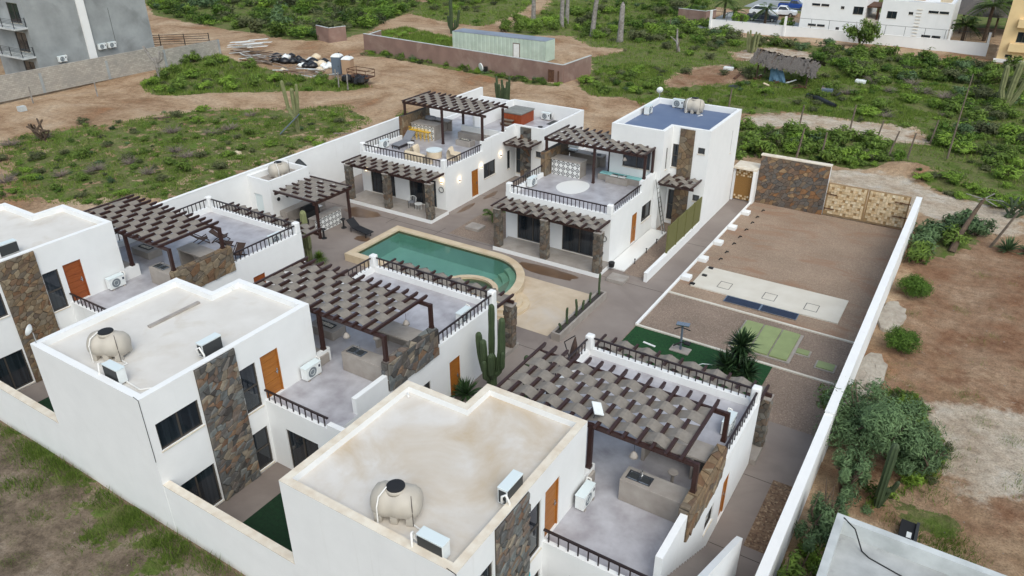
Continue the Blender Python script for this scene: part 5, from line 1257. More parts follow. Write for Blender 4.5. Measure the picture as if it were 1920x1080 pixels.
# concrete lids in the gravel gardens
for x, y, lab in ((-27.6, 39.0, 'square grey concrete lid in the gravel between the back houses'), (-16.0, 37.2, 'square grey concrete lid at the end of the gravel strip')):
    tag(MB().box(x-.55, y-.45, 0, x+.55, y+.45, .22).build('manhole_slab', cement_w, bevel=.02), lab, 'lid')
for y in (39.8, 41.6, 43.3): tag(MB().tube([(-16.05, y, 0), (-16.05, y, .3)], .03, 6).tube([(-16.05, y, .3), (-16.05, y, .34)], .06, 8).build('path_light', black), 'small black path light beside the white walkway', 'path light', 'path lights at the white walkway')
tag(MB().lathe([(.16, 0), (.2, .3), (.17, .32), (.02, .3)], -16.9, 38.2, .25, 14).build('black_pot', black), 'black pot beside the right porch column', 'pot')
# ================================================================ YARD FITTINGS
ws = thing('white_tank_slab', 'long white concrete slab with three square lids in the gravel yard', 'slab', (-7.9, 40.3, 0))
bx('slab', slab_m, ws, -12.05, 38.8, 0, -3.75, 41.75, .08)
for x in (-10.3, -7.68, -5.35):
    mb = MB(); a0, a1, b0, b1, w_ = x-.36, x+.36, 39.4, 40.25, .03; z = .081
    mb.box(a0, b0, z, a1, b0+w_, z+.006).box(a0, b1-w_, z, a1, b1, z+.006).box(a0, b0+w_, z, a0+w_, b1-w_, z+.006).box(a1-w_, b0+w_, z, a1, b1-w_, z+.006); mb.build('lid_frame', dgrey, ws)
    bx('lid', slab_m, ws, a0+.04, b0+.04, .081, a1-.04, b1-.04, .086)
sp = thing('solar_panel', 'two dark blue panels lying at the edge of the white slab', 'panel', (-7.75, 38.3, 0))
bx('panel_frame', chrome, sp, -9.8, 37.98, .03, -5.75, 38.76, .07)
for x in (-9.75, -7.72): bx('panel_cell', navy, sp, x, 38.03, .071, x+1.93, 38.7, .08)
gp = thing('green_tank_lid', 'pale green painted cistern cover in three panels', 'cistern cover', (-6.5, 35, 0)); bx('frame', cement_w, gp, -8.05, 33.5, 0, -4.98, 36.55, .08)
for x in (-7.95, -6.98, -6.02): bx('cover_panel', greenp, gp, x, 33.6, .08, x+.88, 36.45, .17, bevel=.01)
for x, y, s_, lab in ((-4.65, 34.9, .3, 'smaller pale green lid beside the big green cover'), (-3.4, 34.2, .4, 'pale green square lid nearer the right wall')):
    t = thing('cistern_cover', lab, 'lid', (x, y, 0)); bx('frame', cement_w, t, x-s_-.08, y-s_*.75-.08, 0, x+s_+.08, y+s_*.75+.08, .07); bx('lid', greenp, t, x-s_, y-s_*.75, .07, x+s_, y+s_*.75, .12)
for x, y, lab in ((-11.75, 41.55, 'far'), (-11.75, 40.4, 'middle'), (-12.0, 39.0, 'near')): tag(MB().box(x-.14, y-.1, .081, x+.14, y+.1, .15).build('wheel_stop', black), 'small black stop on the white slab, %s one' % lab, 'stop')
for i, y in enumerate((52.6, 51.2, 50.0, 48.6, 47.2, 45.9, 44.4, 43.2)): tag(MB().tube([(-11.75, y-.12, .02), (-11.7, y, .12), (-11.6, y+.12, .04)], .04, 5).build('black_hook', black), 'small black bracket in the row along the gravel yard', 'bracket', 'brackets along the yard')
# exercise machine on the turf
ex = thing('exercise_machine', 'grey outdoor exercise machine standing on the green turf', 'exercise machine', (-10.0, 32.0, 0))
bx('base_plate', cement_w, ex, -10.5, 31.6, .012, -9.5, 32.2, .06); MB().tube([(-10.0, 31.9, .06), (-10.05, 31.95, 1.5)], .06, 8).build('column', toilet_b, ex)
MB().beam((-10.35, 31.9, 1.5), (-9.7, 32.0, 1.52), .35, .05).build('console', chrome, ex); MB().tube([(-10.3, 31.6, .35), (-10.0, 31.9, .5), (-9.7, 32.2, .35)], .045, 7).build('pedal_arm', black, ex); MB().tube([(-10.4, 31.8, 1.2), (-10.1, 31.9, 1.35), (-9.65, 32.05, 1.2)], .03, 6).build('handle_bar', black, ex); bx('seat', black, ex, -9.8, 31.65, .55, -9.5, 31.95, .62)
t = thing('hoop_goal', 'small white hoop frame standing on the turf near the yucca', 'frame', (-8.2, 30.6, 0)); MB().tube([(-8.6, 30.4, 0), (-8.6, 30.4, .45), (-8.4, 30.5, .55), (-7.9, 30.7, .55), (-7.7, 30.8, .45), (-7.7, 30.8, 0)], .02, 6).build('hoop', ac_t, t)
tag(MB().beam((-11.9, 31.6, .03), (-11.2, 31.5, .03), .12, .03).build('white_plank', tile_w), 'white strip lying on the green turf', 'strip')
# folded parasol and shade cloth
fu = thing('folded_parasol', 'folded dark parasol leaning at the left railing of the nearest terrace', 'parasol', (-12.3, 24.6, 2.9)); MB().tube([(-12.3, 24.4, 2.4), (-12.25, 24.35, 3.0), (-12.2, 24.3, 3.7), (-12.18, 24.3, 4.1)], [.05, .22, .12, .02], 9).build('canopy', canvas_b, fu); MB().tube([(-12.3, 24.4, 2.4), (-12.9, 24.7, 3.4), (-12.2, 24.3, 4.15)], .025, 6).build('pole', black, fu)
sh = MB(); sh.add([(-8.15, 13.9, 2.55), (-6.1, 11.2, 1.9), (-7.9, 11.2, 2.2)], [(0, 1, 2)]); tag(sh.build('shade_sail', teal_c), 'teal shade sail in the patio of the nearest house', 'shade sail')
# ================================================================ VEGETATION
conc_sp = M('rough_concrete', lin(176, 168, 156), lin(150, 140, 128), 2.5, .95, .3, .7, bmp=1, bscale=12, bdist=.08)
def leaf_arrays(n, cx, size, seed, clumps=9, rad=(1, 1, .8), up=.45, elong=1.8, tight=1.0):
    """numpy leaves: n quads spread over clumps of a crown of the given radii"""
    r = np.random.default_rng(seed)
    cc = r.normal(size=(clumps, 3)); cc /= np.linalg.norm(cc, axis=1)[:, None]; cc *= (r.random((clumps, 1))**.45)*.78; cc[:, 2] = cc[:, 2]*.75+.15
    k = r.integers(0, clumps, n); d = r.normal(size=(n, 3)); d /= np.linalg.norm(d, axis=1)[:, None]
    rr = (r.random((n, 1))**.5)*.42*tight*(0.7+.6*r.random((clumps, 1)))[k]
    p = (cc[k]+d*rr)
    nrm = d*.6+p*.6; nrm[:, 2] += up; nrm += r.normal(size=(n, 3))*.45; nrm /= np.linalg.norm(nrm, axis=1)[:, None]
    a = np.cross(nrm, r.normal(size=(n, 3))); a /= np.linalg.norm(a, axis=1)[:, None]; b = np.cross(nrm, a)
    s = size*(.6+.8*r.random((n, 1)))
    P_ = p*np.array(rad)[None]; P_[:, 2] += rad[2]*.72
    P_[:, 2] = np.maximum(P_[:, 2], .03)
    V = np.stack([P_-a*s*elong, P_-b*s*.5, P_+a*s*elong, P_+b*s*.5], 1)
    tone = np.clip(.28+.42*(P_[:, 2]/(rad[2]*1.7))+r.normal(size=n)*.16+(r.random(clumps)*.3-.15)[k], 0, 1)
    return V, tone
def quads_mesh(name, V, tone, mat):
    n = len(V); m = bpy.data.meshes.new(name); k = V.shape[1]
    m.vertices.add(n*k); m.vertices.foreach_set('co', V.reshape(-1).astype(np.float32))
    m.loops.add(n*k); m.loops.foreach_set('vertex_index', np.arange(n*k)); m.polygons.add(n)
    m.polygons.foreach_set('loop_start', np.arange(0, n*k, k)); m.polygons.foreach_set('loop_total', np.full(n, k))
    m.update(); at = m.attributes.new('tone', 'FLOAT', 'POINT'); at.data.foreach_set('value', np.repeat(tone, k).astype(np.float32))
    m.materials.append(mat); return m
def stems(mb, h, r, seed, n=5, thick=.03, z0=0):
    q = random.Random(seed)
    for i in range(n):
        a = q.uniform(0, 6.28); e = q.uniform(.3, .8)*r
        p1 = Vector((math.cos(a)*e*.35, math.sin(a)*e*.35, h*.45)); p2 = Vector((math.cos(a+.3)*e, math.sin(a+.3)*e, h*q.uniform(.75, 1.0)))
        mb.tube([(0, 0, z0-.1), p1, p2], [thick, thick*.7, thick*.3], 5)
        for _ in range(2):
            b = q.uniform(0, 6.28); mb.tube([p1, p1+Vector((math.cos(b)*e*.6, math.sin(b)*e*.6, h*.4))], [thick*.5, thick*.2], 4)
VAR = []
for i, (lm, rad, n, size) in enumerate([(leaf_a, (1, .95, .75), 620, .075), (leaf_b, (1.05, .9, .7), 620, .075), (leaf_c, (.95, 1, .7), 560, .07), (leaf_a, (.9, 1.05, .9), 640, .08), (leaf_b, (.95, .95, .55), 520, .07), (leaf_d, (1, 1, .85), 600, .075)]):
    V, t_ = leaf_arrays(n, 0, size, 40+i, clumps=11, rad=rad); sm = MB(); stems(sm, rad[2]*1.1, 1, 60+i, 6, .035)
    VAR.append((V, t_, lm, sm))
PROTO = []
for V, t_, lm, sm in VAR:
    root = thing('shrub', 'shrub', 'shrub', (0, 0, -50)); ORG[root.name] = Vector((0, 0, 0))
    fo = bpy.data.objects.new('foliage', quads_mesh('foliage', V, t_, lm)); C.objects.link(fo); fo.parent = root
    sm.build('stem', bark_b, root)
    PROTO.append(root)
dmb = []
for s_ in range(2):
    mb = MB(); q = random.Random(300+s_)
    for i in range(70):
        a = q.uniform(0, 6.28); e = q.uniform(.4, 1); h = q.uniform(.25, .7)
        p1 = (math.cos(a)*e*.5, math.sin(a)*e*.5, h*.6); p2 = (math.cos(a+q.uniform(-.6, .6))*e, math.sin(a+q.uniform(-.6, .6))*e, h)
        mb.tube([(math.cos(a)*.1, math.sin(a)*.1, 0), p1, p2], [.022, .014, .006], 3, cap=False)
    root = thing('dead_shrub', 'dead shrub', 'shrub', (0, 0, -50)); ORG[root.name] = Vector((0, 0, 0)); mb.build('twigs', dead_m, root); dmb.append(root)
def gz(x, y): return float(ground_z(np.array(x), np.array(y)))
nsh = 0; used = set()
def plant(kinds, x, y, s, label, group, hs_=1.0, protos=None):
    global nsh
    pr = (protos or PROTO)[random.choice(kinds)]; loc = (x, y, gz(x, y)-.03)
    sc_ = (s*random.uniform(.9, 1.1), s*random.uniform(.9, 1.1), s*hs_)
    if pr.name not in used:
        used.add(pr.name); pr.location = loc; pr.scale = sc_; pr.rotation_euler = (0, 0, random.uniform(0, 6.28)); pr['label'] = label; pr['group'] = group
        o = pr
    else: o = copy_tree(pr, loc, random.uniform(0, 6.28), label, scale=sc_, group=group)
    nsh += 1; return o
dead_shrubs = [(-73.2,34.6),(-60.9,31.5),(-60.9,32.2),(-62.3,29.8),(-64.6,42.0),(-59.9,34.4),(-73.8,31.8),(-61.1,43.6),(-56.2,33.6),(-64.9,26.7),(-61.0,45.7),(-63.8,50.6),(-57.1,37.9),(-59.1,38.3)]
field_shrubs=[(-57.0,36.2),(-54.0,29.4),(-74.6,39.4),(-72.1,40.9),(-68.2,42.3),(-69.7,45.8),(-69.3,49.7),(-55.9,38.6),(-57.5,45.8),(-59.4,48.8),(-52.1,47.8),(-50.0,46.7),(-49.4,42.6),(-52.6,39.8),(-54.6,39.7),(-68.4,30.8),(-67.9,32.8),(-64.9,33.0),(-61.4,35.2),(-58.1,34.0),(-53.8,32.9),(-54.5,35.4),(-59.2,29.6),(-63.1,27.9),(-59.3,27.5),(-55.9,28.0),(-66.4,28.8),(-50.1,40.5),(-51.0,45.1),(-52.5,37.5),(-56.8,55.0),(-54.5,54.1),(-52.7,50.8),(-63.4,46.3),(-66.1,45.3),(-65.0,39.2),(-65.7,35.9),(-69.2,37.1),(-61.8,40.2),(-61.2,42.1),(-55.1,42.5),(-58.2,44.0),(-53.3,44.6),(-61.4,37.2),(-70.4,29.6),(-62.1,25.7),(-64.2,29.4)]
mid_shrubs=[(-91.2,62.7),(-90.2,64.5),(-86.2,63.9),(-83.6,53.4),(-84.9,55.8),(-83.0,57.0),(-83.1,58.6),(-80.3,51.8),(-79.5,54.4),(-81.2,59.8),(-77.5,58.8),(-82.1,66.4),(-86.9,66.1),(-74.5,57.5),(-73.4,59.7),(-73.9,62.6),(-68.5,64.4),(-69.0,65.7),(-65.9,64.4),(-71.2,64.3),(-77.1,55.9),(-87.6,59.3)]
toprow=[(-53.2,60.9),(-51.1,59.7)]
hedge_pts = [(-19.5,72.6),(-17.7,68.6),(-16.4,66.7),(-16.8,72.2),(-15.2,68.3),(-15.3,72.1),(-13.6,67.5),(-14.2,73.8),(-13.2,69.6),(-11.8,67.8),(-12.1,73.1),(-10.8,69.3),(-10.3,71.4),(-8.8,68.0),(-8.4,70.8),(-7.2,68.9),(-7.5,73.1),(-6.1,68.8),(-8.6,74.3),(-9.9,67.2),(-10.2,74.3),(-15.4,65.5)]
right_top = [(-38.2,118.4),(-36.8,120.3),(-34.1,119.8),(-31.0,117.6),(-28.4,116.8),(-26.1,116.8),(-23.5,115.2),(-22.0,118.4),(-19.2,115.6),(-17.0,114.8),(-18.3,107.8),(-16.2,107.2),(-14.8,112.0),(-13.3,115.0),(-10.6,112.6),(-9.1,115.6),(-6.9,113.0),(-5.3,115.9),(-3.3,113.4),(-1.6,116.3),(0.3,113.8),(2.0,113.1),(-12.5,104.1),(-10.6,103.6),(-8.7,103.1),(-6.7,106.0),(-13.1,100.4),(-15.0,100.8),(-4.4,105.8),(-2.1,105.6),(0.2,103.9),(2.3,103.7),(-35.0,112.7),(-34.0,115.8)]
right_side = [(-2.6,97.8),(-1.0,97.4),(1.0,97.3),(2.8,97.1),(-2.5,90.0),(-0.9,88.6),(0.4,90.6),(2.3,89.5),(-1.4,82.8),(0.4,82.9),(2.2,82.0),(3.4,84.7),(-1.4,77.0),(0.4,76.2),(2.0,76.4),(3.4,75.6),(1.4,72.7),(3.0,71.3)]
right_mid = [(-34.0,113.3),(-34.1,108.6),(-36.3,107.2),(-33.5,102.5),(-28.0,98.1),(-25.5,94.3),(-24.3,93.4),(-19.0,95.1),(-18.0,97.3),(-28.2,94.4),(-17.5,99.3),(-16.7,103.2),(-11.3,96.7),(-10.7,100.2),(-8.2,98.7),(-15.2,92.8),(-20.7,86.5),(-10.2,84.0),(-9.1,83.5),(-12.2,89.0),(-7.3,92.1),(-5.1,90.9),(-8.9,88.5),(-16.4,87.8),(-17.8,84.2),(-3.4,84.7),(-3.7,78.3),(-32.1,91.9),(-36.9,102.5),(-40.2,104.8)]
far_right = [(-64.3,127.1),(-56.9,118.4),(-63.0,135.4),(-55.4,125.7),(-49.5,116.9),(-54.6,133.1),(-48.6,123.4),(-53.7,141.1),(-46.6,127.8),(-49.2,140.1),(-42.6,127.1),(-47.4,110.1),(-44.5,109.3),(-52.4,115.1),(-43.3,112.6),(-64.7,134.4),(-59.9,116.5),(-42.2,118.6)]
clump_mid = [(-70.8,109.8),(-71.1,112.7),(-71.4,115.8),(-67.4,111.9),(-64.9,110.3),(-65.1,113.3),(-62.0,110.4),(-62.9,114.6),(-65.1,107.3),(-62.5,107.8),(-64.9,116.5),(-67.5,107.0)]
right_low = [(-38.3,80.0),(-37.6,82.0),(-37.4,85.3),(-37.2,88.8),(-34.1,85.7),(-34.4,79.4),(-35.9,77.1),(-40.3,80.3),(-33.1,81.7),(-39.0,91.2),(-39.4,87.4)]
road_tuft = [(-2.7,65.6),(-0.8,66.0),(0.7,65.6),(1.8,65.0),(3.3,64.5),(4.0,63.7),(0.2,63.3),(2.8,62.4)]
wallbush = [(-1.5,53.1),(-1.6,51.1),(-1.2,53.8),(-0.5,55.8),(0.3,56.9),(1.2,55.8),(0.0,53.1),(-1.6,49.3)]
round_bush = [(-1.2,44.9),(-1.1,38.0)]
brown_in = [(-81.7,94.2),(-78.8,93.3),(-80.1,96.9),(-70.9,93.0),(-79.4,90.3),(-72.3,89.7)]
mid_left_top = [(-85.2,93.8),(-88.0,102.3),(-95.3,108.1),(-96.1,115.1),(-91.8,100.0)]
palms_tr = [(-2.0,140.7),(-4.1,134.3)]
cacti = [(-73.6,100.9),(-74.9,107.2),(-44.0,68.7),(-31.1,112.7),(1.9,95.2),(-88.0,57.3),(-54.7,48.6),(-72.8,34.4),(-1.0,72.8),(-4.6,65.1)]
poles = [(-12.7,66.3),(-10.9,67.5),(-7.6,74.0),(-6.0,69.7),(-4.5,70.6),(-22.7,78.6),(-14.9,76.5),(-3.4,77.6),(2.6,54.5),(-38.2,103.8),(-45.6,119.4),(-10.5,78.2)]
misc = [(-21.8,95.0),(-18.8,96.8),(-25.2,111.8),(-88.4,72.8),(-77.6,74.4),(-69.1,69.0),(-66.9,68.6),(-62.7,66.4),(-86.2,83.6),(-45.0,128.8),(-54.7,79.7),(0.4,60.3),(0.8,52.1),(4.0,53.6),(0.2,26.1),(-6.8,31.5),(-14.5,22.3),(-29.0,95.7),(-15.9,86.8),(-34.1,30.7),(-32.4,30.0),(-32.7,30.7),(-16.0,24.7),(-16.6,24.6),(-28.0,40.8),(-54.5,41.1)]
grass_bl = [(-31.8,10.3),(-30.6,10.1),(-28.2,10.0),(-27.6,10.2),(-26.8,10.1),(-29.2,9.7),(-26.3,10.3),(-24.6,11.0),(-22.2,10.2),(-22.8,10.0),(-27.5,8.9),(-28.4,8.3),(-25.9,8.0),(-23.2,8.5),(-19.9,9.5),(-18.8,10.2),(-20.8,9.7),(-18.2,10.6)]

J = lambda a=.5: random.uniform(-a, a)
for x, y in field_shrubs: plant((0, 1, 2, 3), x+J(), y+J(), random.uniform(.45, .95), 'green shrub in the weedy field left of the compound', 'shrubs of the left field', .75)
for x, y in dead_shrubs: plant((0, 1), x, y, random.uniform(.8, 1.4), 'grey leafless shrub in the weedy field left of the compound', 'dead shrubs of the left field', .8, dmb)
for x, y in ((-9.5, 96), (-6.5, 97.5), (-4, 96.2), (-7.8, 101), (-12, 99.5), (-13.6, 92), (-8.2, 84.5), (-3, 88), (0, 84), (-20.5, 71.5), (-10.8, 70.2), (-28.5, 98)): plant((0, 1), x, y, random.uniform(1.0, 1.7), 'grey leafless shrub on the green lot right of the shelter', 'dead shrubs of the right lot', .8, dmb)
for x, y in mid_shrubs: plant((0, 1, 3), x+J(), y+J(), random.uniform(.9, 1.5), 'green bush around the rubbish heap across the dirt road', 'bushes by the rubbish heap', .85)
for x, y in hedge_pts: plant((0, 1, 3), x+J(), y+J(), random.uniform(1.0, 1.6), 'dense green bush behind the stone gate wall', 'bushes behind the gate wall', .85)
for x, y in right_top: plant((0, 2, 3, 5), x+J(1), y+J(1), random.uniform(1.2, 1.9), 'bush in the thick scrub below the white apartment wall', 'bushes below the white wall', .8)
for x, y in right_side: plant((0, 1, 2, 5), x+J(1), y+J(1), random.uniform(1.1, 1.8), 'bush in the scrub at the upper right edge', 'bushes at the upper right edge', .75)
for x, y in right_mid: plant((0, 1, 2), x+J(.8), y+J(.8), random.uniform(.7, 1.3), 'scattered bush on the green lot around the thatched shelter', 'bushes around the thatched shelter', .8)
for x, y in far_right: plant((0, 1, 2), x+J(2), y+J(2), random.uniform(1.3, 2.2), 'bush behind the bare palm trunks', 'bushes behind the palm trunks', .8)
for x, y in clump_mid: plant((0, 1, 3), x+J(1), y+J(1), random.uniform(1.4, 2.0), 'bush in the clump before the bare palm trunks', 'clump before the palm trunks', .9)
for x, y in right_low: plant((0, 1, 2), x+J(.8), y+J(.8), random.uniform(.7, 1.3), 'bush beside the corner of the mauve wall', 'bushes by the mauve wall corner', .75)
for x, y in road_tuft: plant((1, 4), x, y, random.uniform(.7, 1.2), 'bright green bush along the road outside the gate', 'bushes along the gate road', .7)
for x, y in brown_in: plant((1, 4), x, y, random.uniform(.8, 1.4), 'green bush inside the mauve walled lot', 'bushes in the mauve walled lot', .6)
for x, y in ((-48.6, 57.2), (-47.4, 58.2), (-46.0, 58.8)): plant((0, 1), x, y, 1.2, 'green bush outside the left compound wall behind the yellow stools', 'bushes outside the left wall', .9)
for x, y, s_, lab in ((-.75, 44.7, 1.15, 'round green bush against the outside of the right wall, farther one'), (-.6, 37.9, 1.05, 'round green bush against the outside of the right wall, nearer one')):
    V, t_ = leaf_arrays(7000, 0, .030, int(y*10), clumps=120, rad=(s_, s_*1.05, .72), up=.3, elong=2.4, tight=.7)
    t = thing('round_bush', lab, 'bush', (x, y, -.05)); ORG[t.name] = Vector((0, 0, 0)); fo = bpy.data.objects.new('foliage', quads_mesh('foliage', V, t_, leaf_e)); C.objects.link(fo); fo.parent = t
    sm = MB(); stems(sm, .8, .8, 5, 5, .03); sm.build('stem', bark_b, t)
for x, y in wallbush: plant((5, 0, 5), x+.5, y+.3, random.uniform(1.0, 1.5), 'leafy bush outside the far end of the right wall', 'bushes at the far end of the right wall', .95)
# big shrubby trees leaning over the right wall
def leafy_tree(label, x, y, rad, h, n, size, seed, mat, clumps=26):
    t = thing('leafy_tree', label, 'tree', (x, y, -.05)); ORG[t.name] = Vector((0, 0, 0))
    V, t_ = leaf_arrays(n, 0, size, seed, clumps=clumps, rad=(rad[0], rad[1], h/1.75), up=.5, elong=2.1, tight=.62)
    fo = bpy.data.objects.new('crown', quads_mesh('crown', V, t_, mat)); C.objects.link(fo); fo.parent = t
    q = random.Random(seed); mb = MB()
    for i in range(7):
        a = q.uniform(0, 6.28); e = q.uniform(.3, .62); p = [(0, 0, -.1)]
        for k in (.35, .7, 1.0): p.append((math.cos(a+J(.4))*rad[0]*e*k, math.sin(a+J(.4))*rad[1]*e*k, h*k*q.uniform(.6, .78)))
        mb.tube(p, [.09, .06, .04, .012], 6)
        for k in (1, 2):
            b = q.uniform(0, 6.28); s0 = Vector(p[k+0]); mb.tube([s0, s0+Vector((math.cos(b)*rad[0]*.35, math.sin(b)*rad[1]*.35, h*.2))], [.03, .008], 5)
    mb.build('trunk', bark_b, t); return t
leafy_tree('big blue green shrub tree leaning over the right wall', -.6, 28.3, (2.6, 3.0), 3.7, 17000, .044, 901, leaf_d, 40)
leafy_tree('leafy shrub behind the small columnar cactus at lower right', 1.3, 28.2, (1.5, 1.4), 2.2, 5000, .044, 902, leaf_d, 20)
leafy_tree('thin shrub along the right wall above the grey rooftop', -.9, 25.6, (1.0, 1.6), 2.3, 4200, .042, 903, leaf_d, 20)
leafy_tree('shrub between the right wall and the grey rooftop', -1.2, 22.6, (1.0, 1.9), 2.8, 4200, .042, 904, leaf_d, 18)
leafy_tree('shrub squeezed in at the bottom edge beside the grey rooftop', -1.3, 19.2, (.7, 1.2), 2.6, 1200, .06, 905, leaf_a, 10)
leafy_tree('dark bushy tree below the left apartment block at the upper right', -17.5, 122.5, (2.8, 2.0), 4.6, 1500, .16, 906, leaf_a)
leafy_tree('dark round tree between the parked cars and the white block', -29.8, 129.5, (1.6, 1.4), 2.6, 900, .13, 907, leaf_a)
leafy_tree('bright tree behind the mesh fence by the parked cars', -37.6, 129.8, (1.7, 1.5), 3.0, 900, .14, 908, leaf_b)

# cacti --------------------------------------------------------------------------
def ribs(j): return 1.0 if j % 2 else .80
def cactus(label, x, y, arms, mat=cactus_m, z=None, n=16, rr=.14):
    z = gz(x, y) if z is None else z
    t = thing('columnar_cactus', label, 'cactus', (x, y, z)); ORG[t.name] = Vector((0, 0, 0))
    for i, a in enumerate(arms):
        pts = [Vector(p) for p in a[:-1]]; r = a[-1]
        P2 = [pts[0]]
        for p, q in zip(pts, pts[1:]):
            for k in (1, 2, 3): P2.append(p.lerp(q, k/3))
        rad = [r*.8]+[r*(1+.05*math.sin(k*2.1)) for k in range(len(P2)-2)]+[r*.9]
        d = (P2[-1]-P2[-2]).normalized(); P2 += [P2[-1]+d*r*.6, P2[-1]+d*r*.9]; rad += [r*.6, r*.1]
        MB().tube(P2, rad, n, squash=ribs).build('trunk' if i == 0 else 'arm', mat, t, smooth=False)
    return t
cactus('large many armed green cactus between the middle and nearest houses', -16.0, 23.6, [((0, 0, -.1), (0, 0, 1.0), (.02, 0, 2.2), .24), ((0, 0, .9), (-.45, .05, 1.3), (-.7, .1, 2.2), (-.75, .1, 3.1), .16), ((0, 0, 1.2), (-.25, -.2, 1.7), (-.3, -.2, 3.0), .17), ((0, 0, 1.2), (-.2, .3, 2.0), (-.28, .45, 3.4), (-.3, .5, 4.5), .15),
    ((0, 0, 1.1), (.32, .1, 1.5), (.42, .1, 2.5), (.48, .15, 4.2), .16), ((0, 0, 1.0), (.15, -.3, 1.5), (.18, -.35, 2.5), .14), ((0, 0, 1.0), (.3, .4, 1.6), (.25, .55, 3.1), .14), ((.4, .1, 1.6), (.6, .0, 1.9), (.62, -.02, 2.6), .10), ((0, 0, .9), (-.1, -.4, 1.3), (-.1, -.45, 2.1), .13)])
cactus('single slim green cactus right of the large cactus', -14.6, 24.3, [((0, 0, -.1), (0, 0, 1.0), (.03, 0, 2.3), .13)])
cactus('pale stout cactus by the pool corner, left of the terrace railing', -33.6, 29.3, [((0, 0, -.1), (0, 0, 1.4), (-.05, .02, 3.3), .22), ((0, 0, .8), (-.35, 0, 1.1), (-.4, 0, 1.7), .15), ((.1, 0, .9), (.3, -.1, 1.2), (.3, -.1, 1.9), .14)], cactus_l)
cactus('tall slim green cactus by the pool corner', -32.6, 30.2, [((0, 0, -.1), (-.05, 0, 1.6), (-.2, 0, 3.4), .12)])
for i, (y, h) in enumerate(((29.9, .35), (30.6, .95), (31.6, 1.0), (32.4, .55), (33.3, .6), (34.4, 1.3))): cactus('small dark cactus in the planter, %s from the near end' % ('first', 'second', 'third', 'fourth', 'fifth', 'sixth')[i], -15.85, y, [((0, 0, 0), (J(.05), 0, h*.5), (J(.08), J(.05), h), .07)], z=.36, n=10)
cactus('green columnar cactus with a short arm behind the grey rooftop', .35, 25.6, [((0, 0, 0), (0, 0, 1.2), (.02, .05, 2.9), .17), ((0, 0, .8), (.35, 0, 1.0), (.45, 0, 1.4), .09), ((.1, .1, 0), (.3, .2, .9), .08)])
cactus('tall pale cactus with raised arms left of the compound', -55.0, 48.8, [((0, 0, 0), (0, 0, 1.5), (-.1, 0, 4.0), .22), ((0, 0, 1.0), (-.9, 0, 2.2), (-1.3, 0, 4.6), .18), ((0, 0, 1.4), (.4, 0, 2.2), (.5, .1, 4.5), .16)], cactus_l)
cactus('columnar cactus behind the shipping container', -73.6, 99.0, [((0, 0, 0), (0, 0, 2), (0, 0, 5.2), .28), ((0, 0, .5), (1.0, .2, 1.2), (1.4, .2, 3.4), .22), ((0, 0, .5), (-.6, .2, 1.2), (-.7, .2, 2.4), .22), ((0, 0, .5), (.8, -.2, 1.0), (.9, -.2, 2.0), .2)])
cactus('many stemmed cactus on the road behind the hot tub deck', -44.0, 68.2, [((a*.5, b, 0), (a*.8, b, .6), (a, b, random.uniform(1.6, 2.8)), .13) for a, b in [(J(.9), J(.6)) for _ in range(16)]])
cactus('many stemmed grey cactus on the mound behind the thatched shelter', -29.6, 110, [((a*.5, b, 0), (a*.8, b, .8), (a, b, random.uniform(1.6, 3.0)), .14) for a, b in [(J(.9), J(.6)) for _ in range(10)]], cactus_l)
cactus('branching cactus before the grey block wall', -87.2, 56.6, [((0, 0, 0), (0, 0, 1.5), (-.1, 0, 2.2), .26), ((0, 0, 1.5), (-.5, -.3, 2.3), (-1.0, -.6, 3.6), .16), ((0, 0, 1.6), (.3, .3, 2.3), (.4, .4, 3.0), .15), ((0, 0, 1.6), (.8, .4, 2.2), (.9, .5, 2.9), .13)], bark)
cactus('three armed pale cactus at the upper right edge', 1.9, 94, [((0, 0, 0), (0, 0, 2), (.2, 0, 4.8), .34), ((-.2, 0, 0), (-.8, 0, 2), (-.9, 0, 4.3), .3), ((.2, 0, .5), (.8, 0, 2.2), (1.3, 0, 4.4), .28)], cactus_l)
cactus('low spreading cactus in the left field', -72.6, 34.2, [((J(.3), J(.3), 0), (J(.8), J(.6), .8), (J(1.4), J(.9), random.uniform(1.0, 1.8)), .09) for _ in range(9)], bark_b)
cactus('low many stemmed cactus by the dirt road at the right edge', 3.5, 60.5, [((J(.4), J(.3), 0), (J(.8), J(.6), .5), (J(1.2), J(.9), random.uniform(.8, 1.5)), .08) for _ in range(9)])
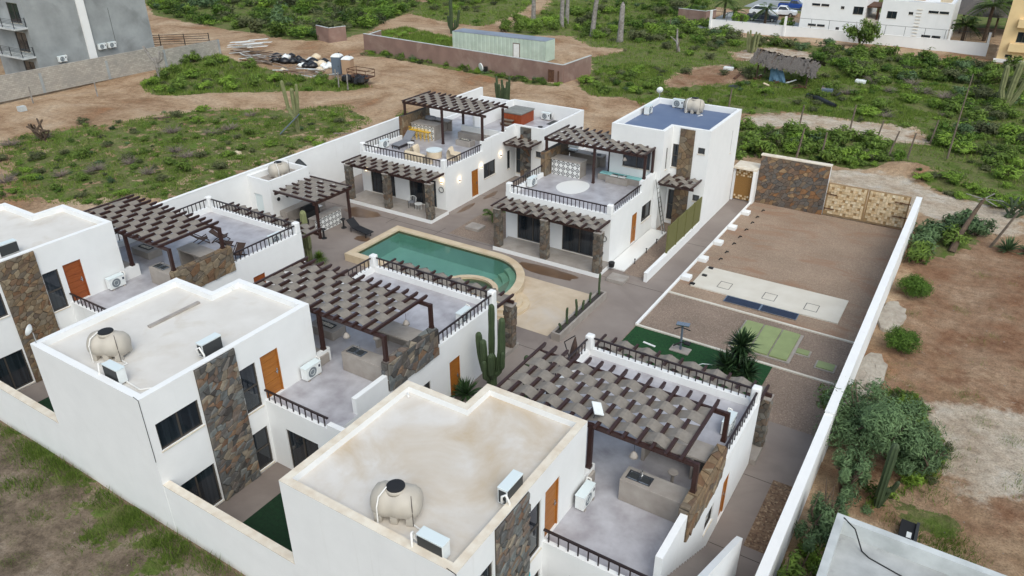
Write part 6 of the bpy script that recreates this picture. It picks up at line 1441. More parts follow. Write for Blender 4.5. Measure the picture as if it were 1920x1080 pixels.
# yuccas, agaves, small palms ---------------------------------------------------
def rosette(mb_V, c, n, L, w, seed, droop=.2, lo=-20, hi=85):
    r = random.Random(seed); out = []
    for i in range(n):
        a = r.uniform(0, 6.28); e = R(r.uniform(lo, hi)); l = L*r.uniform(.75, 1.1)
        d = Vector((math.cos(a)*math.cos(e), math.sin(a)*math.cos(e), math.sin(e))); sd_ = d.cross(Vector((0, 0, 1))); sd_ = sd_.normalized() if sd_.length > .01 else Vector((1, 0, 0))
        p0 = Vector(c)+d*.05; p1 = p0+d*l*.55+Vector((0, 0, .0)); p2 = p0+d*l-Vector((0, 0, droop*l*math.cos(e)))
        out.append([p0-sd_*w*.5, p1-sd_*w*.6, p2, p1+sd_*w*.6]); out.append([p0-sd_*w*.5, p1-sd_*w*.6, p1+sd_*w*.6, p0+sd_*w*.5])
    return out
def spiky(name, label, cat, x, y, heads, mat, z=None, trunk=True, seed=1, n=130, L=.75, w=.045, droop=.12, lo=-35):
    z = gz(x, y) if z is None else z
    t = thing(name, label, cat, (x, y, z)); ORG[t.name] = Vector((0, 0, 0)); q = []
    for i, h in enumerate(heads): q += rosette(None, h, n, L, w, seed+i, droop, lo)
    V = np.array([[tuple(p) for p in f] for f in q]); tone = np.clip(rng.random(len(V))*.7+.1, 0, 1)
    fo = bpy.data.objects.new('leaves', quads_mesh('leaves', V, tone, mat)); C.objects.link(fo); fo.parent = t
    if trunk:
        mb = MB()
        for h in heads: mb.tube([(h[0]*.3, h[1]*.3, 0), (h[0]*.7, h[1]*.7, h[2]*.5), h], [.12, .09, .07], 8)
        mb.build('trunk', bark_b, t)
    return t
spiky('yucca', 'dark green yucca with spiky heads beside the green turf', 'yucca', -6.8, 30.9, [(0, 0, 1.9), (-.5, -.3, .75), (.5, -.35, .7), (.05, -.1, 1.2)], leaf_y, .01, seed=5, n=150, L=.95, w=.06)
spiky('agave', 'dark spiky agave at the foot of the large cactus', 'agave', -16.9, 22.8, [(0, 0, .2)], leaf_y, .0, False, 9, 110, .95, .06, .05, 0)
spiky('agave', 'grey agave at the right edge of the earth lot', 'agave', 3.6, 54.3, [(0, 0, .1), (1.3, .3, .1)], leaf_d, None, False, 12, 60, 1.0, .09, .1, 5)
spiky('round_shrub', 'fine leaved round plant at the pool corner', 'plant', -32.9, 29.5, [(0, 0, .25)], leaf_b, 0, False, 15, 260, .6, .02, .3, -10)
def palm(label, x, y, h, L, n, seed, trunk_r=.16, mat=leaf_p, z=None, trunk=True, pinn=13):
    z = gz(x, y) if z is None else z; r = random.Random(seed)
    t = thing('palm_tree', label, 'palm', (x, y, z)); ORG[t.name] = Vector((0, 0, 0)); q = []
    for i in range(n):
        a = r.uniform(0, 6.28); e = R(r.uniform(-25, 75)); l = L*r.uniform(.8, 1.1); d0 = Vector((math.cos(a), math.sin(a), 0))
        prev = Vector((0, 0, h)); 
        for k in range(pinn):
            s_ = k/(pinn-1); p = Vector((0, 0, h))+d0*(l*s_*math.cos(e))+Vector((0, 0, l*s_*math.sin(e)-.55*l*s_*s_))
            sd_ = d0.cross(Vector((0, 0, 1))).normalized(); pl_ = L*.30*math.sin(math.pi*(.12+.8*s_))
            for sg in (-1, 1):
                tip = p+sd_*sg*pl_+d0*pl_*.5-Vector((0, 0, pl_*.35)); wv_ = d0*L*.035
                q.append([p-wv_, tip, tip+wv_*.3, p+wv_])
            if k: q.append([prev-sd_*.02, prev+sd_*.02, p+sd_*.015, p-sd_*.015])
            prev = p
    V = np.array([[tuple(p) for p in f] for f in q]); tone = np.clip(rng.random(len(V))*.6+.15, 0, 1)
    fo = bpy.data.objects.new('fronds', quads_mesh('fronds', V, tone, mat)); C.objects.link(fo); fo.parent = t
    if trunk: MB().tube([(0, 0, -.1), (0, 0, h*.5), (0, 0, h)], [trunk_r*1.2, trunk_r, trunk_r*.9], 10).build('trunk', bark_b, t)
palm('small palm in the gravel garden between the two back houses', -27.2, 40.6, .55, 1.1, 11, 3, .1, z=0)
palm('tall palm right of the white apartment blocks', -2.6, 137.5, 5.2, 3.4, 26, 21, .25); palm('shorter palm just left of the tall palm at the upper right', -5.2, 131.5, 3.0, 2.8, 22, 22, .22); palm('palm behind the tall palm at the upper right corner', 1.0, 142, 6.0, 3.2, 24, 23, .25)
palm('low palm beside the parked cars', -39.6, 133, 2.0, 2.2, 18, 24, .2); palm('palm above the parked cars at the top edge', -34.6, 134.2, 2.6, 2.2, 18, 25, .2); palm('palm left of the parked cars at the top edge', -42.5, 137, 3.2, 2.6, 18, 26, .2)
# dead leaning palm
dp = thing('dead_palm', 'leaning dead palm trunk with a few pale fronds beyond the right wall', 'palm', (.55, 52.4, 0)); 
MB().tube([(.55, 52.4, -.1), (.75, 53.2, .9), (1.2, 54.6, 2.1), (1.5, 55.2, 2.9)], [.24, .17, .13, .10], 10).build('trunk', bark_b, dp)
mb = MB()
for a in range(6): mb.beam((1.5, 55.2, 2.85), (1.5+math.cos(a*1.1)*1.1, 55.2+math.sin(a*1.1)*.8, 2.9+.25*math.sin(a*2.3)), .08, .02)
mb.build('dry_fronds', bark, dp)
# bare palm trunks at the top
for i, (x, y, h, rr, lab) in enumerate([(-68.0, 114.6, 9, .35, 'bare grey palm trunk, leftmost of the row at the top'), (-64.0, 119.1, 9, .32, 'bare grey palm trunk behind, second of the row at the top'), (-62.0, 113.6, 9, .34, 'bare grey palm trunk, third of the row at the top'), (-54.5, 109.9, 8.4, .36, 'leaning bare grey palm trunk, fourth of the row at the top'), (-48.4, 106.9, 5.6, .42, 'short pointed bare palm trunk, right end of the row')]):
    t = thing('bare_palm', lab, 'palm trunk', (x, y, gz(x, y)), 'bare palm trunks'); ORG[t.name] = Vector((0, 0, 0)); le = .8 if i == 3 else .1
    MB().tube([(0, 0, -.2), (0, 0, .4), (le*.4, 0, h*.5), (le, 0, h*.92), (le*1.05, 0, h)], [rr*1.5, rr*1.1, rr*.95, rr*.8, rr*.2], 12).build('trunk', bark, t, smooth=True)
tag(MB().tube([(-38.2, 104.5, 0), (-38.9, 105.3, 1.2), (-39.3, 106, 2.9)], [.24, .18, .1], 7).tube([(-38.9, 105.3, 1.2), (-39.9, 105.3, 1.9)], [.12, .06], 6).build('dead_tree', bark), 'dead grey tree stump right of the short palm trunk', 'dead tree')

# scrub and grass as ground cover ------------------------------------------------
def scatter(poly, n, seed):
    p = np.array(poly); r = np.random.default_rng(seed); lo, hi = p.min(0), p.max(0); out = []
    while len(out) < n:
        q = lo+(hi-lo)*r.random((n*3, 2)); k = inside(poly, q[:, 0], q[:, 1])
        for z_ in ('sand_lane', 'dirt_palapa', 'dirt_left', 'road_far', 'sand_road_gate'): k &= ~inside(ZONES[z_], q[:, 0]+r.normal(size=len(q))*.5, q[:, 1]+r.normal(size=len(q))*.5)
        out += q[k].tolist()
    return np.array(out[:n])
def scrub(name, label, spec, seed):
    r = np.random.default_rng(seed); allV = []; allT = []; allM = []; mats = [leaf_a, leaf_b, leaf_c, leaf_e, leaf_d]
    for poly, n, s0, s1, kinds in spec:
        for (x, y) in scatter(poly, n, seed+n):
            V, t_, lm, sm = VAR[kinds[r.integers(len(kinds))]]; k = r.random(len(V)) < r.uniform(.3, .75)
            a = r.random()*6.28; s = s0+(s1-s0)*r.random()**1.5; c, s_ = math.cos(a), math.sin(a); M_ = np.array([[c, s_, 0], [-s_, c, 0], [0, 0, r.uniform(.6, 1.05)]])*s
            W_ = V[k]@M_; ctr = W_.mean(1, keepdims=True); W_ = ctr+(W_-ctr)*1.12
            W_ = W_+np.array([x, y, gz(x, y)-.05]); allV.append(W_); allT.append(np.clip(t_[k]+r.normal()*.18, 0, 1))
            allM.append(np.full(int(k.sum()), r.choice(5, p=[.34, .2, .24, .17, .05])))
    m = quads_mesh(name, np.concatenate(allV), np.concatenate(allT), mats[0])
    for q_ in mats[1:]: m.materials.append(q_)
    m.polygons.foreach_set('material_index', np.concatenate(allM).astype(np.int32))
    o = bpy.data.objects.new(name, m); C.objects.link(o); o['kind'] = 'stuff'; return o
Zs = ZONES
scrub('far_scrub', 'dense scrub', [(Zs['far_left'], 330, 1.2, 2.4, (0, 1, 2, 3)), (Zs['far_mid'], 60, 1, 1.8, (0, 2, 3)), (Zs['far_right'], 110, .8, 1.8, (0, 1, 2)), ([(-230, 120), (-160, 110), (-110, 145), (-60, 165), (-40, 175), (-60, 230), (-200, 230)], 260, 1.8, 3.2, (0, 2, 3))], 71)
scrub('lot_scrub', 'low scrub', [(Zs['right_top'], 170, .6, 1.5, (0, 2, 5)), (Zs['right_side'], 90, .5, 1.4, (0, 1, 2)), (Zs['hedge'], 70, .5, 1.1, (0, 1, 3)), (Zs['right_green'], 90, .25, .7, (0, 1, 2)), (Zs['right_low'], 40, .3, .8, (0, 2)), (Zs['mid_patch'], 60, .3, .8, (0, 1, 2)), (Zs['left_field'], 330, .15, .5, (0, 1, 2, 4)), (Zs['right_all'], 260, .15, .8, (0, 1, 2, 4)), (Zs['far_all'], 170, .3, 1.2, (0, 1, 2)), (Zs['brown_base'], 90, .4, .8, (0, 1, 4)), (Zs['road_tuft'], 25, .3, .7, (1, 4)), (Zs['tree_area'], 60, .25, .7, (5, 0))], 72)
def grass(name, spec, seed):
    r = np.random.default_rng(seed); Vs = []; Ts = []
    for poly, n, h0, h1, thr in spec:
        p = scatter(poly, n, seed+n); d = hnoise(p[:, 0], p[:, 1], 1.6, 31)*.6+hnoise(p[:, 0], p[:, 1], .5, 32)*.4; p = p[d > thr]; m = len(p)
        z = ground_z(p[:, 0], p[:, 1]); a = r.random(m)*6.28; h = h0+(h1-h0)*r.random(m); le = h*.7*r.random(m); b = r.random(m)*6.28; w_ = h*.12
        base = np.stack([p[:, 0], p[:, 1], z-.02], -1); sd_ = np.stack([np.cos(a)*w_, np.sin(a)*w_, 0*a], -1); tip = base+np.stack([np.cos(b)*le, np.sin(b)*le, h], -1)
        Vs.append(np.stack([base-sd_, base+sd_, tip], 1)); Ts.append(np.clip(r.random(m)*.6+.2, 0, 1))
    o = bpy.data.objects.new(name, quads_mesh(name, np.concatenate(Vs), np.concatenate(Ts), grass_m)); C.objects.link(o); o['kind'] = 'stuff'
grass('grass', [(Zs['left_field'], 45000, .08, .3, .47), (Zs['right_green'], 45000, .1, .35, .42), (Zs['mid_patch'], 14000, .15, .5, .4), (Zs['brown_in'], 8000, .2, .5, .3), (Zs['tree_area'], 9000, .08, .3, .4), (Zs['right_low'], 9000, .15, .4, .4), (Zs['right_all'], 80000, .1, .38, .44), (Zs['far_all'], 40000, .15, .5, .45)], 81)
# tufts in the bare foreground lot
fg = []; r = np.random.default_rng(4)
def tufts(name, pts, n, h0, h1, sp, seed):
    r = np.random.default_rng(seed); Vs = []; Ts = []
    for x, y, k in pts:
        m = int(n*k); p = np.array([x, y])+r.normal(size=(m, 2))*sp*k; p = p[p[:, 1] < 10.28] if y < 10.3 else p; m = len(p); z = ground_z(p[:, 0], p[:, 1]); a = r.random(m)*6.28; b = r.random(m)*6.28; h = (h0+(h1-h0)*r.random(m))*k; le = h*.8*r.random(m); w_ = h*.05
        base = np.stack([p[:, 0], p[:, 1], z-.02], -1); sd_ = np.stack([np.cos(a)*w_, np.sin(a)*w_, 0*a], -1); tip = base+np.stack([np.cos(b)*le, np.sin(b)*le, h], -1)
        Vs.append(np.stack([base-sd_, base+sd_, tip], 1)); Ts.append(np.clip(r.random(m)*.6+.15, 0, 1))
    o = bpy.data.objects.new(name, quads_mesh(name, np.concatenate(Vs), np.concatenate(Ts), grass_m)); C.objects.link(o); o['kind'] = 'stuff'
tp = [(x, min(y, 10.1), random.uniform(.7, 1.3)) for x, y in grass_bl]+[(random.uniform(-36, -16), 10.35-abs(random.gauss(0, .5)), random.uniform(.3, .9)) for _ in range(60)]+[(random.uniform(-36, -14), random.uniform(2, 10), random.uniform(.25, .6)) for _ in range(230)]
tufts('grass_tuft', tp, 330, .06, .32, .33, 6)
tufts('low_weeds', [(random.uniform(-1.5, 9), random.uniform(24, 52), random.uniform(.3, .8)) for _ in range(75)]+[(5.3, 29.5, 1.2), (6.0, 31, 1.2), (4.6, 32.5, .8), (3.4, 33.5, .8), (2.8, 35.4, .8), (2.3, 24.6, 1.3), (2.9, 24.9, 1.3), (3.4, 24.6, 1.2), (2.6, 24.2, 1.2), (3.2, 25.3, 1.1), (1.0, 25.2, 1.0), (1.9, 29.6, 1.3), (2.3, 30.6, 1.2), (1.9, 27.6, 1.2)], 260, .05, .24, .34, 7)
# stones lying about
mb = MB(); q = random.Random(5)
for _ in range(520):
    k0 = q.random()
    if k0 < .3: x, y = q.uniform(-37, -14), q.uniform(0, 10)
    elif k0 < .6: x, y = q.uniform(-85, -45), q.uniform(58, 80)
    else: x, y = q.uniform(-1, 10), q.uniform(22, 56)
    s_ = q.uniform(.015, .05); mb.lathe([(s_*.5, 0), (s_, s_*.4), (s_*.4, s_*.9)], x, y, gz(x, y)-.01, 5)
o = mb.build('pebbles', plank_g); o['kind'] = 'stuff'

# ================================================================ BACKGROUND BUILDINGS
gb = thing('grey_building', 'raw grey concrete building with balconies at the upper left', 'building', (-96, 54, 0))
X0 = -94.5
mb = MB(); facade(mb, (X0, 46.4), (X0, 61.6), 0, 10.4); facade(mb, (X0, 61.6), (-115, 61.6), 0, 10.4); facade(mb, (-103, 46.4), (X0, 46.4), 0, 10.4, [(5.2, 7.6, 0.5, 2.6), (5.2, 7.6, 3.7, 5.9), (5.2, 7.6, 6.9, 9.1)], .3); mb.quad((-115, 46.4, 10.4), (X0, 46.4, 10.4), (X0, 61.6, 10.4), (-115, 61.6, 10.4)); mb.build('wall', conc, gb)
bx('white_pier', white, gb, X0, 52.6, 1.5, X0+.25, 53.5, 10.4)
wv = Wall((-103, 46.4), (X0, 46.4))
for z in (.5, 3.7, 6.9): wv.window(gb, 5.2, 7.6, z, z+2.15, 2, name='balcony_door')
for z in (3.4, 6.6):
    sl_ = bx('balcony', conc_l, gb, -101, 44.9, z-.2, X0, 46.39, z)
    mbr = MB()
    for k in range(6): mbr.tube([(-101, 44.95, z+.2+k*.16), (X0-.03, 44.95, z+.2+k*.16)], .02, 5).tube([(X0-.03, 44.95, z+.2+k*.16), (X0-.03, 46.3, z+.2+k*.16)], .02, 5)
    for x in (-99, -97, X0-.03): mbr.box(x-.03, 44.92, z, x+.03, 44.98, z+1.05)
    mbr.box(X0-.06, 46.25, z, X0, 46.31, z+1.05); mbr.build('balcony_rail', black, sl_)
for i, (y, z) in enumerate(((49.1, 2.6), (54.3, 3.2), (55.6, 3.2))):
    copy_tree(ac0, (X0+.35, y, z-.3), R(90), 'air conditioner on the raw concrete wall, %s one' % ('leftmost', 'middle', 'rightmost')[i], scale=1.15)
for y in (56.4,): MB().box(X0, y-.015, 3.6, X0+.02, y+.015, 7.5).build('cable', dgrey, gb)
t = thing('block_wall', 'long pale grey concrete block wall at the upper left', 'wall', (-91, 54, 0))
def M_block():
    m, n, b = new_mat('concrete_blocks'); v = coords(n, 'World'); sw_ = node(n, 'ShaderNodeVectorMath', operation='MULTIPLY'); sw_.inputs[1].default_value = (1, 1, 1); n.links.new(v, sw_.inputs[0])
    sx = node(n, 'ShaderNodeSeparateXYZ'); n.links.new(v, sx.inputs[0]); cb = node(n, 'ShaderNodeCombineXYZ'); n.links.new(sx.outputs[1], cb.inputs[0]); n.links.new(sx.outputs[2], cb.inputs[1])
    br = node(n, 'ShaderNodeTexBrick'); br.inputs['Scale'].default_value = 1; br.inputs['Brick Width'].default_value = .4; br.inputs['Row Height'].default_value = .2; br.inputs['Mortar Size'].default_value = .012
    br.inputs['Color1'].default_value = lin(176, 170, 160); br.inputs['Color2'].default_value = lin(154, 148, 140); br.inputs['Mortar'].default_value = lin(136, 132, 126); n.links.new(cb.outputs[0], br.inputs['Vector'])
    n.links.new(mixc(n, ramp(n, noise(n, .5, 6, .6, vec=v), [(.4, (0, 0, 0, 1)), (.75, (.7, .7, .7, 1))]), br.outputs[0], lin(132, 130, 126)), b.inputs['Base Color']); b.inputs['Roughness'].default_value = .95; return m
blk = M_block()
bx('wall_panel', blk, t, -91.2, 26, 0, -91.0, 60.5, 2.7); bx('wall_panel', blk, t, -91.2, 60.5, 0, -91.0, 69, 2.2)
for y in (36, 44.5, 52.5, 60.4, 68.9): bx('pilaster', conc, t, -91.0, y-.15, 0, -90.94, y+.15, 2.2)
t = thing('rail_fence', 'dark steel rail fence behind the end of the block wall', 'fence', (-98, 66, 0))
for k in range(5): MB().tube([(-100, 62.5, 1.6+k*.3), (-93, 69, 1.6+k*.3)], .035, 5).build('rail', black, t)
for q_ in (0, .33, .66, 1): bx('post', black, t, -100+7*q_-.04, 62.5+6.5*q_-.04, 0, -100+7*q_+.04, 62.5+6.5*q_+.04, 2.9)
# mauve wall, container
t = thing('mauve_wall', 'long mauve rendered wall round the lot with the shipping container', 'wall', (-60, 80, 0))
def slantwall(t, a, b, th, h, mat, cap):
    MB().beam((a[0], a[1], h/2-.1), (b[0], b[1], h/2-.1), th, h+.2).build('wall_panel', mat, t); MB().beam((a[0], a[1], h+.03), (b[0], b[1], h+.03), th+.04, .06).build('coping', cap, t)
slantwall(t, (-76.7, 82.4), (-42.7, 78.9), .2, 2.3, adobe, conc_l); slantwall(t, (-42.7, 79.0), (-42.5, 85.6), .2, 2.3, adobe, conc_l); slantwall(t, (-76.7, 82.4), (-77.6, 87), .2, 2.0, adobe, conc_l)
bx('opening_panel', rust, t, -44.7, 78.88, .1, -43.9, 79.0, 1.6); bx('post', rust, t, -43.3, 78.7, 0, -43.2, 78.8, 1.6)
for x, y, w_, lab in ((-86.4, 83.6, 3.4, 'short mauve wall piece at the edge of the far scrub'), (-45.6, 128.6, 5, 'mauve wall corner left of the white apartment wall')):
    t = thing('mauve_wall', lab, 'wall', (x, y, 0)); slantwall(t, (x-w_/2, y+.9), (x+w_/2, y), .2, 2.2, adobe, conc_l); slantwall(t, (x+w_/2, y), (x+w_/2+.9, y+2.6), .2, 2.2, adobe, conc_l)
ct = thing('shipping_container', 'pale green corrugated shipping container with grey roof', 'container', (-58, 89.5, 0))
cx0, cx1, cy0, cy1, chh = -65.6, -50.6, 88.4, 91.0, 2.75
mb = MB()
nrib = 46
for i in range(nrib):
    a = cx0+(cx1-cx0)*i/nrib; b = a+(cx1-cx0)/nrib; d_ = .05 if i % 2 else 0
    mb.quad((a, cy0+d_, .1), (b, cy0+d_, .1), (b, cy0+d_, chh), (a, cy0+d_, chh)); mb.quad((b, cy0, .1), (b, cy0+.05, .1), (b, cy0+.05, chh), (b, cy0, chh))
mb.build('corrugated_side', cont_m, ct); bx('body', cont_m, ct, cx0, cy0+.06, .1, cx1, cy1, chh-.02); bx('roof', cont_r, ct, cx0, cy0, chh, cx1, cy1, chh+.05)
for i in range(8): a = cy0+.1+(cy1-cy0-.2)*i/8; bx('end_rib', cont_m, ct, cx1, a, .15, cx1+.04, a+.16, chh-.05)
for x in (cx0, cx1-.14): bx('corner_post', cont_m, ct, x, cy0-.02, .05, x+.14, cy0+.06, chh)
bx('door_frame', rust, ct, -55.6, cy0-.02, .3, -54.5, cy0+.02, 2.15); bx('door_leaf', ac_w, ct, -55.5, cy0-.03, .35, -54.6, cy0-.02, 2.05)
# portable toilets
def toilet(label, x, y, mat, hd):
    t = thing('portable_toilet', label, 'portable toilet', (x, y, 0), 'portable toilets'); ORG[t.name] = Vector((0, 0, 0)); t.rotation_euler = (0, 0, R(hd))
    bx('cabin', mat, t, -.58, -.58, 0, .58, .58, 2.15); bx('door_leaf', mat, t, -.42, -.62, .15, .42, -.58, 2.0); bx('handle', dgrey, t, .28, -.65, 1.0, .36, -.62, 1.15)
    MB().lathe([(.86, 2.15), (.84, 2.22), (.6, 2.42), (.2, 2.52), (.02, 2.53)], 0, 0, 0, 4).build('roof', ac_w, t).rotation_euler = (0, 0, R(45)); MB().tube([(.2, .2, 2.4), (.2, .2, 2.65)], .06, 8).build('vent_pipe', dgrey, t)
toilet('blue grey portable toilet with white roof by the rubbish heap', -69.3, 69.3, toilet_b, 20); toilet('tan portable toilet with white roof by the rubbish heap', -67.1, 68.8, toilet_t, 20)
# rubbish heap
q = random.Random(77)
for i in range(44):
    x, y = -77.0+q.gauss(0, 3.0), 72.0+q.gauss(0, 1.2); s_ = q.uniform(.35, .75); m_ = q.choice([bag_b, bag_b, bag_b, ac_w, cushion])
    tag(MB().lathe([(s_*.4, 0), (s_*.95, s_*.3), (s_*.9, s_*.7), (s_*.35, s_*1.1), (.03, s_*1.2)], x, y, gz(x, y)-.05, 8, sx=q.uniform(.8, 1.3), sy=q.uniform(.8, 1.2)).build('rubbish_bag', m_, smooth=True), ('black' if m_ is bag_b else 'white' if m_ is ac_w else 'tan')+' rubbish bag in the heap left of the toilets', 'rubbish bag', 'rubbish bags')
for i in range(80):
    if i < 58: x, y = -84.5+q.gauss(0, 2.4), 69.5+q.gauss(0, 1.6)
    else: x, y = -72.5+q.gauss(0, 2.5), 67.5+q.gauss(0, .8)
    a = q.uniform(-.5, .5)+.2; L = q.uniform(1.2, 3.0); z = gz(x, y)+q.uniform(.1, .7)
    tag(MB().beam((x-L/2*math.cos(a), y-L/2*math.sin(a), z), (x+L/2*math.cos(a), y+L/2*math.sin(a), z+q.uniform(-.2, .3)), q.uniform(.1, .3), .05).build('scrap_plank', q.choice([plank_g, plank_g, conc_l, rust])), 'weathered plank in the rubbish heap', 'plank', 'planks of the rubbish heap')
for i in range(12):
    x, y = -87.0+q.uniform(-2.4, 2.4), 71.6+q.uniform(-1.3, 1.0); tag(MB().beam((x-1.3, y-.5, 1.0+.08*i), (x+1.4, y+.5, 1.3+.08*i), .5, .05).build('scrap_sheet', tile_w), 'white panel on top of the rubbish heap', 'panel', 'white panels of the rubbish heap')
tr_ = thing('junk_trailer', 'rusty trailer frame full of dark junk beside the toilets', 'trailer', (-63.6, 67.4, 0))
bx('bed', rust, tr_, -65.2, 66.6, .7, -62.3, 68.2, .82); mb = MB()
for z in (1.2, 1.6): mb.tube([(-65.2, 66.6, z), (-62.3, 66.6, z), (-62.3, 68.2, z), (-65.2, 68.2, z), (-65.2, 66.6, z)], .04, 5)
for x, y in ((-65.2, 66.6), (-62.3, 66.6), (-62.3, 68.2), (-65.2, 68.2), (-63.7, 66.6)): mb.tube([(x, y, .8), (x, y, 1.6)], .04, 5)
mb.build('side_rails', rust, tr_)
for i in range(9): x, y = -65.4+i*.35, 66.5+q.uniform(-.5, .8); MB().lathe([(.2, 0), (.5, .25), (.4, .7), (.05, .9)], x, y, .05+.1*(i % 3), 7).build('junk', bag_b, tr_)
for x in (-64.6, -62.9): MB().tube([(x, 66.4, .4), (x, 66.6, .4)], .38, 14).build('wheel', rubber, tr_)
# thatched shelter
pa = thing('thatched_shelter', 'collapsing shelter with grey palm thatch and a hanging blue tarp', 'shelter', (-21.5, 95.5, 0))
for x, y, h in ((-24.2, 97.4, 2.8), (-24.2, 93.6, 2.6), (-18.2, 97.2, 2.2), (-18.3, 93.4, 1.9)): MB().tube([(x, y, -.1), (x+.1, y, h)], .1, 7).build('post', bark_b, pa)
rr = np.random.default_rng(9); q4 = []; 
for i in range(1500):
    u, v_ = rr.random(), rr.random(); x = -25.0+7.6*u; y = 92.8+5.4*v_; z = 3.25-abs(v_-.5)*1.5-u*.9+rr.normal()*.09-.25*math.sin(u*5)*v_
    sg = 1 if v_ > .5 else -1; L = rr.uniform(.5, 1.6); dx, dy, dz = rr.normal()*.12, sg*L, -.45*L
    q4.append([(x-.09, y, z), (x+.09, y, z), (x+.09+dx, y+dy*.6, z+dz*.6), (x-.09+dx, y+dy*.6, z+dz*.6)])
fo = bpy.data.objects.new('thatch', quads_mesh('thatch', np.array(q4)-np.array([-21.5, 95.5, 0]), rr.random(1500), thatch)); C.objects.link(fo); fo.parent = pa
for x in (-24.4, -22.5, -20.5, -18.4): MB().beam((x, 92.9, 2.5-.0-(x+24.4)*.12), (x, 95.5, 3.25-(x+24.4)*.12), .1, .1).beam((x, 95.5, 3.25-(x+24.4)*.12), (x, 98.1, 2.5-(x+24.4)*.12), .1, .1).build('rafter', bark_b, pa)
mb = MB(); n = 8
for i in range(n):
    for j in range(6): mb.v.append((-22.6+2.0*i/(n-1)-.15*j*(i/(n-1)), 93.4+.12*math.sin(i*1.7+j), .1+2.1*j/5-.25*(i/(n-1))*(j/5)))
for i in range(n-1):
    for j in range(5): mb.f.append((i*6+j, (i+1)*6+j, (i+1)*6+j+1, i*6+j+1))
mb.build('tarp', tarp, pa)
q = random.Random(15)
for i in range(16):
    x, y = -21.0+q.gauss(0, 2.6), 93.2+q.gauss(0, 1.0); L = q.uniform(.4, 1.6); a = q.uniform(0, 3)
    tag(MB().beam((x, y, .12), (x+L*math.cos(a), y+L*math.sin(a)*.5, .2+q.uniform(0, .4)), q.uniform(.15, .4), .1).build('junk_piece', q.choice([plank_g, ac_w, dgrey, rust, cushion])), 'piece of junk strewn under the thatched shelter', 'junk', 'junk around the shelter')
for x, y, m_, lab in ((-28.5, 96.4, ac_w, 'white box lying on the bare earth left of the shelter'), (-13.2, 98.6, ac_w, 'white board lying right of the shelter'), (-15.6, 92.0, toilet_b, 'blue drum lying right of the shelter')):
    tag(MB().box(x-.6, y-.35, gz(x, y), x+.6, y+.35, gz(x, y)+.4).build('junk_box', m_, bevel=.08), lab, 'box')
tag(MB().tube([(-17, 88.8, .1), (-15.5, 87.5, .15), (-14.2, 86.2, .1), (-13.4, 85.6, .12)], [.25, .3, .3, .2], 7).build('black_sheet', bag_b), 'crumpled black plastic sheet on the green lot', 'plastic sheet'); tag(MB().lathe([(.9, 0), (.7, .15), (.2, .25), (.02, .2)], -25.2, 88.5, 0, 9).build('black_sheet', bag_b), 'small black plastic heap left of the shelter', 'plastic sheet')
# white apartment blocks -------------------------------------------------------
def apartment(label, x0, x1, y0, y1, h, wins):
    t = thing('apartment_block', label, 'building', ((x0+x1)/2, y0, 0), 'white apartment blocks'); mb = MB()
    facade(mb, (x0, y0), (x1, y0), 0, h, [w_[:4] for w_ in wins], .12); facade(mb, (x1, y0), (x1, y1), 0, h); facade(mb, (x1, y1), (x0, y1), 0, h); facade(mb, (x0, y1), (x0, y0), 0, h)
    mb.quad((x0, y0, h-.5), (x1, y0, h-.5), (x1, y1, h-.5), (x0, y1, h-.5)); mb.build('wall', white, t); wv = Wall((x0, y0), (x1, y0))
    for w_ in wins: wv.window(t, *w_[:4], w_[4])
    return t
apartment('white apartment block left of the gap at the upper right', -27.5, -18.5, 127, 139, 9.5, [(1.4, 2.6, 4.5, 4.85, 1), (2.75, 3.9, 4.5, 4.85, 1), (1.3, 2.5, 1.55, 1.9, 1), (2.65, 3.8, 1.55, 1.9, 1), (5.6, 6.1, 4.3, 4.7, 2), (5.4, 5.9, 1.3, 1.7, 2), (7.4, 8.8, 3.7, 4.8, 2), (7.4, 8.6, .6, 1.7, 2)])
ap = apartment('white apartment block with rooftop terrace at the upper right', -16.3, -7.0, 127, 139, 6.0, [(.9, 2.2, 3.5, 4.5, 2), (3.7, 4.3, 4.2, 4.6, 2), (6.2, 7.5, 4.6, 4.95, 1), (7.6, 8.8, 4.6, 4.95, 1), (6.0, 7.2, 1.3, 1.65, 1), (7.35, 8.5, 1.3, 1.65, 1), (3.6, 4.1, .8, 1.2, 2)])
bx('rooftop_screen', cushion, ap, -12.5, 128.5, 6.0, -11, 131, 7.4); bx('rooftop_screen', cushion, ap, -9, 128.2, 6.0, -7.6, 131, 7.2); MB().beam((-12.6, 128, 7.2), (-7.2, 128, 8.0), .2, .12).beam((-10.6, 128, 6.2), (-10.6, 128, 7.5), .12, .12).beam((-14.5, 128, 7.0), (-11.5, 128, 7.6), .2, .12).build('rooftop_beam', cream, ap)
for k in range(10): bx('ladder_rung', cream, ap, -11.6, 126.9, .9+k*.45, -10.9, 127.0, .97+k*.45)
t = thing('stair_house', 'brown stairwell between the two white apartment blocks', 'building', (-17.4, 128, 0)); bx('wall', cream, t, -18.49, 128, 0, -16.31, 136, 3.0); bx('roof', rust, t, -18.49, 128.5, 4.6, -16.31, 134, 4.8); bx('pillar', rust, t, -17.0, 128.2, 3.0, -16.7, 128.5, 4.6)
yb_ = thing('peach_building', 'peach coloured building cut off at the upper right edge', 'building', (6, 121, 0)); mb = MB()
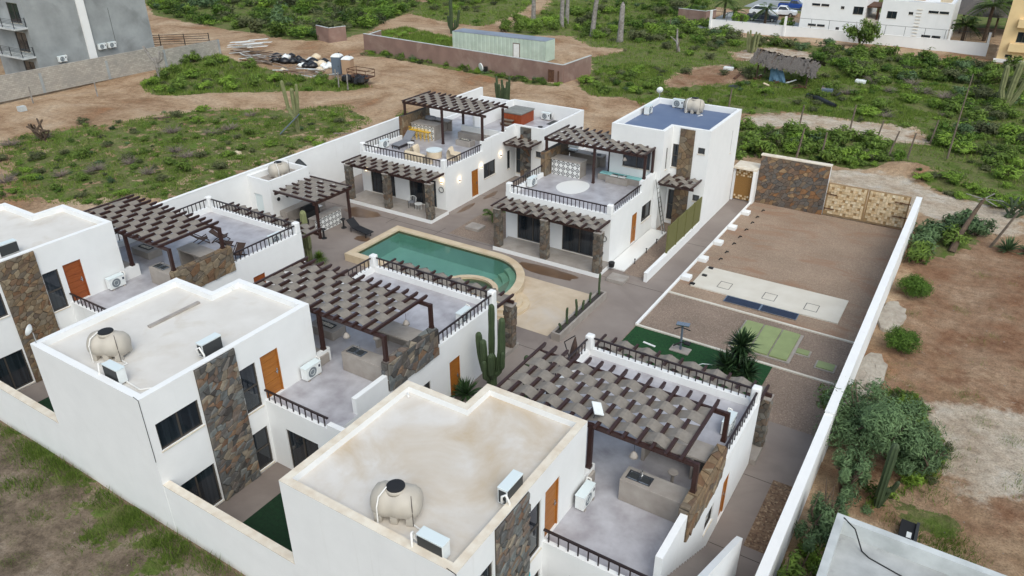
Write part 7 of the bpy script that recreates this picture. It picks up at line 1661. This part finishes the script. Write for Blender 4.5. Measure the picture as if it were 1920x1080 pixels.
facade(mb, (-.3, 121), (14, 121), 0, 10, [(1.6, 2.9, 2.6, 3.9), (1.9, 3.2, 5.6, 7.0), (.9, 1.7, .6, 1.0)], .15); facade(mb, (-.3, 135), (-.3, 121), 0, 10); mb.build('wall', orange_w, yb_); wv = Wall((-.3, 121), (14, 121)); wv.window(yb_, 1.6, 2.9, 2.6, 3.9, 2); wv.window(yb_, 1.9, 3.2, 5.6, 7.0, 2); wv.window(yb_, .9, 1.7, .6, 1.0, 2)
bx('balcony', orange_w, yb_, .7, 120.2, 1.5, 8, 120.99, 2.5); bx('balcony', orange_w, yb_, 1.0, 120.2, 4.5, 8, 120.99, 5.5); bx('plinth', white, yb_, -.6, 120.5, 0, 10, 120.99, .4)
t = thing('white_wall', 'long low white wall with mesh fence below the apartment blocks', 'wall', (-22, 125.2, 0)); slantwall(t, (-41, 125.6), (-1.6, 125.2), .25, 1.45, white, white)
for x in (-41, -29.2, -6.6, -1.8): bx('wall_post', white, t, x-.15, 125.15, 0, x+.15, 125.55, 2.9)
mb = MB()
for x in np.arange(-41, -1.5, 2.6): mb.tube([(x, 125.35, 1.4), (x, 125.35, 2.8)], .03, 5)
mb.tube([(-41, 125.35, 2.8), (-1.8, 125.3, 2.8)], .025, 5); mb.build('fence_posts', dgrey, t)
struct(bx('car_park', conc, None, -44, 126, -.3, -27.6, 165, .06))
# big grey thatch behind
t = thing('thatched_roof', 'large grey thatched roof behind the palms at the upper right', 'roof', (-3, 146, 0)); MB().lathe([(6.5, 3.0), (4, 5.0), (1.5, 6.8), (.1, 7.4)], -3.0, 146, 0, 14).build('thatch', thatch, t); 
for a in range(6): MB().tube([(-3+5*math.cos(a), 146+5*math.sin(a), 0), (-3+5*math.cos(a), 146+5*math.sin(a), 3.5)], .15, 7).build('post', bark_b, t)
# cars ---------------------------------------------------------------------------
def car(label, x, y, hd, paint, pickup=False, L=4.9):
    t = thing('parked_car', label, 'pickup' if pickup else 'car', (x, y, .06), 'parked cars'); ORG[t.name] = Vector((0, 0, 0)); t.rotation_euler = (0, 0, R(hd))
    W = .92; h2 = L/2
    prof = [(-h2, .35), (-h2, .85), (-h2+.15, 1.0), (-h2+1.15, 1.08), (h2-.1, 1.08 if pickup else 1.05), (h2, .9), (h2, .35)]
    def loft(pr, w0, w1, z0, z1, name, mat):
        mb = MB(); n = len(pr)
        for w_, k in ((-1, 0), (1, 0)):
            for px, pz in pr: q_ = (pz-z0)/(z1-z0); mb.v.append((px, w_*(w0+(w1-w0)*q_), pz))
        mb.f = [tuple(range(n)), tuple(reversed(range(n, 2*n)))]+[(i, n+i, n+(i+1) % n, (i+1) % n) for i in range(n)]
        return mb.build(name, mat, t, bevel=.05)
    loft(prof, W, W*.96, .35, 1.08, 'body', paint)
    cab = [(-h2+1.15, 1.06), (-h2+1.85, 1.72), (.35 if pickup else h2-.9, 1.74), (.7 if pickup else h2-.15, 1.06)]
    loft(cab, W*.93, W*.74, 1.06, 1.74, 'cabin', paint)
    gl = [(-h2+1.3, 1.12), (-h2+1.9, 1.64), (.3 if pickup else h2-1.0, 1.65), (.55 if pickup else h2-.35, 1.12)]
    loft(gl, W*.945, W*.775, 1.06, 1.74, 'side_window', glass)
    MB().quad((-h2+1.16, -.7, 1.12), (-h2+1.16, .7, 1.12), (-h2+1.80, .58, 1.69), (-h2+1.80, -.58, 1.69)).build('windscreen', glass, t)
    if pickup: bx('load_bed', rubber, t, .8, -.78, 1.0, h2-.1, .78, 1.085)
    for sx in (-h2+.9, h2-1.0):
        for sy in (-1, 1):
            w_ = MB().tube([(sx, sy*.70, .34), (sx, sy*.93, .34)], .36, 16).build('wheel', rubber, t); MB().tube([(sx, sy*.90, .34), (sx, sy*.94, .34)], .21, 12).build('rim', chrome, w_)
    for sy in (-.65, .65): bx('headlight', chrome, t, -h2-.01, sy-.18, .72, -h2+.05, sy+.18, .86); bx('tail_light', rust, t, h2-.05, sy-.12, .75, h2+.01, sy+.12, .95)
car('dark navy pickup parked nearest the white wall, half hidden by a palm', -36.0, 137.5, 190, car_d, True, 5.2); car('white car parked behind the dark pickup', -37.4, 143.5, 175, car_w); car('white pickup truck in the middle of the car park', -34.8, 145.0, 186, car_w, True, 5.3); car('blue pickup truck in the second row', -35.0, 154.0, 186, car_b, True, 5.2); car('white car at the top edge of the car park', -33.5, 160.0, 180, car_w)
# fence posts, utility poles
for i, (x, y) in enumerate(poles): 
    h = (2.6, 2.2, 2.2, 2.6, 2.4, 2.2, 2.0, 2.0, 2.6, 2.0, 2.0, 2.2)[i]; le = (.25, .1, .3, .5, .2, .1, .1, .2, .9, .2, .1, .1)[i]
    tag(MB().tube([(x, y, gz(x, y)-.1), (x+le, y, h)], [.10, .07], 6).build('fence_post', post_m), 'weathered wooden fence post standing in the lot behind the compound' if i != 8 else 'leaning fence post beyond the right wall', 'post', 'old fence posts')
tag(MB().tube([(-1.6, 73.2, -.1), (-1.55, 73.3, 3.5), (-1.45, 73.4, 7.1)], [.09, .07, .04], 6).build('leaning_pole', post_m), 'tall thin wooden pole standing in the green lot at the upper right', 'pole')
for x, y in ((-65.9, 65.3), (-64.6, 64.4), (-63.0, 64.2), (-84.5, 46.8), (-88, 41.5)): tag(MB().tube([(x, y, -.1), (x+.05, y, 1.7)], [.09, .07], 6).build('field_post', bark), 'pale bent post along the dirt road', 'post', 'posts along the dirt road')
tag(MB().beam((-71.0, 43.8, .1), (-68.4, 44.6, .5), .15, .12).build('timber', bark_b), 'dark timber lying at the edge of the left field', 'timber')
tag(MB().beam((-55.8, 47.3, .1), (-54.3, 48.6, 1.9), .5, .05).build('metal_sheet', toilet_b), 'grey curved sheet leaning on the tall pale cactus', 'sheet'); tag(MB().box(-54.7, 40.9, 0, -54.1, 41.3, .3).build('pale_block', cushion), 'pale block lying in the left field', 'block')
for x, y, a in ((-51.5, 50.0, .4), (-50.6, 50.6, .3), (-50.0, 49.6, .5)): tag(MB().beam((x, y, .15), (x+2.2*math.cos(a), y+2.2*math.sin(a), .25), .14, .06).build('loose_plank', plank_g), 'loose grey plank lying outside the left wall', 'plank', 'loose planks outside the left wall')
tag(bx('cinder_block', conc_l, None, -85.6, 38.6, 0, -85.0, 39.3, .5), 'grey cinder block pile at the left edge by the road', 'block'); 
wb_ = thing('wall_sign', 'white round board leaning at the foot of the mauve wall', 'board', (-54.6, 79.3, 0)); MB().tube([(-54.6, 79.2, .7), (-54.55, 79.3, .72)], .5, 16).build('board', ac_w, wb_); bx('weight', bag_b, wb_, -54.2, 79.2, 0, -53.8, 79.6, .8)
# grey rooftop at the lower right
gr = thing('grey_outbuilding', 'raw concrete outbuilding with flat roof and parapet at the bottom right', 'building', (2, 17.5, 0))
poly = [(-.72, 8), (9, 8), (9, 20.9), (-.72, 20.9)]
mb = MB(); k_ = 3.0
for i in range(4): facade(mb, poly[i], poly[(i+1) % 4], 0, k_)
inn = [(-.47, 8.25), (8.75, 8.25), (8.75, 20.65), (-.47, 20.65)]; k = len(mb.v); mb.v += [(x, y, k_) for x, y in poly]+[(x, y, k_) for x, y in inn]; mb.f += [(k+i, k+(i+1) % 4, k+4+(i+1) % 4, k+4+i) for i in range(4)]; sides(mb, inn, 2.4, k_, True); mb.build('wall', conc_l, gr)
MB().add([(x, y, 2.42) for x, y in inn], [(0, 1, 2, 3)]).build('roof', M('weathered_roof', lin(178, 180, 180), lin(150, 152, 152), 1.5, .9, .3, .7, bmp=.2, bscale=20, c3=lin(112, 114, 114), scale3=.9, lo3=.55, hi3=.75), gr)
MB().tube([(-.5, 20.75, 3.02), (-.1, 20.5, 2.95), (.25, 20.2, 2.46), (.5, 20.05, 2.44), (2.4, 19.6, 2.44), (4.6, 19.0, 2.44)], .022, 6).build('cable', black, gr)
tm = thing('black_trough', 'black plastic trough lying on the grass behind the grey rooftop', 'trough', (1.55, 24.4, 0)); bx('base', black, tm, 1.25, 23.8, 0, 1.85, 25.1, .2); bx('rim', dgrey, tm, 1.75, 23.8, .2, 1.85, 25.1, .3); bx('scrap', ac_w, tm, 1.5, 24.2, .2, 1.66, 24.5, .22)

for i, (x, y, rx, ry) in enumerate(((-1.45, 41.2, .75, 1.7), (-1.5, 35.0, .7, 1.9), (-1.4, 32.2, .8, 1.0))):
    mb = MB(); q = random.Random(60+i); n = 26
    ring_ = [1+q.uniform(-.18, .18) for _ in range(n)]
    for k, h in ((1.0, -.05), (.96, .1), (.7, .16), (.35, .18)):
        for j in range(n): mb.v.append((x+rx*k*ring_[j]*math.cos(6.2832*j/n), y+ry*k*ring_[j]*math.sin(6.2832*j/n), h+q.uniform(-.03, .03)))
    for a in range(3):
        for j in range(n): mb.f.append((a*n+j, a*n+(j+1) % n, (a+1)*n+(j+1) % n, (a+1)*n+j))
    mb.f.append(tuple(3*n+j for j in range(n)))
    tag(mb.build('concrete_spill', conc_sp), ('rough pale concrete spill beside the right wall, between the round bushes', 'rough pale concrete spill beside the right wall, nearer than the round bushes', 'rough pale concrete spill beside the right wall, next to the big shrub tree')[i], 'concrete')
for o in PROTO+dmb:
    if o.name not in used:
        for ch in list(o.children): bpy.data.objects.remove(ch)
        bpy.data.objects.remove(o)
# ordinal labels for look-alikes, counted from the left as the camera sees them
bpy.context.view_layer.update()
from collections import defaultdict
gl_ = defaultdict(list); inv = cam.matrix_world.inverted()
for o in C.objects:
    if o.parent is None and o.get('group') and o.get('label'): gl_[(o['group'], o['label'])].append(o)
def sx_(o): p = inv @ o.matrix_world.translation; return -p.x/p.z if p.z else 0
def ordinal(k):
    return '%d%s' % (k, 'th' if 10 <= k % 100 <= 20 else {1: 'st', 2: 'nd', 3: 'rd'}.get(k % 10, 'th'))
for (g, l), os_ in gl_.items():
    if len(os_) > 1:
        os_.sort(key=sx_)
        for k, o in enumerate(os_): o['label'] = l+', '+('leftmost' if k == 0 else 'rightmost' if k == len(os_)-1 else ordinal(k+1)+' from left')
